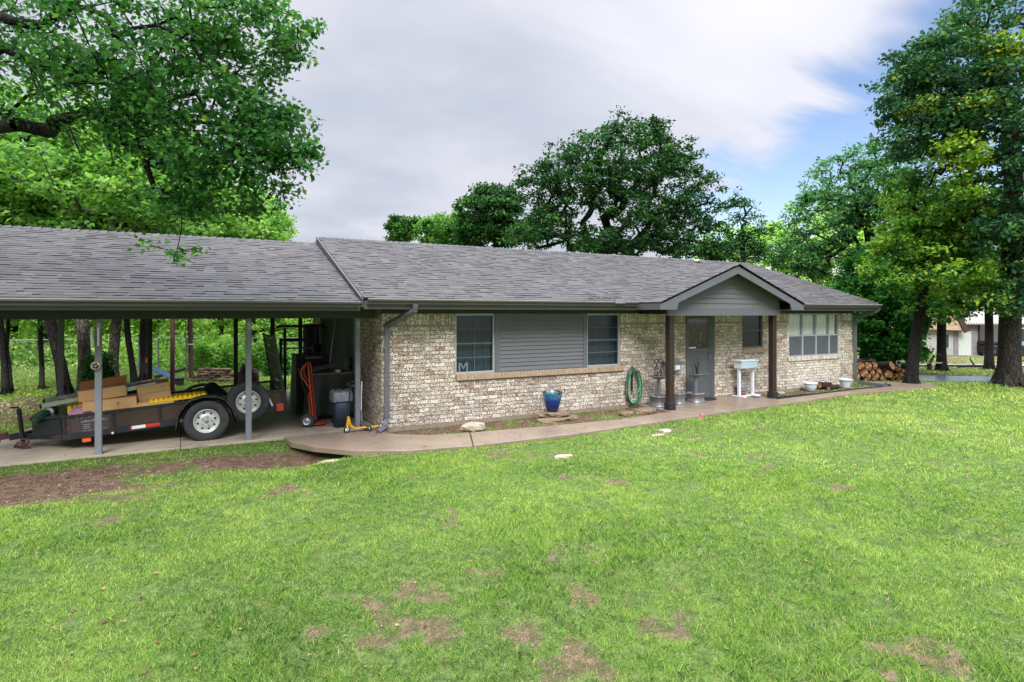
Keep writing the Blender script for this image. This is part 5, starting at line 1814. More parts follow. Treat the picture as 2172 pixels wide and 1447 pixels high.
bush('vine_bush', 'rounded bright vine-covered bush behind the stacked stones', 455, 760, 22.5, 1.0, 1.35, 6500, LEAF_WOOD, 71, .6)
bush('vine_bush', 'lighter leafy bush right of the barrel near the fence', 565, 770, 22.5, .8, 1.1, 4500, LEAF_WOOD, 72, .5)
bush('shrub', 'dark low shrub at the foot of the black rear post', 590, 800, 20.5, .45, .75, 2600, LEAF_DARK, 73, .6)
bush('shrub', 'leafy saplings at the base of the thick grey oak', 212, 800, 14.6, .42, 1.15, 2600, LEAF_NEAR, 74, .55, .11)

# ================================================================== TRAILER
MESHM = mesh_mat('expanded_mesh', (.13, .085, .06), .03, .28)
TX, TY, TZ = -2.82, .80, .345
TILT = math.radians(-4.06)
trl = empty('utility_trailer', (TX, TY, TZ), 'black open utility trailer with mesh sides parked nose-down under the carport', 'trailer', None, (0, TILT, 0))
x0, x1, y0, y1, z0, z1 = -1.97, 1.27, 0.0, 1.6, -.03, .33
b = MB()
for y in (y0, y1 - .05):
    b.bx(x0, x1, y, y + .05, z0, z0 + .10)
b.bx(x0, x0 + .05, y0 + .05, y1 - .05, z0, z0 + .10).bx(x1 - .05, x1, y0 + .05, y1 - .05, z0, z0 + .10)
for i in range(5):
    x = x0 + .5 + i * .55; b.bx(x, x + .04, y0 + .05, y1 - .05, z0 + .01, z0 + .05)
b.build('frame', MT['trailer'], trl, bevel=.004)
b = MB(); b.bx(x0 + .05, x1 - .05, y0 + .05, y1 - .05, z0 + .055, z0 + .075); b.build('deck', MT['ply'], trl)
for y in (y0, y1 - .04):
    b = MB()
    b.bar((x0, y + .02, z1 + .0), (x1, y + .02, z1 + .0), .045, .04)
    for x in (x0 + .025, x0 + .66, x0 + 1.30, x0 + 1.72, x1 - .35, x1 - .025):
        b.bx(x - .022, x + .022, y, y + .04, z0 + .10, z1 - .02)
    b.build('side_rail', MT['trailer'], trl, bevel=.003)
    b = MB(); yy = y + .02
    b.add([(x0 + .05, yy, z0 + .10), (x1 - .05, yy, z0 + .10), (x1 - .05, yy, z1 - .02), (x0 + .05, yy, z1 - .02)], [(0, 1, 2, 3)])
    b.build('mesh_side', MESHM, trl)
b = MB(); b.bar((x0 + .02, y0 + .04, z1), (x0 + .02, y1 - .04, z1), .045, .04); b.build('front_rail', MT['trailer'], trl)
# upright ramp gate at the rear
b = MB()
for y in (y0 + .05, y1 - .05): b.bar((x1 + .03, y, z0 + .08), (x1 - .09, y, 1.33), .05, .05, up=(0, 1, 0))
for k in range(5):
    t = k / 4; b.bar((x1 + .03 - .12 * t, y0 + .075, z0 + .10 + 1.2 * t), (x1 + .03 - .12 * t, y1 - .075, z0 + .10 + 1.2 * t), .04, .04)
rg = b.build('ramp_gate', MT['tarp'], trl)
b = MB(); b.add([(x1 + .025, y0 + .07, z0 + .1), (x1 + .025, y1 - .07, z0 + .1), (x1 - .09, y1 - .07, 1.31), (x1 - .09, y0 + .07, 1.31)], [(0, 1, 2, 3)])
b.build('gate_mesh', mesh_mat('gate_mesh', (.015, .02, .02), .03, .75), rg)


def wheel(parent, c, side=-1, name='wheel'):
    """fat trailer tyre on a white eight-hole rim; side -1 faces -y"""
    root = MB()
    w = .20; Rr = .345
    prof = []
    pr = [(.195, -.078), (.215, -.092), (.265, -.100), (.315, -.094), (.336, -.078), (.345, -.055)]
    tread = []
    for i in range(9):
        h = -.05 + .1 * i / 8; tread += [(.345 - (.006 if i % 2 else 0), h)]
    prof = pr + tread + [(r, -h) for r, h in reversed(pr)]
    tb = MB(); tb.lathe([(r, h) for r, h in prof], (0, 0, 0), 48, 'y')
    t = tb.build(name, MT['rubber'], parent, loc=c)
    s = side
    rb = MB()
    rb.lathe([(.200, s * .080), (.197, s * .092), (.188, s * .092), (.180, s * .070), (.168, s * .052), (.150, s * .046), (.115, s * .054), (.098, s * .066), (.078, s * .070), (.06, s * .066), (.0, s * .066)], (0, 0, 0), 40, 'y')
    rb.lathe([(.200, s * .080), (.198, -s * .08)], (0, 0, 0), 32, 'y')
    r = rb.build('rim', MT['rim'], t)
    hb = MB()
    for k in range(8):
        a = k * math.pi / 4 + .2; hb.lathe([(0, s * .0585), (.0165, s * .0575), (.0165, s * .03)], (math.cos(a) * .134, 0, math.sin(a) * .134), 12, 'y')
    build_parts(hb, 'rim_hole', MT['black_matte'], t)
    nb = MB()
    for k in range(5):
        a = k * math.pi * .4; nb.lathe([(0, s * .084), (.010, s * .082), (.011, s * .06)], (math.cos(a) * .075, 0, math.sin(a) * .075), 8, 'y')
    build_parts(nb, 'wheel_nut', MT['grey_metal'], t)
    nb = MB(); nb.lathe([(0, s * .098), (.024, s * .096), (.030, s * .088), (.030, s * .06)], (0, 0, 0), 16, 'y')
    nb.build('hub_cap', MT['grey_metal'], t)
    return t


wheel(trl, (0, -.155, 0))
wheel(trl, (0, 1.755, 0), 1)
sc_ = WY(528, 853, .62)
wheel(trl, (.66, -.13, .225), name='spare_wheel')
b = MB(); b.tube([(.0, -.1, 0), (0, 1.7, 0)], .03, 10); b.bx(-.3, .3, .1, .15, -.06, -.035); b.bx(-.3, .3, 1.45, 1.5, -.06, -.035); b.build('axle', MT['trailer'], trl)
b = MB(); b.tube([(.66, -.1, .225), (.66, .03, .225)], .03, 10); b.bx(.62, .70, .0, .03, .05, .3); b.build('spare_mount', MT['trailer'], trl)
for yy, w in ((-.28, .26), (1.62, .26)):
    b = MB(); prof = [(-.46, -.07), (-.40, .17), (-.30, .32), (-.17, .395), (0, .42), (.17, .395), (.30, .32), (.40, .17), (.46, -.07)]
    pts = [(p[0], p[1]) for p in prof]
    fine = []
    for i in range(len(pts) - 1):
        for t in (0, .33, .66): fine.append((pts[i][0] * (1 - t) + pts[i + 1][0] * t, pts[i][1] * (1 - t) + pts[i + 1][1] * t))
    fine.append(pts[-1])
    b.smooth = True
    vs = []; fs = []
    for x, z in fine:
        vs += [(x, yy, z), (x, yy + w, z), (x * .98, yy + w, z - .012), (x * .98, yy, z - .012), (x * .93, yy, z - .03), (x, yy - .0, z)]
    n = 6
    for i in range(len(fine) - 1):
        for a, c in ((0, 1), (2, 3), (3, 4), (4, 5)): fs.append((i * n + a, i * n + c, (i + 1) * n + c, (i + 1) * n + a))
    b.add(vs, fs)
    b.build('fender', MT['trailer'], trl)
# tongue, coupler, jack, toolbox
b = MB()
b.bar((x0, y0 + .12, z0 + .05), (x0 - .62, .72, z0 + .05), .05, .09); b.bar((x0, y1 - .12, z0 + .05), (x0 - .62, .88, z0 + .05), .05, .09)
b.bar((x0 - .58, .8, z0 + .05), (x0 - .80, .8, z0 + .05), .07, .09)
tg = b.build('tongue', MT['trailer'], trl)
b = MB(); b.bar((x0 - .78, .8, z0 + .065), (x0 - .98, .8, z0 + .05), .08, .06); b.bx(x0 - .93, x0 - .82, .77, .83, z0 + .09, z0 + .13); b.lathe([(.0, .04), (.04, .03), (.045, -.05), (.03, -.055)], (x0 - .96, .8, z0 + .04), 14); b.build('coupler', MT['rust'], tg, bevel=.004)
b = MB(); b.tube([(x0 - .62, .62, z0 + .50), (x0 - .60, .62, -.26)], .032, 12); b.tube([(x0 - .62, .62, z0 + .50), (x0 - .62, .62, z0 + .53), (x0 - .72, .60, z0 + .54)], .014, 8); b.lathe([(0, 0), (.07, 0), (.07, -.012), (0, -.012)], (x0 - .60, .62, -.25), 14); b.build('jack', MT['trailer'], trl)
b = MB()
for q in range(3):
    pts = []
    for i in range(36):
        t = i / 35; a = t * 12 + q
        pts.append((x0 - .62 + .10 * math.sin(a) * (1 - t * .3) + q * .02, .52 + .07 * math.cos(a * 1.3), -.02 - t * .26 + .03 * math.sin(a * 2)))
    b.tube(pts, .011, 5)
b.build('safety_chain', MT['rust'], trl)
b = MB()
hb_ = [(x0 - .02, y0 + .10), (x0 - .02, y1 - .10), (x0 - .42, 1.12), (x0 - .42, .30)]
b.prism(hb_, z0 + .10, z1 - .02)
tbx = b.build('toolbox', MT['toolbox'], trl, bevel=.012)
b = MB()
lid = [(x0 - .0, y0 + .08), (x0 - .0, y1 - .08), (x0 - .44, 1.14), (x0 - .44, .28)]
n = 4
b.add([(x, y, z1 - .018) for x, y in lid] + [(x, y, z1 + .02) for x, y in lid] + [(x0 - .12, y0 + .35, z1 + .05), (x0 - .12, y1 - .35, z1 + .05)],
      [(0, 1, 5, 4), (1, 2, 6, 5), (2, 3, 7, 6), (3, 0, 4, 7), (4, 5, 9, 8), (5, 6, 9), (6, 7, 8, 9), (7, 4, 8), (3, 2, 1, 0)])
b.build('toolbox_lid', MT['toolbox'], tbx)
b = MB(); b.bx(1.13, 1.24, -.055, -.004, -.025, .085); tl = b.build('tail_light', MT['red'], trl, bevel=.006)
b = MB(); b.bx(1.125, 1.245, -.035, -.003, -.035, .095); b.build('light_housing', MT['grey_metal'], tl)
b = MB(); b.bar((1.06, -.02, .07), (1.02, -.02, .21), .03, .03, up=(0, 1, 0)); b.build('marker_stick', MT['white'], trl)
b = MB(); b.bx(x0 + .24, x0 + .35, -.006, .03, z0 - .065, z0 - .01); b.build('side_reflector', MT['amber'], trl)
b = MB(); b.bx(x0 + .90, x0 + 1.09, -.004, -.001, z0 + .03, z0 + .082); b.mi = 1; b.bx(x0 + 1.09, x0 + 1.29, -.004, -.001, z0 + .03, z0 + .082); b.bx(x0 + .875, x0 + .90, -.004, -.001, z0 + .03, z0 + .082)
b.build('reflective_tape', [MT['white_pure'], MT['red']], trl)
b = MB(); b.bx(x0 + 1.56, x0 + 1.70, -.004, -.001, z0 + .035, z0 + .085); b.build('number_plate', MT['alu'], trl)
b = MB(); b.tube([(x0 + .64, -.012, z0 + .02), (x0 + .64, -.03, z0 + .02)], .018, 12); b.build('marker_lamp', MT['white_pure'], trl)


def T(x, y, z):
    """trailer-local point to world"""
    c, s = math.cos(TILT), math.sin(TILT)
    return (TX + x * c + z * s, TY + y, TZ - x * s + z * c)


def on_trailer(name, label, cat, loc, rz=0, tilt=TILT, group=None):
    return empty(name, T(*loc), label, cat, group, (0, tilt, rz))


ZD = z0 + .076   # deck height (local)
# open flat carton at the front corner, carton with raised flaps behind it
t = on_trailer('cardboard_box', 'long low cardboard box lying on the near rail of the trailer', 'box', (-1.40, .18, z1 + .03))
b = MB(); b.bx(-.30, .42, -.12, .35, -.03, .16); b.build('carton', MT['card'], t, bevel=.004)
b = MB(); b.bx(-.295, .415, -.1, .33, .160, .166); b.build('flap', MT['card_dark'], t)
b = MB(); b.bx(-.302, .422, .09, .14, .1665, .168); b.bx(.4205, .423, .09, .14, .06, .166); b.build('packing_tape', MT['tape'], t)
b = MB()
for k in range(22):
    a = k * 2 * math.pi / 22; a2 = (k + 1) * 2 * math.pi / 22
    b.bar((.17 + .028 * math.cos(a), -.122, .075 + .028 * math.sin(a)), (.17 + .028 * math.cos(a2), -.122, .075 + .028 * math.sin(a2)), .003, .003)
b.bx(.16, .18, -.1225, -.121, .055, .095).bx(.150, .19, -.1225, -.121, .072, .078)
b.bx(.02, .11, -.1225, -.121, .070, .077)
b.build('printed_mark', MT['card_dark'], t)
t = on_trailer('cardboard_box', 'upright cardboard carton with its flaps standing open, on top of the long low box', 'box', (-1.46, .32, z1 + .20), .05, TILT - .03)
b = MB(); b.bx(-.30, .34, -.18, .16, .0, .17).build('carton', MT['card'], t, bevel=.003)
b = MB()
b.add([(-.30, .17, .17), (.34, .17, .17), (.36, .28, .30), (-.28, .28, .28), (-.30, .18, .165), (.34, .18, .165), (.36, .29, .295), (-.28, .29, .275)], [(0, 1, 2, 3), (4, 7, 6, 5), (0, 4, 5, 1), (2, 6, 7, 3), (1, 5, 6, 2), (0, 3, 7, 4)])
b.add([(.34, -.17, .17), (.34, .16, .17), (.385, .16, .29), (.365, -.14, .24)], [(0, 1, 2, 3), (3, 2, 1, 0)])
b.build('flap', MT['card_dark'], t)
t = on_trailer('cardboard_box', 'tilted brown carton with a bare end standing mid-trailer on the yellow panel', 'box', (-.70, .36, z1 + .10), .08, TILT - .05)
b = MB(); b.bx(-.27, .20, -.10, .26, -.04, .235); b.build('carton', MT['card'], t, bevel=.003)
b = MB(); b.bx(-.274, -.271, -.09, .25, -.30, .22); b.build('carton_end', MT['card_dark'], t)
b = MB(); b.add([(-.26, .26, .235), (.20, .26, .235), (.21, .20, .27), (-.24, .22, .262), (-.26, .27, .235), (.20, .27, .235)], [(0, 1, 2, 3), (3, 2, 5, 4)]); b.build('flap', MT['card_dark'], t)
b = MB(); b.bx(-.26, .19, -.1025, -.1005, .085, .115); b.bx(.06, .15, -.103, -.1005, .15, .20); b.build('packing_tape', MT['tape'], t)
t = on_trailer('cardboard_sheet', 'folded sheet of cardboard wedged along the near rail under the yellow panel', 'cardboard', (-.72, .12, z1 + .02))
b = MB(); b.add([(-.34, -.10, .0), (.26, -.10, .0), (.30, -.05, .07), (-.30, .0, .05), (-.34, -.09, -.012), (.26, -.09, -.012), (.30, -.04, .058), (-.30, .01, .038)], [(0, 1, 2, 3), (4, 7, 6, 5), (0, 4, 5, 1), (1, 5, 6, 2), (2, 6, 7, 3), (3, 7, 4, 0)])
b.build('sheet', MT['card'], t)


def ribbed(t, w, d, h, m, seed):
    rr = random.Random(seed)
    b = MB()
    nx = int(w / .07)
    for i in range(nx):
        for j in range(int(d / .16)):
            x = -w / 2 + i * .07; y = j * .16
            b.bx(x + .006, x + .064, y + .008, y + .152, h * .5, h + rr.uniform(-.004, .006))
    b.bx(-w / 2, w / 2, -.02, d, 0, h * .5)
    return b.build('panel', m, t, bevel=.006)


t = on_trailer('plastic_panel', 'long yellow ribbed plastic panel lying level beneath the tilted carton', 'plastic panel', (-.38, .04, z1 + .045), 0, TILT)
ribbed(t, .86, .5, .055, MT['yellow'], 1)
t = on_trailer('plastic_panel', 'crumpled-looking yellow ribbed panel at the front of the trailer beside the pink box', 'plastic panel', (-1.72, .32, z1 + .02), .1, TILT - .08)
ribbed(t, .42, .46, .11, MT['yellow'], 2)
t = on_trailer('printed_box', 'flat pink printed box on top of the dark blue box', 'box', (-1.72, .16, z1 + .015))
b = MB(); b.add([(-.17, -.1, 0), (.14, -.1, 0), (.16, .14, .07), (-.12, .14, .07), (-.17, -.1, .03), (.14, -.1, .03), (.16, .14, .10), (-.12, .14, .10)], [(0, 3, 2, 1), (4, 5, 6, 7), (0, 1, 5, 4), (1, 2, 6, 5), (2, 3, 7, 6), (3, 0, 4, 7)])
b.build('box_body', MT['pink'], t)
b = MB(); b.bar((-.08, -.03, .055), (.10, .07, .087), .006, .03, up=(0, 1, 0)); b.build('printed_line', MT['white_pure'], t)
t = on_trailer('printed_box', 'dark blue printed box with a light blue patch in the front of the trailer', 'box', (-1.66, .10, .19))
b = MB(); b.bx(-.2, .24, -.05, .30, -.12, .15); b.build('box_body', MT['blue_print'], t, bevel=.004)
b = MB(); b.bx(-.08, .0, -.053, -.051, .085, .13); b.mi = 1; b.bx(-.14, -.11, -.053, -.051, .085, .115); b.bx(.02, .05, -.053, -.051, .09, .12); b.bx(.07, .09, -.053, -.051, .09, .115); b.bx(.16, .21, -.053, -.051, .08, .14)
b.build('printed_patch', [MT['cyan_print'], MT['white_pure']], t)
# the blue bag behind the mesh: white scribbled lettering, a green leaf mark
t = on_trailer('printed_sack', 'navy sack with white lettering and a green emblem showing through the front mesh side', 'sack', (-1.56, .06, ZD))
b = MB(); b.bx(-.20, .20, -.02, .2, 0, .24); b.build('sack_body', MT['blue_print'], t, bevel=.02)
b = MB(); rr = random.Random(4)
x = -.17
while x < .17:
    w = rr.uniform(.008, .022); b.bx(x, x + w, -.024, -.022, .165 + .0 * x, .165 + rr.uniform(.012, .035)); x += w + .006
for zz in (.12, .09, .06):
    x = -.15
    while x < -.06: w = rr.uniform(.008, .016); b.bx(x, x + w, -.024, -.022, zz, zz + .012); x += w + .005
b.bx(-.17, .17, -.024, -.022, .025, .031)
b.mi = 1
for k in range(7): a = k * .9; b.bx(.02 + .03 * math.cos(a), .055 + .03 * math.cos(a), -.0245, -.022, .09 + .03 * math.sin(a), .11 + .03 * math.sin(a))
b.build('lettering', [MT['white_pure'], MT['hose']], t)
# grey channels laid across the toolbox
for k, (px0, py0, px1, py1, yy) in enumerate(((90, 862, 330, 815, 1.15), (97, 850, 340, 805, 1.45))):
    a = WY(px0, py0, yy); c = WY(px1, py1, yy)
    b = MB(); d = Vector(c) - Vector(a)
    b.bar((0, 0, 0), d, .09, .045)
    b.bar(Vector((0, -.04, .025)), d + Vector((0, -.04, .025)), .012, .03)
    o = b.build('metal_channel', MT['alu'] if k == 0 else MT['grey_metal'], loc=a)
    b = MB(); b.bar((-.03, 0, -.004), (.0, 0, 0), .10, .055); b.build('end_cap', MT['black'], o)
    tag(o, ('nearer' if k == 0 else 'farther') + ' of the two long grey channels poking over the trailer toolbox', 'metal channel')
# corrugated hose on the toolbox
b = MB(); pts = []; rs = []
a = Vector(WY(72, 897, .95)); c = Vector(WY(120, 868, 1.25))
for i in range(60):
    t_ = i / 59; pts.append(a + (c - a) * t_ + Vector((0, 0, .03 * math.sin(t_ * 3)))); rs.append(.052 if i % 2 else .042)
b.tube(pts, rs, 12)
o = b.build('corrugated_hose', MT['green_dark']); b = MB(); b.tube([a + (c - a) * .62 + Vector((0, 0, .03)), a + (c - a) * .74 + Vector((0, 0, .026))], .056, 12); b.build('hose_label', MT['white'], o)
tag(o, 'fat dark green corrugated hose lying over the trailer toolbox', 'hose')
# black tarp heap in the rear half
b = MB(); n = 26; vs = []; fs = []
for i in range(n + 1):
    for j in range(11):
        u, v = i / n, j / 10
        h = math.sin(math.pi * u) ** .6 * math.sin(math.pi * v) ** .5
        vs.append((u * .75 - .37 + random.uniform(-.01, .01), v * .8, .02 + h * (.40 + .05 * math.sin(u * 9 + v * 5)) + random.uniform(-.012, .012)))
for i in range(n):
    for j in range(10): fs.append((i * 11 + j, (i + 1) * 11 + j, (i + 1) * 11 + j + 1, i * 11 + j + 1))
b.smooth = True; b.add(vs, fs)
o = b.build('tarpaulin', MT['black'], loc=T(.12, .5, ZD)); o.rotation_euler = (0, TILT, 0)
tag(o, 'black tarpaulin heaped in the trailer behind the wheel', 'tarpaulin')
o = MB().bx(-.12, .12, -.12, .12, 0, .16).bx(-.13, .13, -.13, .13, .16, .18).build('small_crate', MT['blue_print'], loc=T(-1.04, .9, z1 + .03), bevel=.006)
tag(o, 'small dark printed carton between the two brown boxes on the trailer', 'box')
b = MB(); b.bx(-.06, .06, -.122, -.12, .04, .10); b.build('printed_patch', MT['cyan_print'], o)

# ================================================================== THINGS AT THE END WALL
FZ = .02
# hand truck
p = G(668, 902, FZ)
t = empty('hand_truck', (p[0], p[1], FZ), 'orange-red two-wheeled hand truck standing in front of the black cabinet', 'hand truck', None, (0, math.radians(-5), math.radians(-20)))
b = MB()
hw = .13; Hh = 1.20
pts = [(-.0, -hw, .10), (-.02, -hw, Hh * .70), (-.0, -hw, Hh * .82)]
b.tube([(0, -hw, .08), (0, -hw, Hh - .10), (.0, -hw * .75, Hh - .02), (0, 0, Hh + .0), (0, hw * .75, Hh - .02), (0, hw, Hh - .10), (0, hw, .08)], .014, 8)
# the loop handle bulging backwards
b.tube([(0, -hw, Hh * .58), (-.06, -hw, Hh * .68), (-.13, -hw, Hh * .78), (-.14, -hw, Hh * .88), (-.09, -hw * .9, Hh * .96), (0, -hw * .5, Hh + .005)], .013, 8)
b.tube([(0, hw, Hh * .58), (-.06, hw, Hh * .68), (-.13, hw, Hh * .78), (-.14, hw, Hh * .88), (-.09, hw * .9, Hh * .96), (0, hw * .5, Hh + .005)], .013, 8)
for z in (.20, .52, .78): b.bar((0, -hw, z), (0, hw, z), .022, .01)
b.tube([(-.045, -hw, .12), (-.045, -hw, .6), (0, -hw, .66)], .010, 8); b.tube([(-.045, hw, .12), (-.045, hw, .6), (0, hw, .66)], .010, 8)
b.build('frame', MT['orange'], t)
b = MB(); b.bx(0, .20, -hw - .03, hw + .03, .03, .038); b.build('toe_plate', MT['orange'], t)
for s in (-1, 1):
    tb = MB(); tb.lathe([(.075, -.035), (.12, -.038), (.13, -.02), (.13, .02), (.12, .038), (.075, .035)], (0, 0, 0), 28, 'y')
    w = tb.build('wheel', MT['rubber'], t, loc=(-.10, s * (hw + .055), .13))
    rb = MB(); rb.lathe([(.076, s * .036), (.07, s * .026), (.03, s * .02), (.024, s * .04), (0, s * .042)], (0, 0, 0), 22, 'y'); rb.lathe([(.076, -s * .036), (.07, -s * .026), (.0, -s * .02)], (0, 0, 0), 22, 'y'); rb.build('rim', MT['alu'], w)
b = MB(); b.tube([(-.10, -hw - .09, .13), (-.10, hw + .09, .13)], .009, 8); b.bar((-.10, -hw, .13), (0, -hw, .2), .012); b.bar((-.10, hw, .13), (0, hw, .2), .012); b.build('axle', MT['grey_metal'], t)

# black cabinet with things leaning on it
c1 = G(640, 893, FZ); c1 = (c1[0], 2.05, FZ)
t = empty('tool_cabinet', (-.78, 2.6, FZ), 'tall black metal cabinet behind the orange hand truck', 'cabinet')
b = MB(); b.bx(-.34, .34, -.3, .3, .05, 1.26); b.build('cabinet_body', MT['black'], t, bevel=.012)
b = MB()
for k in range(4): b.bx(-.32, .32, -.315, -.301, .10 + k * .29, .36 + k * .29)
build_parts(b, 'drawer', MT['black_matte'], t, bevel=.005)
b = MB()
for k in range(4): b.bx(-.16, .16, -.335, -.322, .32 + k * .29, .335 + k * .29)
build_parts(b, 'handle', MT['grey_metal'], t)
b = MB(); b.bar((-.30, -.34, 1.0), (-.19, -.40, .50), .03, .02).bar((-.22, -.34, 1.03), (-.11, -.40, .52), .03, .02)
for o, w_ in zip(build_parts(b, 'steel_bar', MT['grey_metal'], loc=(-.78, 2.6, FZ)), ('left', 'right')): tag(o, w_ + ' of two short grey steel bars leaning on the black cabinet', 'steel bar')
# power rack and weights
t = empty('exercise_rack', (-.62, 4.7, FZ), 'black exercise frame with pull-up bar standing behind the cabinet', 'exercise rack')
b = MB()
for x, y in ((-.42, -.3), (.30, -.3), (-.42, .4), (.30, .4)): b.bx(x - .03, x + .03, y - .03, y + .03, 0, 1.78 if y < 0 else 1.5)
b.bx(-.45, .33, .37, .43, 1.42, 1.50).bx(-.44, -.40, -.27, .37, .06, .12).bx(.28, .32, -.27, .37, .06, .12)
build_parts(b, 'upright', MT['black'], t)
b = MB(); b.tube([(-.62, -.3, 1.80), (-.45, -.3, 1.82), (.35, -.3, 1.82), (.55, -.3, 1.78)], .028, 8); b.build('pull_up_bar', MT['black'], t)
b = MB(); b.tube([(-.50, -.36, 1.30), (.42, -.36, 1.28)], .02, 8); b.build('barbell', MT['grey_metal'], t)
for x, r in ((.30, .14), (.36, .11), (.22, .12)):
    b = MB(); b.lathe([(0, -.02), (r, -.02), (r, .02), (0, .02)], (x, -.36, 1.28), 20, 'x'); b.build('weight_plate', MT['black'], t)
t = empty('upright_locker', (-.25, 5.2, FZ), 'narrow dark locker standing against the brick pier at the back of the carport', 'locker')
b = MB(); b.bx(-.19, .12, -.25, .25, 0, 1.85); b.build('locker_body', MT['black'], t, bevel=.01)
b = MB(); b.bx(-.205, -.192, -.22, .22, .05, 1.80); b.build('locker_door', MT['black_matte'], t)
b = MB(); b.bx(-.225, -.206, -.17, -.14, .9, 1.05); b.build('handle', MT['grey_metal'], t)
# green boards leaning behind the ramp
for k in range(2):
    p = WY(622 + 13 * k, 850, 3.1)
    b = MB(); b.obx((0, 0, .52), (.04, .22, 1.04), (0, .05 - .03 * k, .2))
    o = b.build('leaning_board', mat('green_board%d' % k, (.10, .19, .15), .6, .3), loc=(p[0], 3.1, FZ)); tag(o, ('left' if k == 0 else 'right') + ' of two narrow green boards standing between ramp and cabinet', 'board')

# covered grill and table near the corner
t = empty('workbench', (-.52, 1.85, FZ), 'plywood-topped workbench draped with a dark green cover beside the brick wall', 'workbench')
b = MB(); b.bx(-.42, .44, -.30, .35, .90, .935); b.build('bench_top', MT['ply'], t, bevel=.004)
b = MB(); vs = []; fs = []; n = 44
# skirt of the cover with folds
for i in range(n + 1):
    u = i / n * 2.34
    if u < .62: x, y = -.43, .32 - u
    elif u < 1.48: x, y = -.43 + (u - .62), -.31
    else: x, y = .43, -.31 + (u - 1.48) * .7
    for j in range(6):
        v = j / 5; a = .028 * math.sin(u * 17 + v * 2) * v + random.uniform(-.006, .006)
        ox = (-1 if x < -.42 else 0); oy = (-1 if y < -.30 else 0)
        vs.append((x + ox * (a + .03 * v), y + oy * (a + .03 * v), .895 - v * .80))
for i in range(n):
    for j in range(5): fs.append((i * 6 + j, (i + 1) * 6 + j, (i + 1) * 6 + j + 1, i * 6 + j + 1))
b.smooth = True; b.add(vs, fs); b.build('cover', MT['tarp'], t)
b = MB()
for x, y in ((-.38, -.26), (.38, -.26), (-.38, .3), (.38, .3)): b.bx(x - .03, x + .03, y - .03, y + .03, 0, .90)
build_parts(b, 'leg', MT['black_wood'], t)
rr = random.Random(9)
for k in range(5):
    b = MB(); a = Vector((-.95 + rr.uniform(-.05, .1), 1.62 + k * .06, .99 + .012 * k)); c = Vector((-.05 + rr.uniform(-.25, .0), 1.85 + k * .07, 1.10 + .01 * k))
    a.x = max(a.x, -.92)
    b.tube([(0, 0, 0), (c - a) * .5 + Vector((0, 0, .004)), c - a], .008 + .002 * (k % 2), 8)
    o = b.build('metal_rod', MT['alu'], loc=a); tag(o, 'slim pale metal rod in the bundle laid across the workbench', 'metal rod', 'rods on the workbench')
b = MB(); b.lathe([(0, 0), (.05, .0), (.06, .03), (.03, .05), (0, .05)], (0, 0, 0), 12, wob=.15); o = b.build('crumpled_rag', MT['white_pure'], loc=(-.42, 1.62, .957)); tag(o, 'crumpled white rag on the front of the workbench', 'rag')
# pole leaning on the dark boards and a hanging lamp fitting
a = Vector((-.25, 3.1, .62)); b = MB(); b.tube([(0, 0, 0), (.20, .10, 1.42)], .009, 8); o = b.build('long_pole', MT['alu'], loc=(-.32, 3.1, .62))
b = MB(); b.lathe([(0, -.08), (.03, -.07), (.035, .0), (.012, .05), (0, .05)], (0, 0, 0), 12); b.build('pole_socket', MT['white'], o)
b = MB(); b.tube([(-.005, 0, -.62), (0, 0, -.07)], .018, 8); b.build('pole_foot', MT['navy_plastic'], o)
tag(o, 'thin pale pole leaning on the dark board wall above the workbench', 'pole')
t = empty('electric_meter', (.085, 2.75, 1.02), 'small grey electrical box on the dark board wall', 'electrical box')
b = MB(); b.bx(-.08, .0, -.08, .08, -.14, .14); b.build('box_body', MT['grey_metal'], t, bevel=.01)
b = MB(); b.tube([(-.03, .02, .14), (-.03, .02, .9)], .012, 8); b.build('conduit', MT['grey_dark'], t)
b = MB(); b.lathe([(.05, -.03), (.06, .04), (0, .04)], (0, 0, 0), 14); o = b.build('ceiling_fan', MT['grey_dark'], loc=(-.62, 3.2, 2.15))
b = MB()
for k in range(4):
    a = k * math.pi / 2 + .4; b.obx((math.cos(a) * .34, math.sin(a) * .34, .0), (.50, .12, .01), (.12, 0, a))
build_parts(b, 'fan_blade', MT['green_dark'], o)
tag(o, 'dark ceiling fan under the carport near the end wall', 'fan')

# bin
p = G(735, 905, FZ)
t = empty('waste_bin', (-.56, .74, FZ), 'navy plastic bin with a pale liner bag folded over its rim', 'bin')
b = MB()
def rsq(b, r0_, r1_, z0_, z1_, n=36, pw=4, cap=False):
    vs = []; fs = []
    for z, r in ((z0_, r0_), (z1_, r1_)):
        for k in range(n):
            a = 2 * math.pi * k / n; q = (abs(math.cos(a)) ** pw + abs(math.sin(a)) ** pw) ** (-1 / pw)
            vs.append((r * q * math.cos(a), r * q * math.sin(a), z))
    for k in range(n): fs.append((k, (k + 1) % n, n + (k + 1) % n, n + k))
    if cap: fs += [tuple(reversed(range(n))), tuple(range(n, 2 * n))]
    sm = b.smooth; b.smooth = True; b.add(vs, fs); b.smooth = sm
rsq(b, .135, .175, 0, .60, cap=True); rsq(b, .185, .185, .585, .615); rsq(b, .150, .160, .08, .1)
b.build('bin_body', MT['navy_plastic'], t)
b = MB(); n = 48
vs = []; fs = []
for j, (r, z) in enumerate(((.165, .60), (.182, .68), (.196, .625), (.200, .54), (.196, .49))):
    for k in range(n):
        a = 2 * math.pi * k / n; q = (abs(math.cos(a)) ** 4 + abs(math.sin(a)) ** 4) ** (-.25)
        rr_ = (r + random.uniform(-.006, .006)) * q; vs.append((rr_ * math.cos(a), rr_ * math.sin(a), z + random.uniform(-.012, .012)))
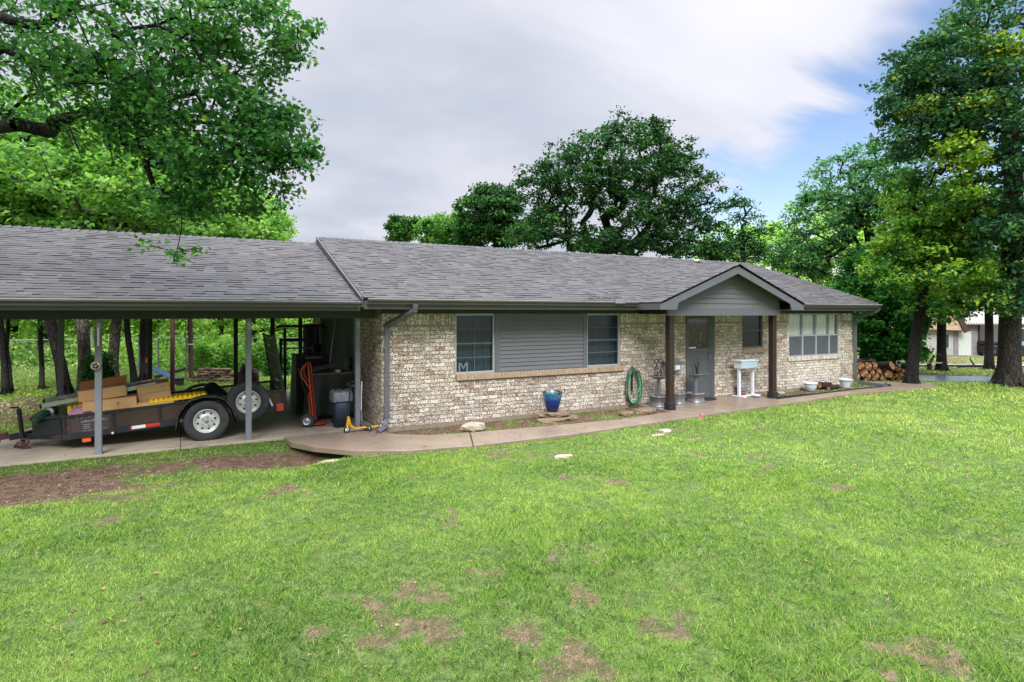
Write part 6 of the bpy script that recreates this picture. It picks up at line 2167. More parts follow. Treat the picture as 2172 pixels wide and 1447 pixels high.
for j in range(4):
    for k in range(n): fs.append((j * n + k, j * n + (k + 1) % n, (j + 1) * n + (k + 1) % n, (j + 1) * n + k))
b.smooth = True; b.add(vs, fs); b.build('liner_bag', MT['bag'], t)


def scooter(name, label, deck_m, bar_m, loc, rz, folded=0):
    t = empty(name, loc, label, 'scooter', None, (0, 0, rz))
    b = MB(); b.bx(-.26, .20, -.05, .05, .055, .075); b.tube([(.20, 0, .065), (.27, 0, .12), (.30, 0, .26)], [.022, .022, .02], 8); b.build('deck', MT[deck_m], t, bevel=.006)
    b = MB(); b.tube([(.315, 0, .22), (.27, 0, .84)], .014, 8); b.build('steering_tube', MT[bar_m], t)
    b = MB(); b.tube([(.27, -.17, .84), (.27, .17, .84)], .011, 8); hb = b.build('handlebar', MT['black'], t)
    b = MB(); b.tube([(.27, -.19, .84), (.27, -.08, .84)], .018, 8).tube([(.27, .08, .84), (.27, .19, .84)], .018, 8); b.build('grip', MT['rubber'], hb)
    b = MB(); b.bar((.315, -.025, .22), (.335, -.025, .055), .008, .03, up=(1, 0, 0)).bar((.315, .025, .22), (.335, .025, .055), .008, .03, up=(1, 0, 0)); b.tube([(.31, 0, .20), (.31, 0, .29)], .022, 10); b.build('fork', MT[deck_m], t)
    for x in (.335, -.30):
        b = MB(); b.lathe([(.03, -.012), (.052, -.012), (.055, 0), (.052, .012), (.03, .012)], (0, 0, 0), 20, 'y'); w = b.build('wheel', MT['black'], t, loc=(x, 0, .055))
        b = MB(); b.lathe([(0, -.014), (.034, -.013), (.034, .013), (0, .014)], (0, 0, 0), 16, 'y'); b.build('rim', MT['white_pure'], w)
    return t


sc1 = scooter('kick_scooter', 'yellow kick scooter with black handlebar at the foot of the corner downspout', 'scooter_yellow', 'black', (-.30, .02, .035), math.radians(180 + 4))
sc2 = scooter('kick_scooter', 'white-stemmed kick scooter leaning upright on the brick wall behind the yellow one', 'grey_metal', 'white_pure', (-.24, .22, .035), math.radians(90))
sc2.rotation_euler.x = math.radians(0)

# ================================================================== BACK YARD THINGS
def rock(name, label, loc, r, seed, m='rock', cat='rock', flat=1.0, group=None):
    rr = random.Random(seed); b = MB(); n, mm = 16, 9; vs = []; fs = []
    ph = [rr.uniform(0, 6.28) for _ in range(8)]
    for j in range(mm + 1):
        v = math.pi * j / mm
        for i in range(n):
            u = 2 * math.pi * i / n
            s = 1 + .16 * math.sin(2 * u + ph[0]) + .10 * math.sin(3 * u + ph[1] + v) + .08 * math.sin(5 * u + ph[2]) * math.sin(3 * v + ph[3]) + rr.uniform(-.10, .10)
            z = math.cos(v); z = (abs(z) ** .55) * (1 if z > 0 else -1)
            vs.append((r[0] * s * math.sin(v) ** .8 * math.cos(u), r[1] * s * math.sin(v) ** .8 * math.sin(u), r[2] * z * (1 + .1 * math.sin(2 * u + ph[4])) + r[2]))
    for j in range(mm):
        for i in range(n): fs.append((j * n + i, (j + 1) * n + i, (j + 1) * n + (i + 1) % n, j * n + (i + 1) % n))
    b.add(vs, fs)
    o = b.build(name, MT[m], loc=loc); return tag(o, label, cat, group)


# chain link fence
FNC = mesh_mat('chain_link', (.20, .22, .21), .09, .05)
pts = [AT(px, 700, Zd) for px, Zd in ((-220, 19.5), (-60, 20.3), (120, 21.2), (295, 22.0), (336, 22.2), (396, 22.5), (480, 22.6), (570, 22.6), (640, 22.8), (720, 23))]
fn = empty('chain_link_fence', (pts[0][0], pts[0][1], 0), 'galvanised chain link fence along the edge of the wood', 'fence')
b0 = Vector((pts[0][0], pts[0][1], 0))
for i, p in enumerate(pts):
    q = Vector((p[0], p[1], 0)) - b0
    b = MB(); b.tube([q - Vector((0, 0, .2)), q + Vector((0, 0, 1.22))], .035, 8); b.build('fence_post', MT['zinc'], fn)
b = MB()
for i in range(len(pts) - 1):
    q = Vector((pts[i][0], pts[i][1], 1.2)) - b0; q2 = Vector((pts[i + 1][0], pts[i + 1][1], 1.2)) - b0
    b.tube([q, q2], .014, 6)
b.build('top_rail', MT['zinc'], fn)
for i in range(len(pts) - 1):
    q = Vector((pts[i][0], pts[i][1], 0)) - b0; q2 = Vector((pts[i + 1][0], pts[i + 1][1], 0)) - b0
    # panel local frame: x along the fence
    d = q2 - q; L_ = d.length; ang = math.atan2(d.y, d.x)
    bb = MB(); bb.add([(0, 0, .0), (L_, 0, .0), (L_, 0, 1.19), (0, 0, 1.19)], [(0, 1, 2, 3)])
    o = bb.build('wire_mesh', FNC, fn, loc=q); o.rotation_euler.z = ang
# tall rusty poles in the yard
for px, py, label in ((366, 831, 'rusty brown steel pole just behind the carport, nearer of two'), (406, 808, 'rusty brown pole leaning slightly near the fence, farther of two')):
    p = G(px, py); b = MB(); b.tube([(0, 0, -.1), (-.06 if px == 406 else 0, 0, 2.7 if px == 366 else 3.3)], .06 if px == 366 else .075, 10)
    o = b.build('steel_pole', MT['rust'], loc=p); tag(o, label, 'pole')
    if px == 406:
        b = MB(); b.tube([(-.02, 0, 1.15), (-.021, 0, 1.18)], .082, 10); b.build('pole_band', MT['white_pure'], o)
        b = MB(); b.tube([(-.13, 0, -.1), (-.19, 0, 3.3)], .018, 6); b.build('conduit', MT['zinc'], o)
# stacked stones, barrel, little things
p = AT(455, 812, 18.3)
rr = random.Random(5); k = 0
for row in range(6):
    for i in range(7 - row // 2):
        x = p[0] + (i - 3 + .5 * row / 2) * .19 * .9 + rr.uniform(-.04, .04); y = p[1] - (i - 3) * .11 + rr.uniform(-.05, .05)
        rock('flat_stone', ('bottom', 'second', 'third', 'fourth', 'fifth', 'top')[row] + ' course flat fieldstone in the low stack near the fence', (x, y, .0 + row * .075), (.13 + rr.uniform(0, .05), .11, .034), 100 + k, 'rust' if rr.random() < .3 else 'rock_brown', 'stone', group='stones stacked near the fence, ' + ('bottom', 'second', 'third', 'fourth', 'fifth', 'top')[row] + ' course'); k += 1
p = G(527, 832); t = empty('metal_drum', (p[0], p[1], 0), 'rusty red open drum full of rubbish on the back lawn', 'drum')
b = MB(); b.lathe([(0, 0), (.26, 0), (.27, .02), (.27, .18), (.28, .20), (.27, .22), (.27, .40), (.28, .42), (.27, .44), (.27, .56), (.25, .56), (.25, .4), (0, .4)], (0, 0, 0), 28); b.build('drum_body', MT['rust'], t)
b = MB(); b.obx((-.1, 0, .62), (.16, .14, .30), (.3, .2, .4)).obx((.1, -.02, .52), (.2, .18, .2), (.5, .3, .1)); b.build('rubbish', MT['rust'], t)
b = MB(); b.obx((.10, -.05, .60), (.16, .1, .10), (.2, .6, .4)); b.build('paper_scrap', MT['white_pure'], t)
p = G(379, 818); o = MB().bx(-.14, .14, -.1, .1, 0, .2).bx(-.16, .16, -.12, .12, .2, .22).build('small_box', MT['black'], loc=p, bevel=.01); tag(o, 'small dark box on the grass right of the nearer rusty pole', 'box')
p = G(345, 816); t = empty('play_slide', (p[0], p[1], 0), 'small blue and orange plastic toy slide beyond the tilted carton', 'toy slide')
b = MB(); b.bar((-.35, 0, .52), (.45, .0, .05), .32, .04); b.bar((-.35, -.17, .58), (.45, -.17, .11), .03, .08); b.bar((-.35, .17, .58), (.45, .17, .11), .03, .08); b.build('chute', mat('slide_blue', (.12, .24, .40), .5, .15), t)
b = MB(); b.bar((-.36, -.14, .0), (-.36, -.14, .75), .05).bar((-.36, .14, .0), (-.36, .14, .75), .05).bx(-.42, -.30, -.16, .16, .68, .80); b.build('ladder', MT['orange'], t)
p = G(405, 812); 
b = MB(); b.obx((0, 0, .25), (.9, .35, .06), (0, -.25, .2)); b.obx((0, 0, .12), (.2, .2, .24)); o = b.build('garden_cart', MT['black'], loc=(G(385, 806)[0] - .3, G(385, 806)[1], 0)); tag(o, 'low dark cart tray on the back lawn beside the toy slide', 'cart')
# log ends left behind the lawn: gravel heap at far left
b = MB(); rr = random.Random(12)
for i in range(260):
    x = rr.gauss(-7.2, .6); y = rr.gauss(6.9, .8); s = rr.uniform(.02, .06)
    b.obx((x, y, .0), (s, s * rr.uniform(.6, 1), s * .5), (rr.uniform(0, 1), rr.uniform(0, 1), rr.uniform(0, 3)))
o = b.build('gravel', MT['stone_pale']); tag(o, kind='stuff')

# ================================================================== FRONT BED AND PORCH THINGS
p = G(1008, 913); rock('boulder', 'pale angular limestone rock lying beside the walk under the left window', (p[0], p[1] + .05, -.03), (.21, .15, .085), 3)
p = G(1186, 893)
rock('stone_slab', 'wide lower stone slab beneath the blue pot', (p[0] + .02, p[1] + .12, -.03), (.42, .30, .05), 8, 'rock_brown')
rock('stone_slab', 'upper stone slab directly carrying the blue pot', (p[0] - .03, p[1] + .22, .07), (.32, .24, .045), 9, 'rock_brown')
POT_BLUE = None
m, nt, bs, out = new_mat('glaze_blue')
tc = N(nt, 'ShaderNodeTexCoord'); sp2 = N(nt, 'ShaderNodeSeparateXYZ'); nt.links.new(tc.outputs['Object'], sp2.inputs[0])
nz = N(nt, 'ShaderNodeTexNoise', i_Scale=14.0, i_Detail=4.0); mpp = N(nt, 'ShaderNodeMapping'); mpp.inputs['Scale'].default_value = (1, 1, .12)
nt.links.new(tc.outputs['Object'], mpp.inputs['Vector']); nt.links.new(mpp.outputs[0], nz.inputs['Vector'])
ad = N(nt, 'ShaderNodeMath', operation='MULTIPLY_ADD', i_1=.16); nt.links.new(nz.outputs['Fac'], ad.inputs[0]); nt.links.new(sp2.outputs[2], ad.inputs[2])
r = ramp(nt, [(.16, (.004, .010, .07)), (.30, (.006, .03, .17)), (.40, (.015, .13, .27)), (.455, (.08, .28, .34)), (.475, (.05, .03, .022))])
nt.links.new(ad.outputs[0], r.inputs['Fac']); nt.links.new(r.outputs[0], bs.inputs['Base Color']); bs.inputs['Roughness'].default_value = .12; bs.inputs['Coat Weight'].default_value = .6
pr_ = [(0, 0), (.110, 0), (.116, .012), (.142, .10), (.168, .20), (.190, .30), (.203, .375), (.209, .380), (.209, .402), (.198, .408), (.188, .40), (.18, .34), (.12, .1), (0, .08)]
b = MB(); b.lathe(pr_, (0, 0, 0), 36); o = b.build('flower_pot', m, loc=(p[0] - .02, p[1] + .22, .158)); tag(o, 'tall glossy blue glazed pot on stacked stone slabs below the window', 'pot')
b = MB(); b.lathe([(0, .33), (.178, .33)], (0, 0, 0), 24); b.build('potting_soil', MT['black_matte'], o)
# hose on its hanger
hx, hz_ = WY(1335, 800)[0], 0
t = empty('garden_hose', (hx + .02, -.06, .47), 'coiled green garden hose hanging on the brick wall', 'hose')
rr = random.Random(3)
for k in range(5):
    b = MB(); pts = []; ph = rr.uniform(-.02, .02); w = rr.uniform(.16, .22); h = rr.uniform(.36, .42); dz = rr.uniform(-.02, .02)
    for i in range(41):
        a = 2 * math.pi * i / 40; pts.append((w * math.sin(a) + ph, -.02 - .018 * k + .01 * math.sin(a * 2), dz + h * math.cos(a) - (.02 if math.cos(a) < 0 else 0)))
    b.tube(pts, .012, 8, cap=False); b.build('hose_coil', MT['hose'] if k % 2 == 0 else MT['hose_pale'], t)
b = MB(); b.tube([(-.13, -.10, .26), (-.16, -.12, .12), (-.17, -.12, .05)], .011, 8); b.tube([(-.10, -.1, -.10), (.0, -.12, -.18), (.12, -.1, -.10), (.17, -.1, .05)], .011, 8); b.build('hose_end', MT['hose_pale'], t)
hg = empty('hose_hanger', (hx + .04, -.03, .83), 'scrolled grey metal hose hanger fixed to the brick wall', 'hose hanger')
b = MB(); b.tube([(-.16, -.12, -.05), (-.11, -.12, .0), (0, -.12, .03), (.11, -.12, .0), (.16, -.12, -.05)], .012, 8); b.tube([(-.13, -.02, .02), (0, -.02, .10), (.13, -.02, .02)], .009, 8)
for x in (-.09, -.03, .03, .09):
    b.tube([(x + .025 * math.cos(a * .7), -.07, .045 + .025 * math.sin(a * .7)) for a in range(10)], .006, 5)
b.bx(-.11, .11, -.12, .02, -.005, .005); b.build('cradle', MT['grey_metal'], hg)
b = MB(); b.bx(-.02, .02, -.02, .0, -.5, .1); b.build('back_plate', MT['black'], hg)
p = G(1335, 881); rock('boulder', 'flat brown rock under the garden hose', (p[0], p[1] + .08, -.02), (.19, .13, .045), 14, 'rock_brown')
p = G(1378, 876); rock('boulder', 'long low reddish-brown rock beside the dark porch post', (p[0] - .02, p[1] + .12, -.03), (.32, .18, .06), 15, 'rock_brown')


def wheel_rim(name, label, loc, r, h, group='wheel rims used as planter bases'):
    b = MB()
    b.lathe([(0, h - .07), (r * .35, h - .07), (r * .62, h - .045), (r * .86, h - .02), (r * .94, h - .005), (r, h), (r, h - .022), (r * .93, h - .03), (r * .91, h * .62), (r * .84, h * .55), (r * .86, h * .30), (r * .93, h * .16), (r * .93, .03), (r, .022), (r, 0), (r * .9, 0)], (0, 0, 0), 40)
    o = b.build(name, MT['grey_metal'], loc=loc)
    b = MB()
    for k in range(5):
        a = k * 1.2566; b.lathe([(0, .004), (r * .13, .004), (r * .13, -.02)], (math.cos(a) * r * .5, math.sin(a) * r * .5, h - .05), 12)
    build_parts(b, 'rim_hole', MT['black_matte'], o)
    b = MB()
    for k in range(5):
        a = k * 1.2566 + .6; b.obx((math.cos(a) * r * .75, math.sin(a) * r * .75, h - .018), (r * .30, r * .16, .01), (0, .12, a))
    build_parts(b, 'rim_spoke', MT['rim'], o)
    return tag(o, label, 'wheel rim')


def stand(label, loc, hh, bowl_r, seed, tall=.34):
    """post rising from a rim, with a shallow bowl and curls of wire"""
    rr = random.Random(seed)
    t = empty('plant_stand', loc, label, 'plant stand')
    b = MB(); b.tube([(0, 0, 0), (0, 0, hh)], .042, 16); b.lathe([(0, .02), (.075, .018), (.08, 0), (0, 0)], (0, 0, 0), 18); b.build('pole', MT['grey_metal'], t)
    b = MB(); b.lathe([(.0, 0), (.06, .0), (bowl_r * .6, .03), (bowl_r * .92, .065), (bowl_r, .085), (bowl_r * .96, .088), (bowl_r * .55, .045), (0, .02)], (0, 0, hh), 28, wob=.05); b.build('bowl', MT['grey_metal'], t)
    for k in range(6):
        b = MB(); x0_, y0_ = rr.uniform(-.6, .6) * bowl_r, rr.uniform(-.4, .3) * bowl_r
        rr1 = rr.uniform(.035, .065); hz = hh + .06 + (rr.random() ** .7) * tall
        b.tube([(x0_, y0_, hh + .06), (x0_ + rr.uniform(-.03, .03), y0_, (hh + .06 + hz) / 2), (x0_, y0_, hz)], .0085, 5)
        b.tube([(x0_ + rr1 * math.sin(a * .35), y0_, hz + rr1 - rr1 * math.cos(a * .35)) for a in range(19)], .0085, 5, cap=False)
        b.build('wire_curl', MT['brown_dark'], t)
    return t


p1 = G(1392, 866); y1_ = -.42
r1 = (WY(1393, 866, -.42)[0] + .10, -.40, .035)
wheel_rim('wheel_rim', 'grey wheel rim left of the dark porch post, under the left plant stand', r1, .245, .24)
stand('grey plant stand with wire curls left of the dark porch post', (r1[0] - .02, r1[1], .20), .44, .23, 4)
r2 = (WY(1477, 857, -.40)[0] + .02, -.36, .035)
wheel_rim('wheel_rim', 'scuffed silver wheel rim in front of the storm door', r2, .225, .22)
stand('grey plant stand with looping wires in front of the storm door', (r2[0], r2[1], .18), .44, .20, 6, .36)
r3 = (WY(1438, 860, -.30)[0] - .02, -.34, .035)
wheel_rim('wheel_rim', 'narrower wheel rim half hidden behind the dark porch post', r3, .17, .25)
bx_ = WY(1425, 800, 0)[0]
t = empty('mailbox', (7.1, -.0, .98), 'grey wall-mounted mailbox on the brick between porch post and door', 'mailbox')
b = MB(); b.bx(-.30, .18, -.16, -.015, -.20, -.03); b.build('box_body', MT['pot_grey'], t, bevel=.008)
b = MB(); b.add([(-.34, -.19, -.028), (.22, -.19, -.028), (.22, -.01, .03), (-.34, -.01, .03), (-.34, -.19, -.012), (.22, -.19, -.012), (.22, -.01, .046), (-.34, -.01, .046)], [(0, 3, 2, 1), (4, 5, 6, 7), (0, 1, 5, 4), (1, 2, 6, 5), (2, 3, 7, 6), (3, 0, 4, 7)]); b.build('lid', MT['grey_metal'], t)
b = MB(); b.bx(-.02, .12, -.163, -.161, -.17, -.07); b.build('name_plate', MT['white'], t)
# doormat
b = MB(); n = 24
poly = [(.40 * math.cos(math.pi * k / n), -.36 * math.sin(math.pi * k / n)) for k in range(n + 1)]
b.prism(poly, 0, .018); o = b.build('doormat', MT['mat_black'], loc=(8.02, -.05, .035)); tag(o, 'black half-round doormat at the foot of the storm door', 'doormat')
# white stand with pale blue tray
t = empty('planter_table', (9.36, -.30, .035), 'narrow white planter table with pale blue tray by the small window', 'planter table')
b = MB()
for x in (-.25, .25): b.bx(x - .032, x + .032, -.032, .032, .03, .72)
build_parts(b, 'leg', MT['white'], t, bevel=.004)
b = MB()
for x in (-.25, .25): b.bx(x - .04, x + .04, -.20, .20, 0, .03)
b.bx(-.21, .21, -.03, .03, .0, .025)
build_parts(b, 'foot', MT['white'], t, bevel=.004)
b = MB(); b.bx(-.30, .30, -.12, .12, .72, .90); b.bx(-.325, .325, -.14, .14, .90, .925); b.build('tray', MT['white'], t, bevel=.004)
b = MB(); b.bx(-.29, .29, -.126, -.121, .73, .89); b.build('front_board', mat('pale_blue', (.36, .50, .55), .55, .12, 10), t)
def pot(name, label, loc, prof, m, cat='pot', group=None, n=30):
    b = MB(); b.lathe(prof, (0, 0, 0), n); o = b.build(name, MT[m], loc=loc); return tag(o, label, cat, group)
pot('flower_pot', 'grey-blue pot sitting on a terracotta base under the planter table', (9.36, -.16, .135), [(0, 0), (.085, 0), (.115, .07), (.13, .12), (.138, .125), (.138, .145), (.12, .145), (.11, .1), (0, .05)], 'pot_grey')
pot('terracotta_pot', 'terracotta pot carrying the grey-blue pot under the planter table', (9.36, -.16, .035), [(0, 0), (.085, 0), (.105, .06), (.112, .1), (.09, .1), (0, .1)], 'terracotta')
pot('dish', 'shallow white dish tipped on the porch slab beside the right post', (9.42, -.55, .035), [(0, 0), (.05, 0), (.10, .035), (.125, .07), (.118, .07), (.09, .035), (0, .012)], 'pot_white', 'dish')
p = G(1655, 836); rock('boulder', 'small pinkish flat rock right of the right porch post', (p[0] + .05, p[1] + .05, -.02), (.16, .11, .04), 17, 'stone_pale')
p = G(1729, 831)
pot('flower_pot', 'white round-bellied flower pot, left of the galvanised tub', (p[0], p[1] + .14, 0), [(0, 0), (.09, 0), (.10, .02), (.155, .10), (.165, .17), (.165, .19), (.185, .20), (.19, .235), (.175, .24), (.16, .20), (.15, .12), (0, .06)], 'pot_white')
p = G(1802, 824)
pot('flower_pot', 'white tapered flower pot beside the right downspout', (p[0], p[1] + .12, 0), [(0, 0), (.105, 0), (.115, .02), (.15, .20), (.155, .215), (.175, .22), (.18, .26), (.165, .262), (.15, .21), (.11, .05), (0, .05)], 'pot_white')
p = G(1778, 818)
t = pot('metal_tub', 'dented galvanised tub between the two white flower pots', (p[0], p[1] + .22, .07), [(0, 0), (.16, 0), (.165, .01), (.18, .12), (.185, .13), (.19, .22), (.20, .225), (.19, .235), (.18, .22), (.16, .02), (0, .02)], 'zinc', 'tub')
b = MB(); b.tube([(.195 * math.cos(a * .3) , -.195, .14 + .05 * math.sin(a * .3)) for a in range(0, 0)], .004) if False else None


def log(name, label, a, c, r, group=None, cat='log', face='log_face', hollow=False, seed=0):
    a = Vector(a); c = Vector(c); d = c - a; L_ = d.length
    rr = random.Random(seed)
    b = MB(); pts = []; rs = []
    for i in range(6): pts.append(d * (i / 5)); rs.append(r * rr.uniform(.96, 1.04))
    b.tube(pts, rs, 14, cap=False)
    # rough ring of bark at the near end
    dn = d.normalized()
    o = b.build(name, MT['log_bark'], loc=a)
    u = dn.orthogonal().normalized(); w = dn.cross(u)
    for s in (0, 1):
        fb = MB(); q = d * s + dn * (.002 if s else -.002); vs = [q]; n = 18
        for ring in (.42, .78):
            for k in range(n):
                aa = 2 * math.pi * k / n; vs.append(q + (u * math.cos(aa) + w * math.sin(aa)) * r * ring * rr.uniform(.97, 1.03))
        fs = [(0, 1 + k, 1 + (k + 1) % n) for k in range(n)] + [(1 + k, 1 + n + k, 1 + n + (k + 1) % n, 1 + (k + 1) % n) for k in range(n)]
        fb.add(vs, fs)
        if s == 0: fb.build('cut_end', LOGF, o)
        else: fb.build('cut_end', LOGF, o)
    tag(o, label, cat, group); return o


m, nt, bs, out = new_mat('log_face'); LOGF = m
tc = N(nt, 'ShaderNodeTexCoord'); ob = N(nt, 'ShaderNodeObjectInfo')
nz = N(nt, 'ShaderNodeTexNoise', i_Scale=9.0, i_Detail=5.0); nt.links.new(tc.outputs['Object'], nz.inputs['Vector'])
ln = N(nt, 'ShaderNodeVectorMath', operation='LENGTH'); nt.links.new(tc.outputs['Object'], ln.inputs[0])
wv = N(nt, 'ShaderNodeMath', operation='MULTIPLY_ADD', i_1=90.0); nt.links.new(ln.outputs['Value'], wv.inputs[0])
nm = N(nt, 'ShaderNodeMath', operation='MULTIPLY', i_1=9.0); nt.links.new(nz.outputs['Fac'], nm.inputs[0]); nt.links.new(nm.outputs[0], wv.inputs[2])
sn = N(nt, 'ShaderNodeMath', operation='SINE'); nt.links.new(wv.outputs[0], sn.inputs[0])
s2 = N(nt, 'ShaderNodeMath', operation='MULTIPLY_ADD', i_1=.10, i_2=0); nt.links.new(sn.outputs[0], s2.inputs[0])
s3 = N(nt, 'ShaderNodeMath', operation='ADD'); nt.links.new(s2.outputs[0], s3.inputs[0]); nt.links.new(nz.outputs['Fac'], s3.inputs[1])
r = ramp(nt, [(.25, (.045, .016, .009)), (.42, (.20, .08, .035)), (.55, (.38, .18, .075)), (.75, (.50, .32, .16))])
nt.links.new(s3.outputs[0], r.inputs['Fac']); nt.links.new(r.outputs[0], bs.inputs['Base Color']); bs.inputs['Roughness'].default_value = .8
p = G(1770, 828)
log('log', 'short weathered split log in front of the galvanised tub', (p[0] - .12, p[1] + .10, .055), (p[0] + .32, p[1] + .12, .06), .06, seed=2)
log('log', 'dark log propping the galvanised tub against the wall', (p[0] - .12, p[1] + .36, .10), (p[0] + .3, p[1] + .32, .08), .10, seed=3)
# woodpile: rounds seen end-on, stacked in rows
LG = 'sawn logs in the woodpile'
rows = [  # px, py, radius px
    (1812, 787, 11), (1823, 778, 0), (1825, 776, 11), (1840, 777, 12), (1852, 776, 12), (1819, 789, 0),
    (1832, 791, 11.5), (1847, 791, 11), (1860, 789, 12), (1815, 803, 12), (1838, 804, 12), (1855, 805, 12), (1873, 806, 11),
    (1886, 793, 9), (1895, 781, 9), (1904, 783, 8), (1900, 797, 7), (1908, 796, 10), (1914, 787, 7), (1921, 787, 6), (1929, 786, 6), (1935, 786, 8), (1938, 777, 6),
    (1921, 798, 7), (1936, 798, 8), (1917, 808, 7), (1927, 808, 7), (1937, 808, 8), (1905, 808, 7), (1893, 807, 8)]
k = 0
ORD = ['first', 'second', 'third', 'fourth', 'fifth', 'sixth', 'seventh', 'eighth', 'ninth', 'tenth']
rws = [r_ for r_ in rows if r_[2]]
def row_of(r_):
    if r_[0] < 1880: return 'top row' if r_[1] < 782 else 'middle row' if r_[1] < 797 else 'bottom row'
    return 'top row' if r_[1] < 784 else 'upper middle row' if r_[1] < 790 else 'lower middle row' if r_[1] < 802 else 'bottom row'
def log_label(r_):
    left = r_[0] < 1880
    same = sorted(q for q in rws if (q[0] < 1880) == left and row_of(q) == row_of(r_))
    o_ = ORD[same.index(r_)]
    return (o_ + ' orange-ended log from the downspout, ' + row_of(r_) + ' of the woodpile') if left else (o_ + ' small log in the ' + row_of(r_) + ', right half of the woodpile')
for px, py, rp in rows:
    if rp == 0: continue
    Zd = 18.6 + (px - 1812) / 125 * .5
    a = AT(px, py, Zd); r_ = rp * Zd / F * .90
    tilt_ = .10 if px < 1880 else random.uniform(-.2, .35)
    dirv = Vector((SN + CS * (.45 + tilt_), CS - SN * (.45 + tilt_), random.uniform(-.04, .04))).normalized()
    L_ = 1.0 if px < 1880 else .7
    z_ = max(a[2], r_ - .01)
    log('log', log_label((px, py, rp)), (a[0], a[1], z_), Vector((a[0], a[1], z_)) + dirv * L_, r_, LG + (' left half' if px < 1880 else ' right half'), seed=200 + k); k += 1
# big lengths lying across at the right of the orange rounds
for (ax, ay, bx2, by2, rp, wd) in ((1866, 783, 1893, 777, 9, 'middle of three long black logs lying lengthwise at the centre of the woodpile'), (1868, 794, 1886, 793, 11, 'lowest and thickest of three long black logs at the centre of the woodpile'), (1862, 776, 1890, 773, 8, 'topmost of three long black logs lying lengthwise at the centre of the woodpile'), (1915, 775, 1938, 774, 6, 'slim black log lying lengthwise on top of the right end of the woodpile')):
    a = AT(ax, ay, 19.2); c = AT(bx2, by2, 18.8)
    log('log', wd, a, c, rp * 19 / F, 'lengthwise logs on the woodpile', seed=300 + ax)
# stones in the lawn
for px, py, r_, l in ((1195, 968, (.13, .09, .03), 'pale stepping stone in the lawn below the blue pot'), (1412, 915, (.13, .10, .035), 'round pale stepping stone at the grass edge below the dark post'), (1396, 922, (.16, .07, .02), 'flat sunken stone slab in the grass left of the round one'), (700, 966, (.16, .07, .03), 'pale flat stone at the corner of the raised walk')):
    p = G(px, py); rock('stepping_stone', l, (p[0], p[1], float(gh(p[0], p[1])) - .022), r_, int(px), 'rock', 'stone')
# tiny pinwheel at the grass edge
p = G(1487, 893); t = empty('garden_pinwheel', (p[0], p[1], 0), 'small pink and red garden pinwheel stuck in the grass edge', 'pinwheel')
b = MB(); b.tube([(0, 0, 0), (0, 0, .10)], .004, 5); b.build('stick', MT['white'], t)
for k in range(4):
    a = k * math.pi / 2 + .5; c_, s_ = math.cos(a), math.sin(a)
    b = MB(); q = [(0, -.01, .10), (c_ * .06, -.02, .10 + s_ * .06), ((c_ - s_) * .045, -.01, .10 + (s_ + c_) * .045)]; b.add(q + [(x, y + .004, z) for x, y, z in q], [(0, 1, 2), (5, 4, 3), (0, 3, 4, 1), (1, 4, 5, 2), (2, 5, 3, 0)])
    b.build('vane', MT['red'] if k % 2 else MT['pink'], t)
# edging strip of the right-hand bed
b = MB(); pts = [(9.80, -.86), (11.4, -.93), (13.1, -.86), (14.3, -.90), (14.9, -.86), (15.15, -.55)]
for i in range(len(pts) - 1): b.bar((pts[i][0], pts[i][1], .03), (pts[i + 1][0], pts[i + 1][1], .03), .018, .07)
o = b.build('bed_edging', MT['edging']); tag(o, 'black plastic edging strip along the bed right of the porch', 'edging')

# ================================================================== NEIGHBOUR
o0 = AT(2010, 752, 44); nz0 = -1.02
nb = empty('white_house', (o0[0], o0[1], nz0), 'pale neighbour house with metal-roofed lean-to seen through the trees', 'house', None, (0, 0, -TH - math.radians(4)))
K = 44 / F       # metres per photo pixel at that distance
def nx(px): return (px - 2010) * K
def nzz(py): return (664.5 - py) * K + CH - nz0
b = MB(); z = 0
while z < nzz(696):
    b.bx(nx(1905), nx(2022), 0 - .012 * 0, .25, z, min(z + .145, nzz(696))); z += .16
b.bx(nx(1905), nx(2022), .03, 5, 0, nzz(696)); b.build('wall', MT['siding_white'], nb)
for a, c, d, e, curt in ((1948, 1959, 707, 727, 0), (2003, 2013, 708, 739, 1)):
    b = MB(); b.bx(nx(a), nx(c), -.03, .02, nzz(e), nzz(d)); w = b.build('window', MT['white'], nb)
    b = MB(); b.bx(nx(a) + .04, nx(c) - .04, -.045, -.031, nzz(e) + .05, nzz(d) - .05); b.build('pane', mat('far_glass%d' % a, (.03, .06, .06), .15, .1), w)
b = MB(); b.add([(nx(1900), -.5, nzz(696)), (nx(2038), -.5, nzz(701)), (nx(2022), -.5, nzz(664)), (nx(1960), -.5, nzz(625)), (nx(1900), 5, nzz(696)), (nx(2038), 5, nzz(701)), (nx(2022), 5, nzz(664)), (nx(1960), 5, nzz(625))], [(0, 1, 2, 3), (7, 6, 5, 4), (0, 4, 5, 1), (1, 5, 6, 2), (2, 6, 7, 3), (3, 7, 4, 0)]); b.build('gable', mat('nb_gable', (.42, .30, .20), .7, .3, 3, stretch=(.2, 1, 3)), nb)
b = MB(); b.bar((nx(2038), -.55, nzz(704)), (nx(2016), -.55, nzz(655)), .10, .35); b.build('rake_board', MT['brown_dark'], nb)
b = MB(); z = 0
while z < nzz(686): b.bx(nx(2023), nx(2071), .0, .25, z, min(z + .20, nzz(686))); z += .235
b.bx(nx(2023), nx(2071), .02, 4, 0, nzz(686)); b.build('lean_to_wall', MT['siding_grey'], nb)
b = MB(); b.bx(nx(2031), nx(2057), -.04, -.003, .04, nzz(703)); dd = b.build('door', MT['door_white'], nb)
b = MB(); b.lathe([(0, -.06), (.035, -.05), (.03, 0)], (nx(2034), -.04, .8), 10, 'y'); b.build('handle', MT['alu'], dd)
b = MB(); nr = 34
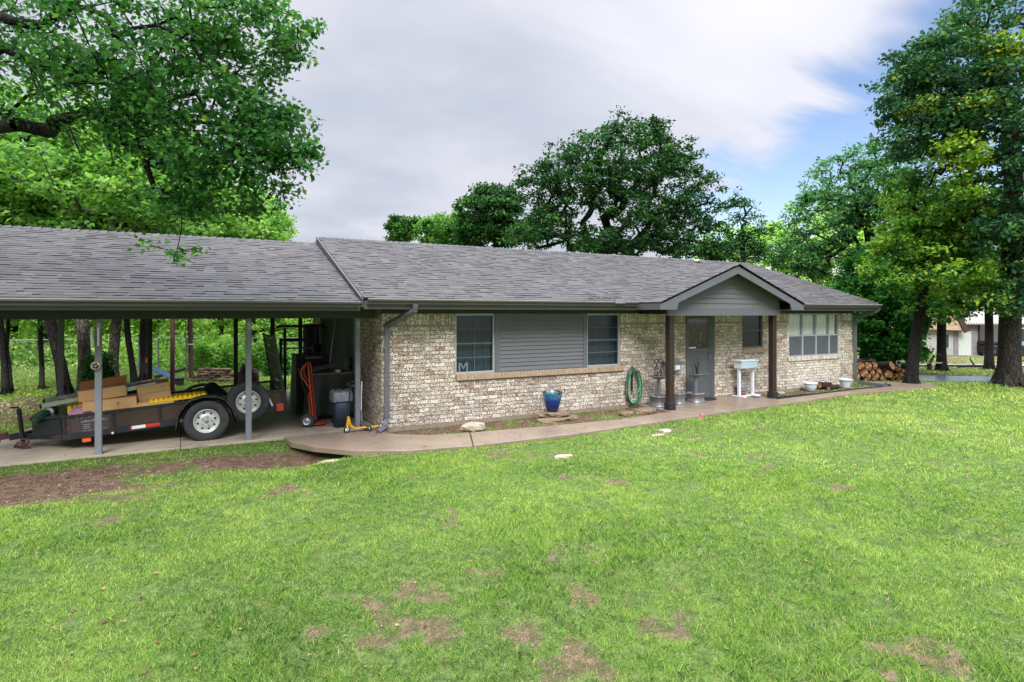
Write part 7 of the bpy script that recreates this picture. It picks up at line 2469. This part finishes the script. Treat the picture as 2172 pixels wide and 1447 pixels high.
for i in range(nr):
    a = nx(2030 + i * 5.5); c = nx(2030 + (i + 1) * 5.5)
    m_ = (a + c) / 2
    b.add([(a, -.5, nzz(686)), (a + .05, -.5, nzz(686) + .06), (a + .10, -.5, nzz(686)), (c, -.5, nzz(686)), (a - .25, 3.6, nzz(662)), (a - .2, 3.6, nzz(662) + .06), (a - .15, 3.6, nzz(662)), (c - .25, 3.6, nzz(662))], [(0, 1, 5, 4), (1, 2, 6, 5), (2, 3, 7, 6)])
b.bx(nx(2030), nx(2217), -.5, -.46, nzz(688), nzz(686) - .001); b.build('metal_roof', MT['metal_roof'], nb)
b = MB(); b.bx(nx(2071), nx(2074), -.1, .0, 0, nzz(688)); b.bx(nx(2118), nx(2121), -.1, .0, 0, nzz(688)); b.bx(nx(2170), nx(2173), -.1, 0, 0, nzz(688)); build_parts(b, 'carport_post', MT['brown_dark'], nb)
b = MB(); b.bx(nx(2074), nx(2230), 3.8, 4, 0, nzz(688)); b.build('back_wall', MT['siding_white'], nb)
b = MB(); b.bx(nx(1930), nx(2230), -.9, 4, -.3, .03); b.build('porch_slab', MT['slab'], nb)
# covered mower with blue and red top
p = AT(2112, 748, 43.5); t = empty('riding_mower', (p[0], p[1], nz0), 'dark covered machine with blue top under the neighbour lean-to', 'machine', None, (0, 0, -TH))
b = MB(); b.bx(-1.1, .9, -.6, .6, .2, .85); b.bx(-1.1, -.2, -.55, .55, .85, 1.15); b.build('machine_body', MT['black'], t, bevel=.08)
b = MB(); b.bx(-.1, .85, -.55, .55, .86, 1.05); b.build('cover', mat('cover_blue', (.05, .08, .22), .6, .2), t, bevel=.06)
b = MB(); b.bx(-.12, .4, -.57, -.56, .84, .93); b.build('cover_stripe', MT['red'], t)
for x in (-.75, .6):
    for s in (-1, 1):
        b = MB(); b.lathe([(0, -.1), (.26, -.1), (.28, 0), (.26, .1), (0, .1)], (0, 0, 0), 20, 'y'); b.build('wheel', MT['rubber'], t, loc=(x, s * .55, .28))
# dark pickup / van at the far right, mostly hidden by the big trunk
p = AT(2230, 790, 36); t = empty('parked_van', (p[0], p[1], gz(p[0])), 'dark van with pale side stripes parked at the right edge behind the big trunk', 'van', None, (0, 0, -TH))
b = MB()
side = [(-2.3, .35), (-2.3, 1.0), (-1.95, 1.25), (-1.6, 2.05), (2.3, 2.1), (2.4, .35)]
b.ext([(x, 0, z) for x, z in side], (0, -.95, 0), (0, .95, 0)); b.build('van_body', MT['car_dark'], t, bevel=.06)
b = MB(); b.bx(-2.31, 2.2, -.965, -.952, 1.48, 1.58); b.bx(-2.31, 2.2, -.965, -.952, 1.02, 1.10); b.bx(-1.5, 2.2, -.965, -.952, 1.86, 1.96); build_parts(b, 'side_stripe', MT['white_pure'], t)
b = MB(); b.bx(-1.45, -.5, -.966, -.953, 1.62, 1.84); b.bx(-.3, 1.0, -.966, -.953, 1.62, 1.84); build_parts(b, 'side_window', MT['alu'], t)
for x in (-1.5, 1.5):
    for s in (-1, 1):
        b = MB(); b.lathe([(0, -.12), (.33, -.12), (.36, 0), (.33, .12), (0, .12)], (0, 0, 0), 24, 'y'); w = b.build('wheel', MT['rubber'], t, loc=(x, s * .88, .36))
        b = MB(); b.lathe([(0, -.125), (.2, -.122), (.2, .122), (0, .125)], (0, 0, 0), 18, 'y'); b.build('rim', MT['rim'], w)
# low plank bench and fallen branch on the neighbour lawn
p = G(1966, 780); t = empty('plank_bench', (p[0], p[1], gz(p[0])), 'low weathered plank bench on the neighbour lawn beside the dark trunk', 'bench', None, (0, 0, -TH))
b = MB(); b.bx(-.75, .75, -.15, .15, .26, .31); b.build('seat', MT['stone_pale'], t, bevel=.004)
for x in (-.55, .1): b = MB(); b.bx(x - .03, x + .03, -.1, .1, 0, .26); b.build('leg', MT['brown_dark'], t)
a = Vector(G(2032, 772)); c = Vector(G(2102, 766)); a.z = gz(a.x) + .06; c.z = gz(c.x) + .1
b = MB(); d = c - a; b.tube([(0, 0, 0), d * .3 + Vector((0, 0, .03)), d * .6 + Vector((0, 0, .0)), d], [.03, .05, .05, .03], 6); b.tube([d * .5, d * .55 + Vector((.1, .3, .3)), d * .6 + Vector((.3, .4, .35))], [.04, .025, .01], 5)
o = b.build('fallen_branch', MT['bark_dark'], loc=a); tag(o, 'fallen dark branch lying on the neighbour lawn', 'branch')
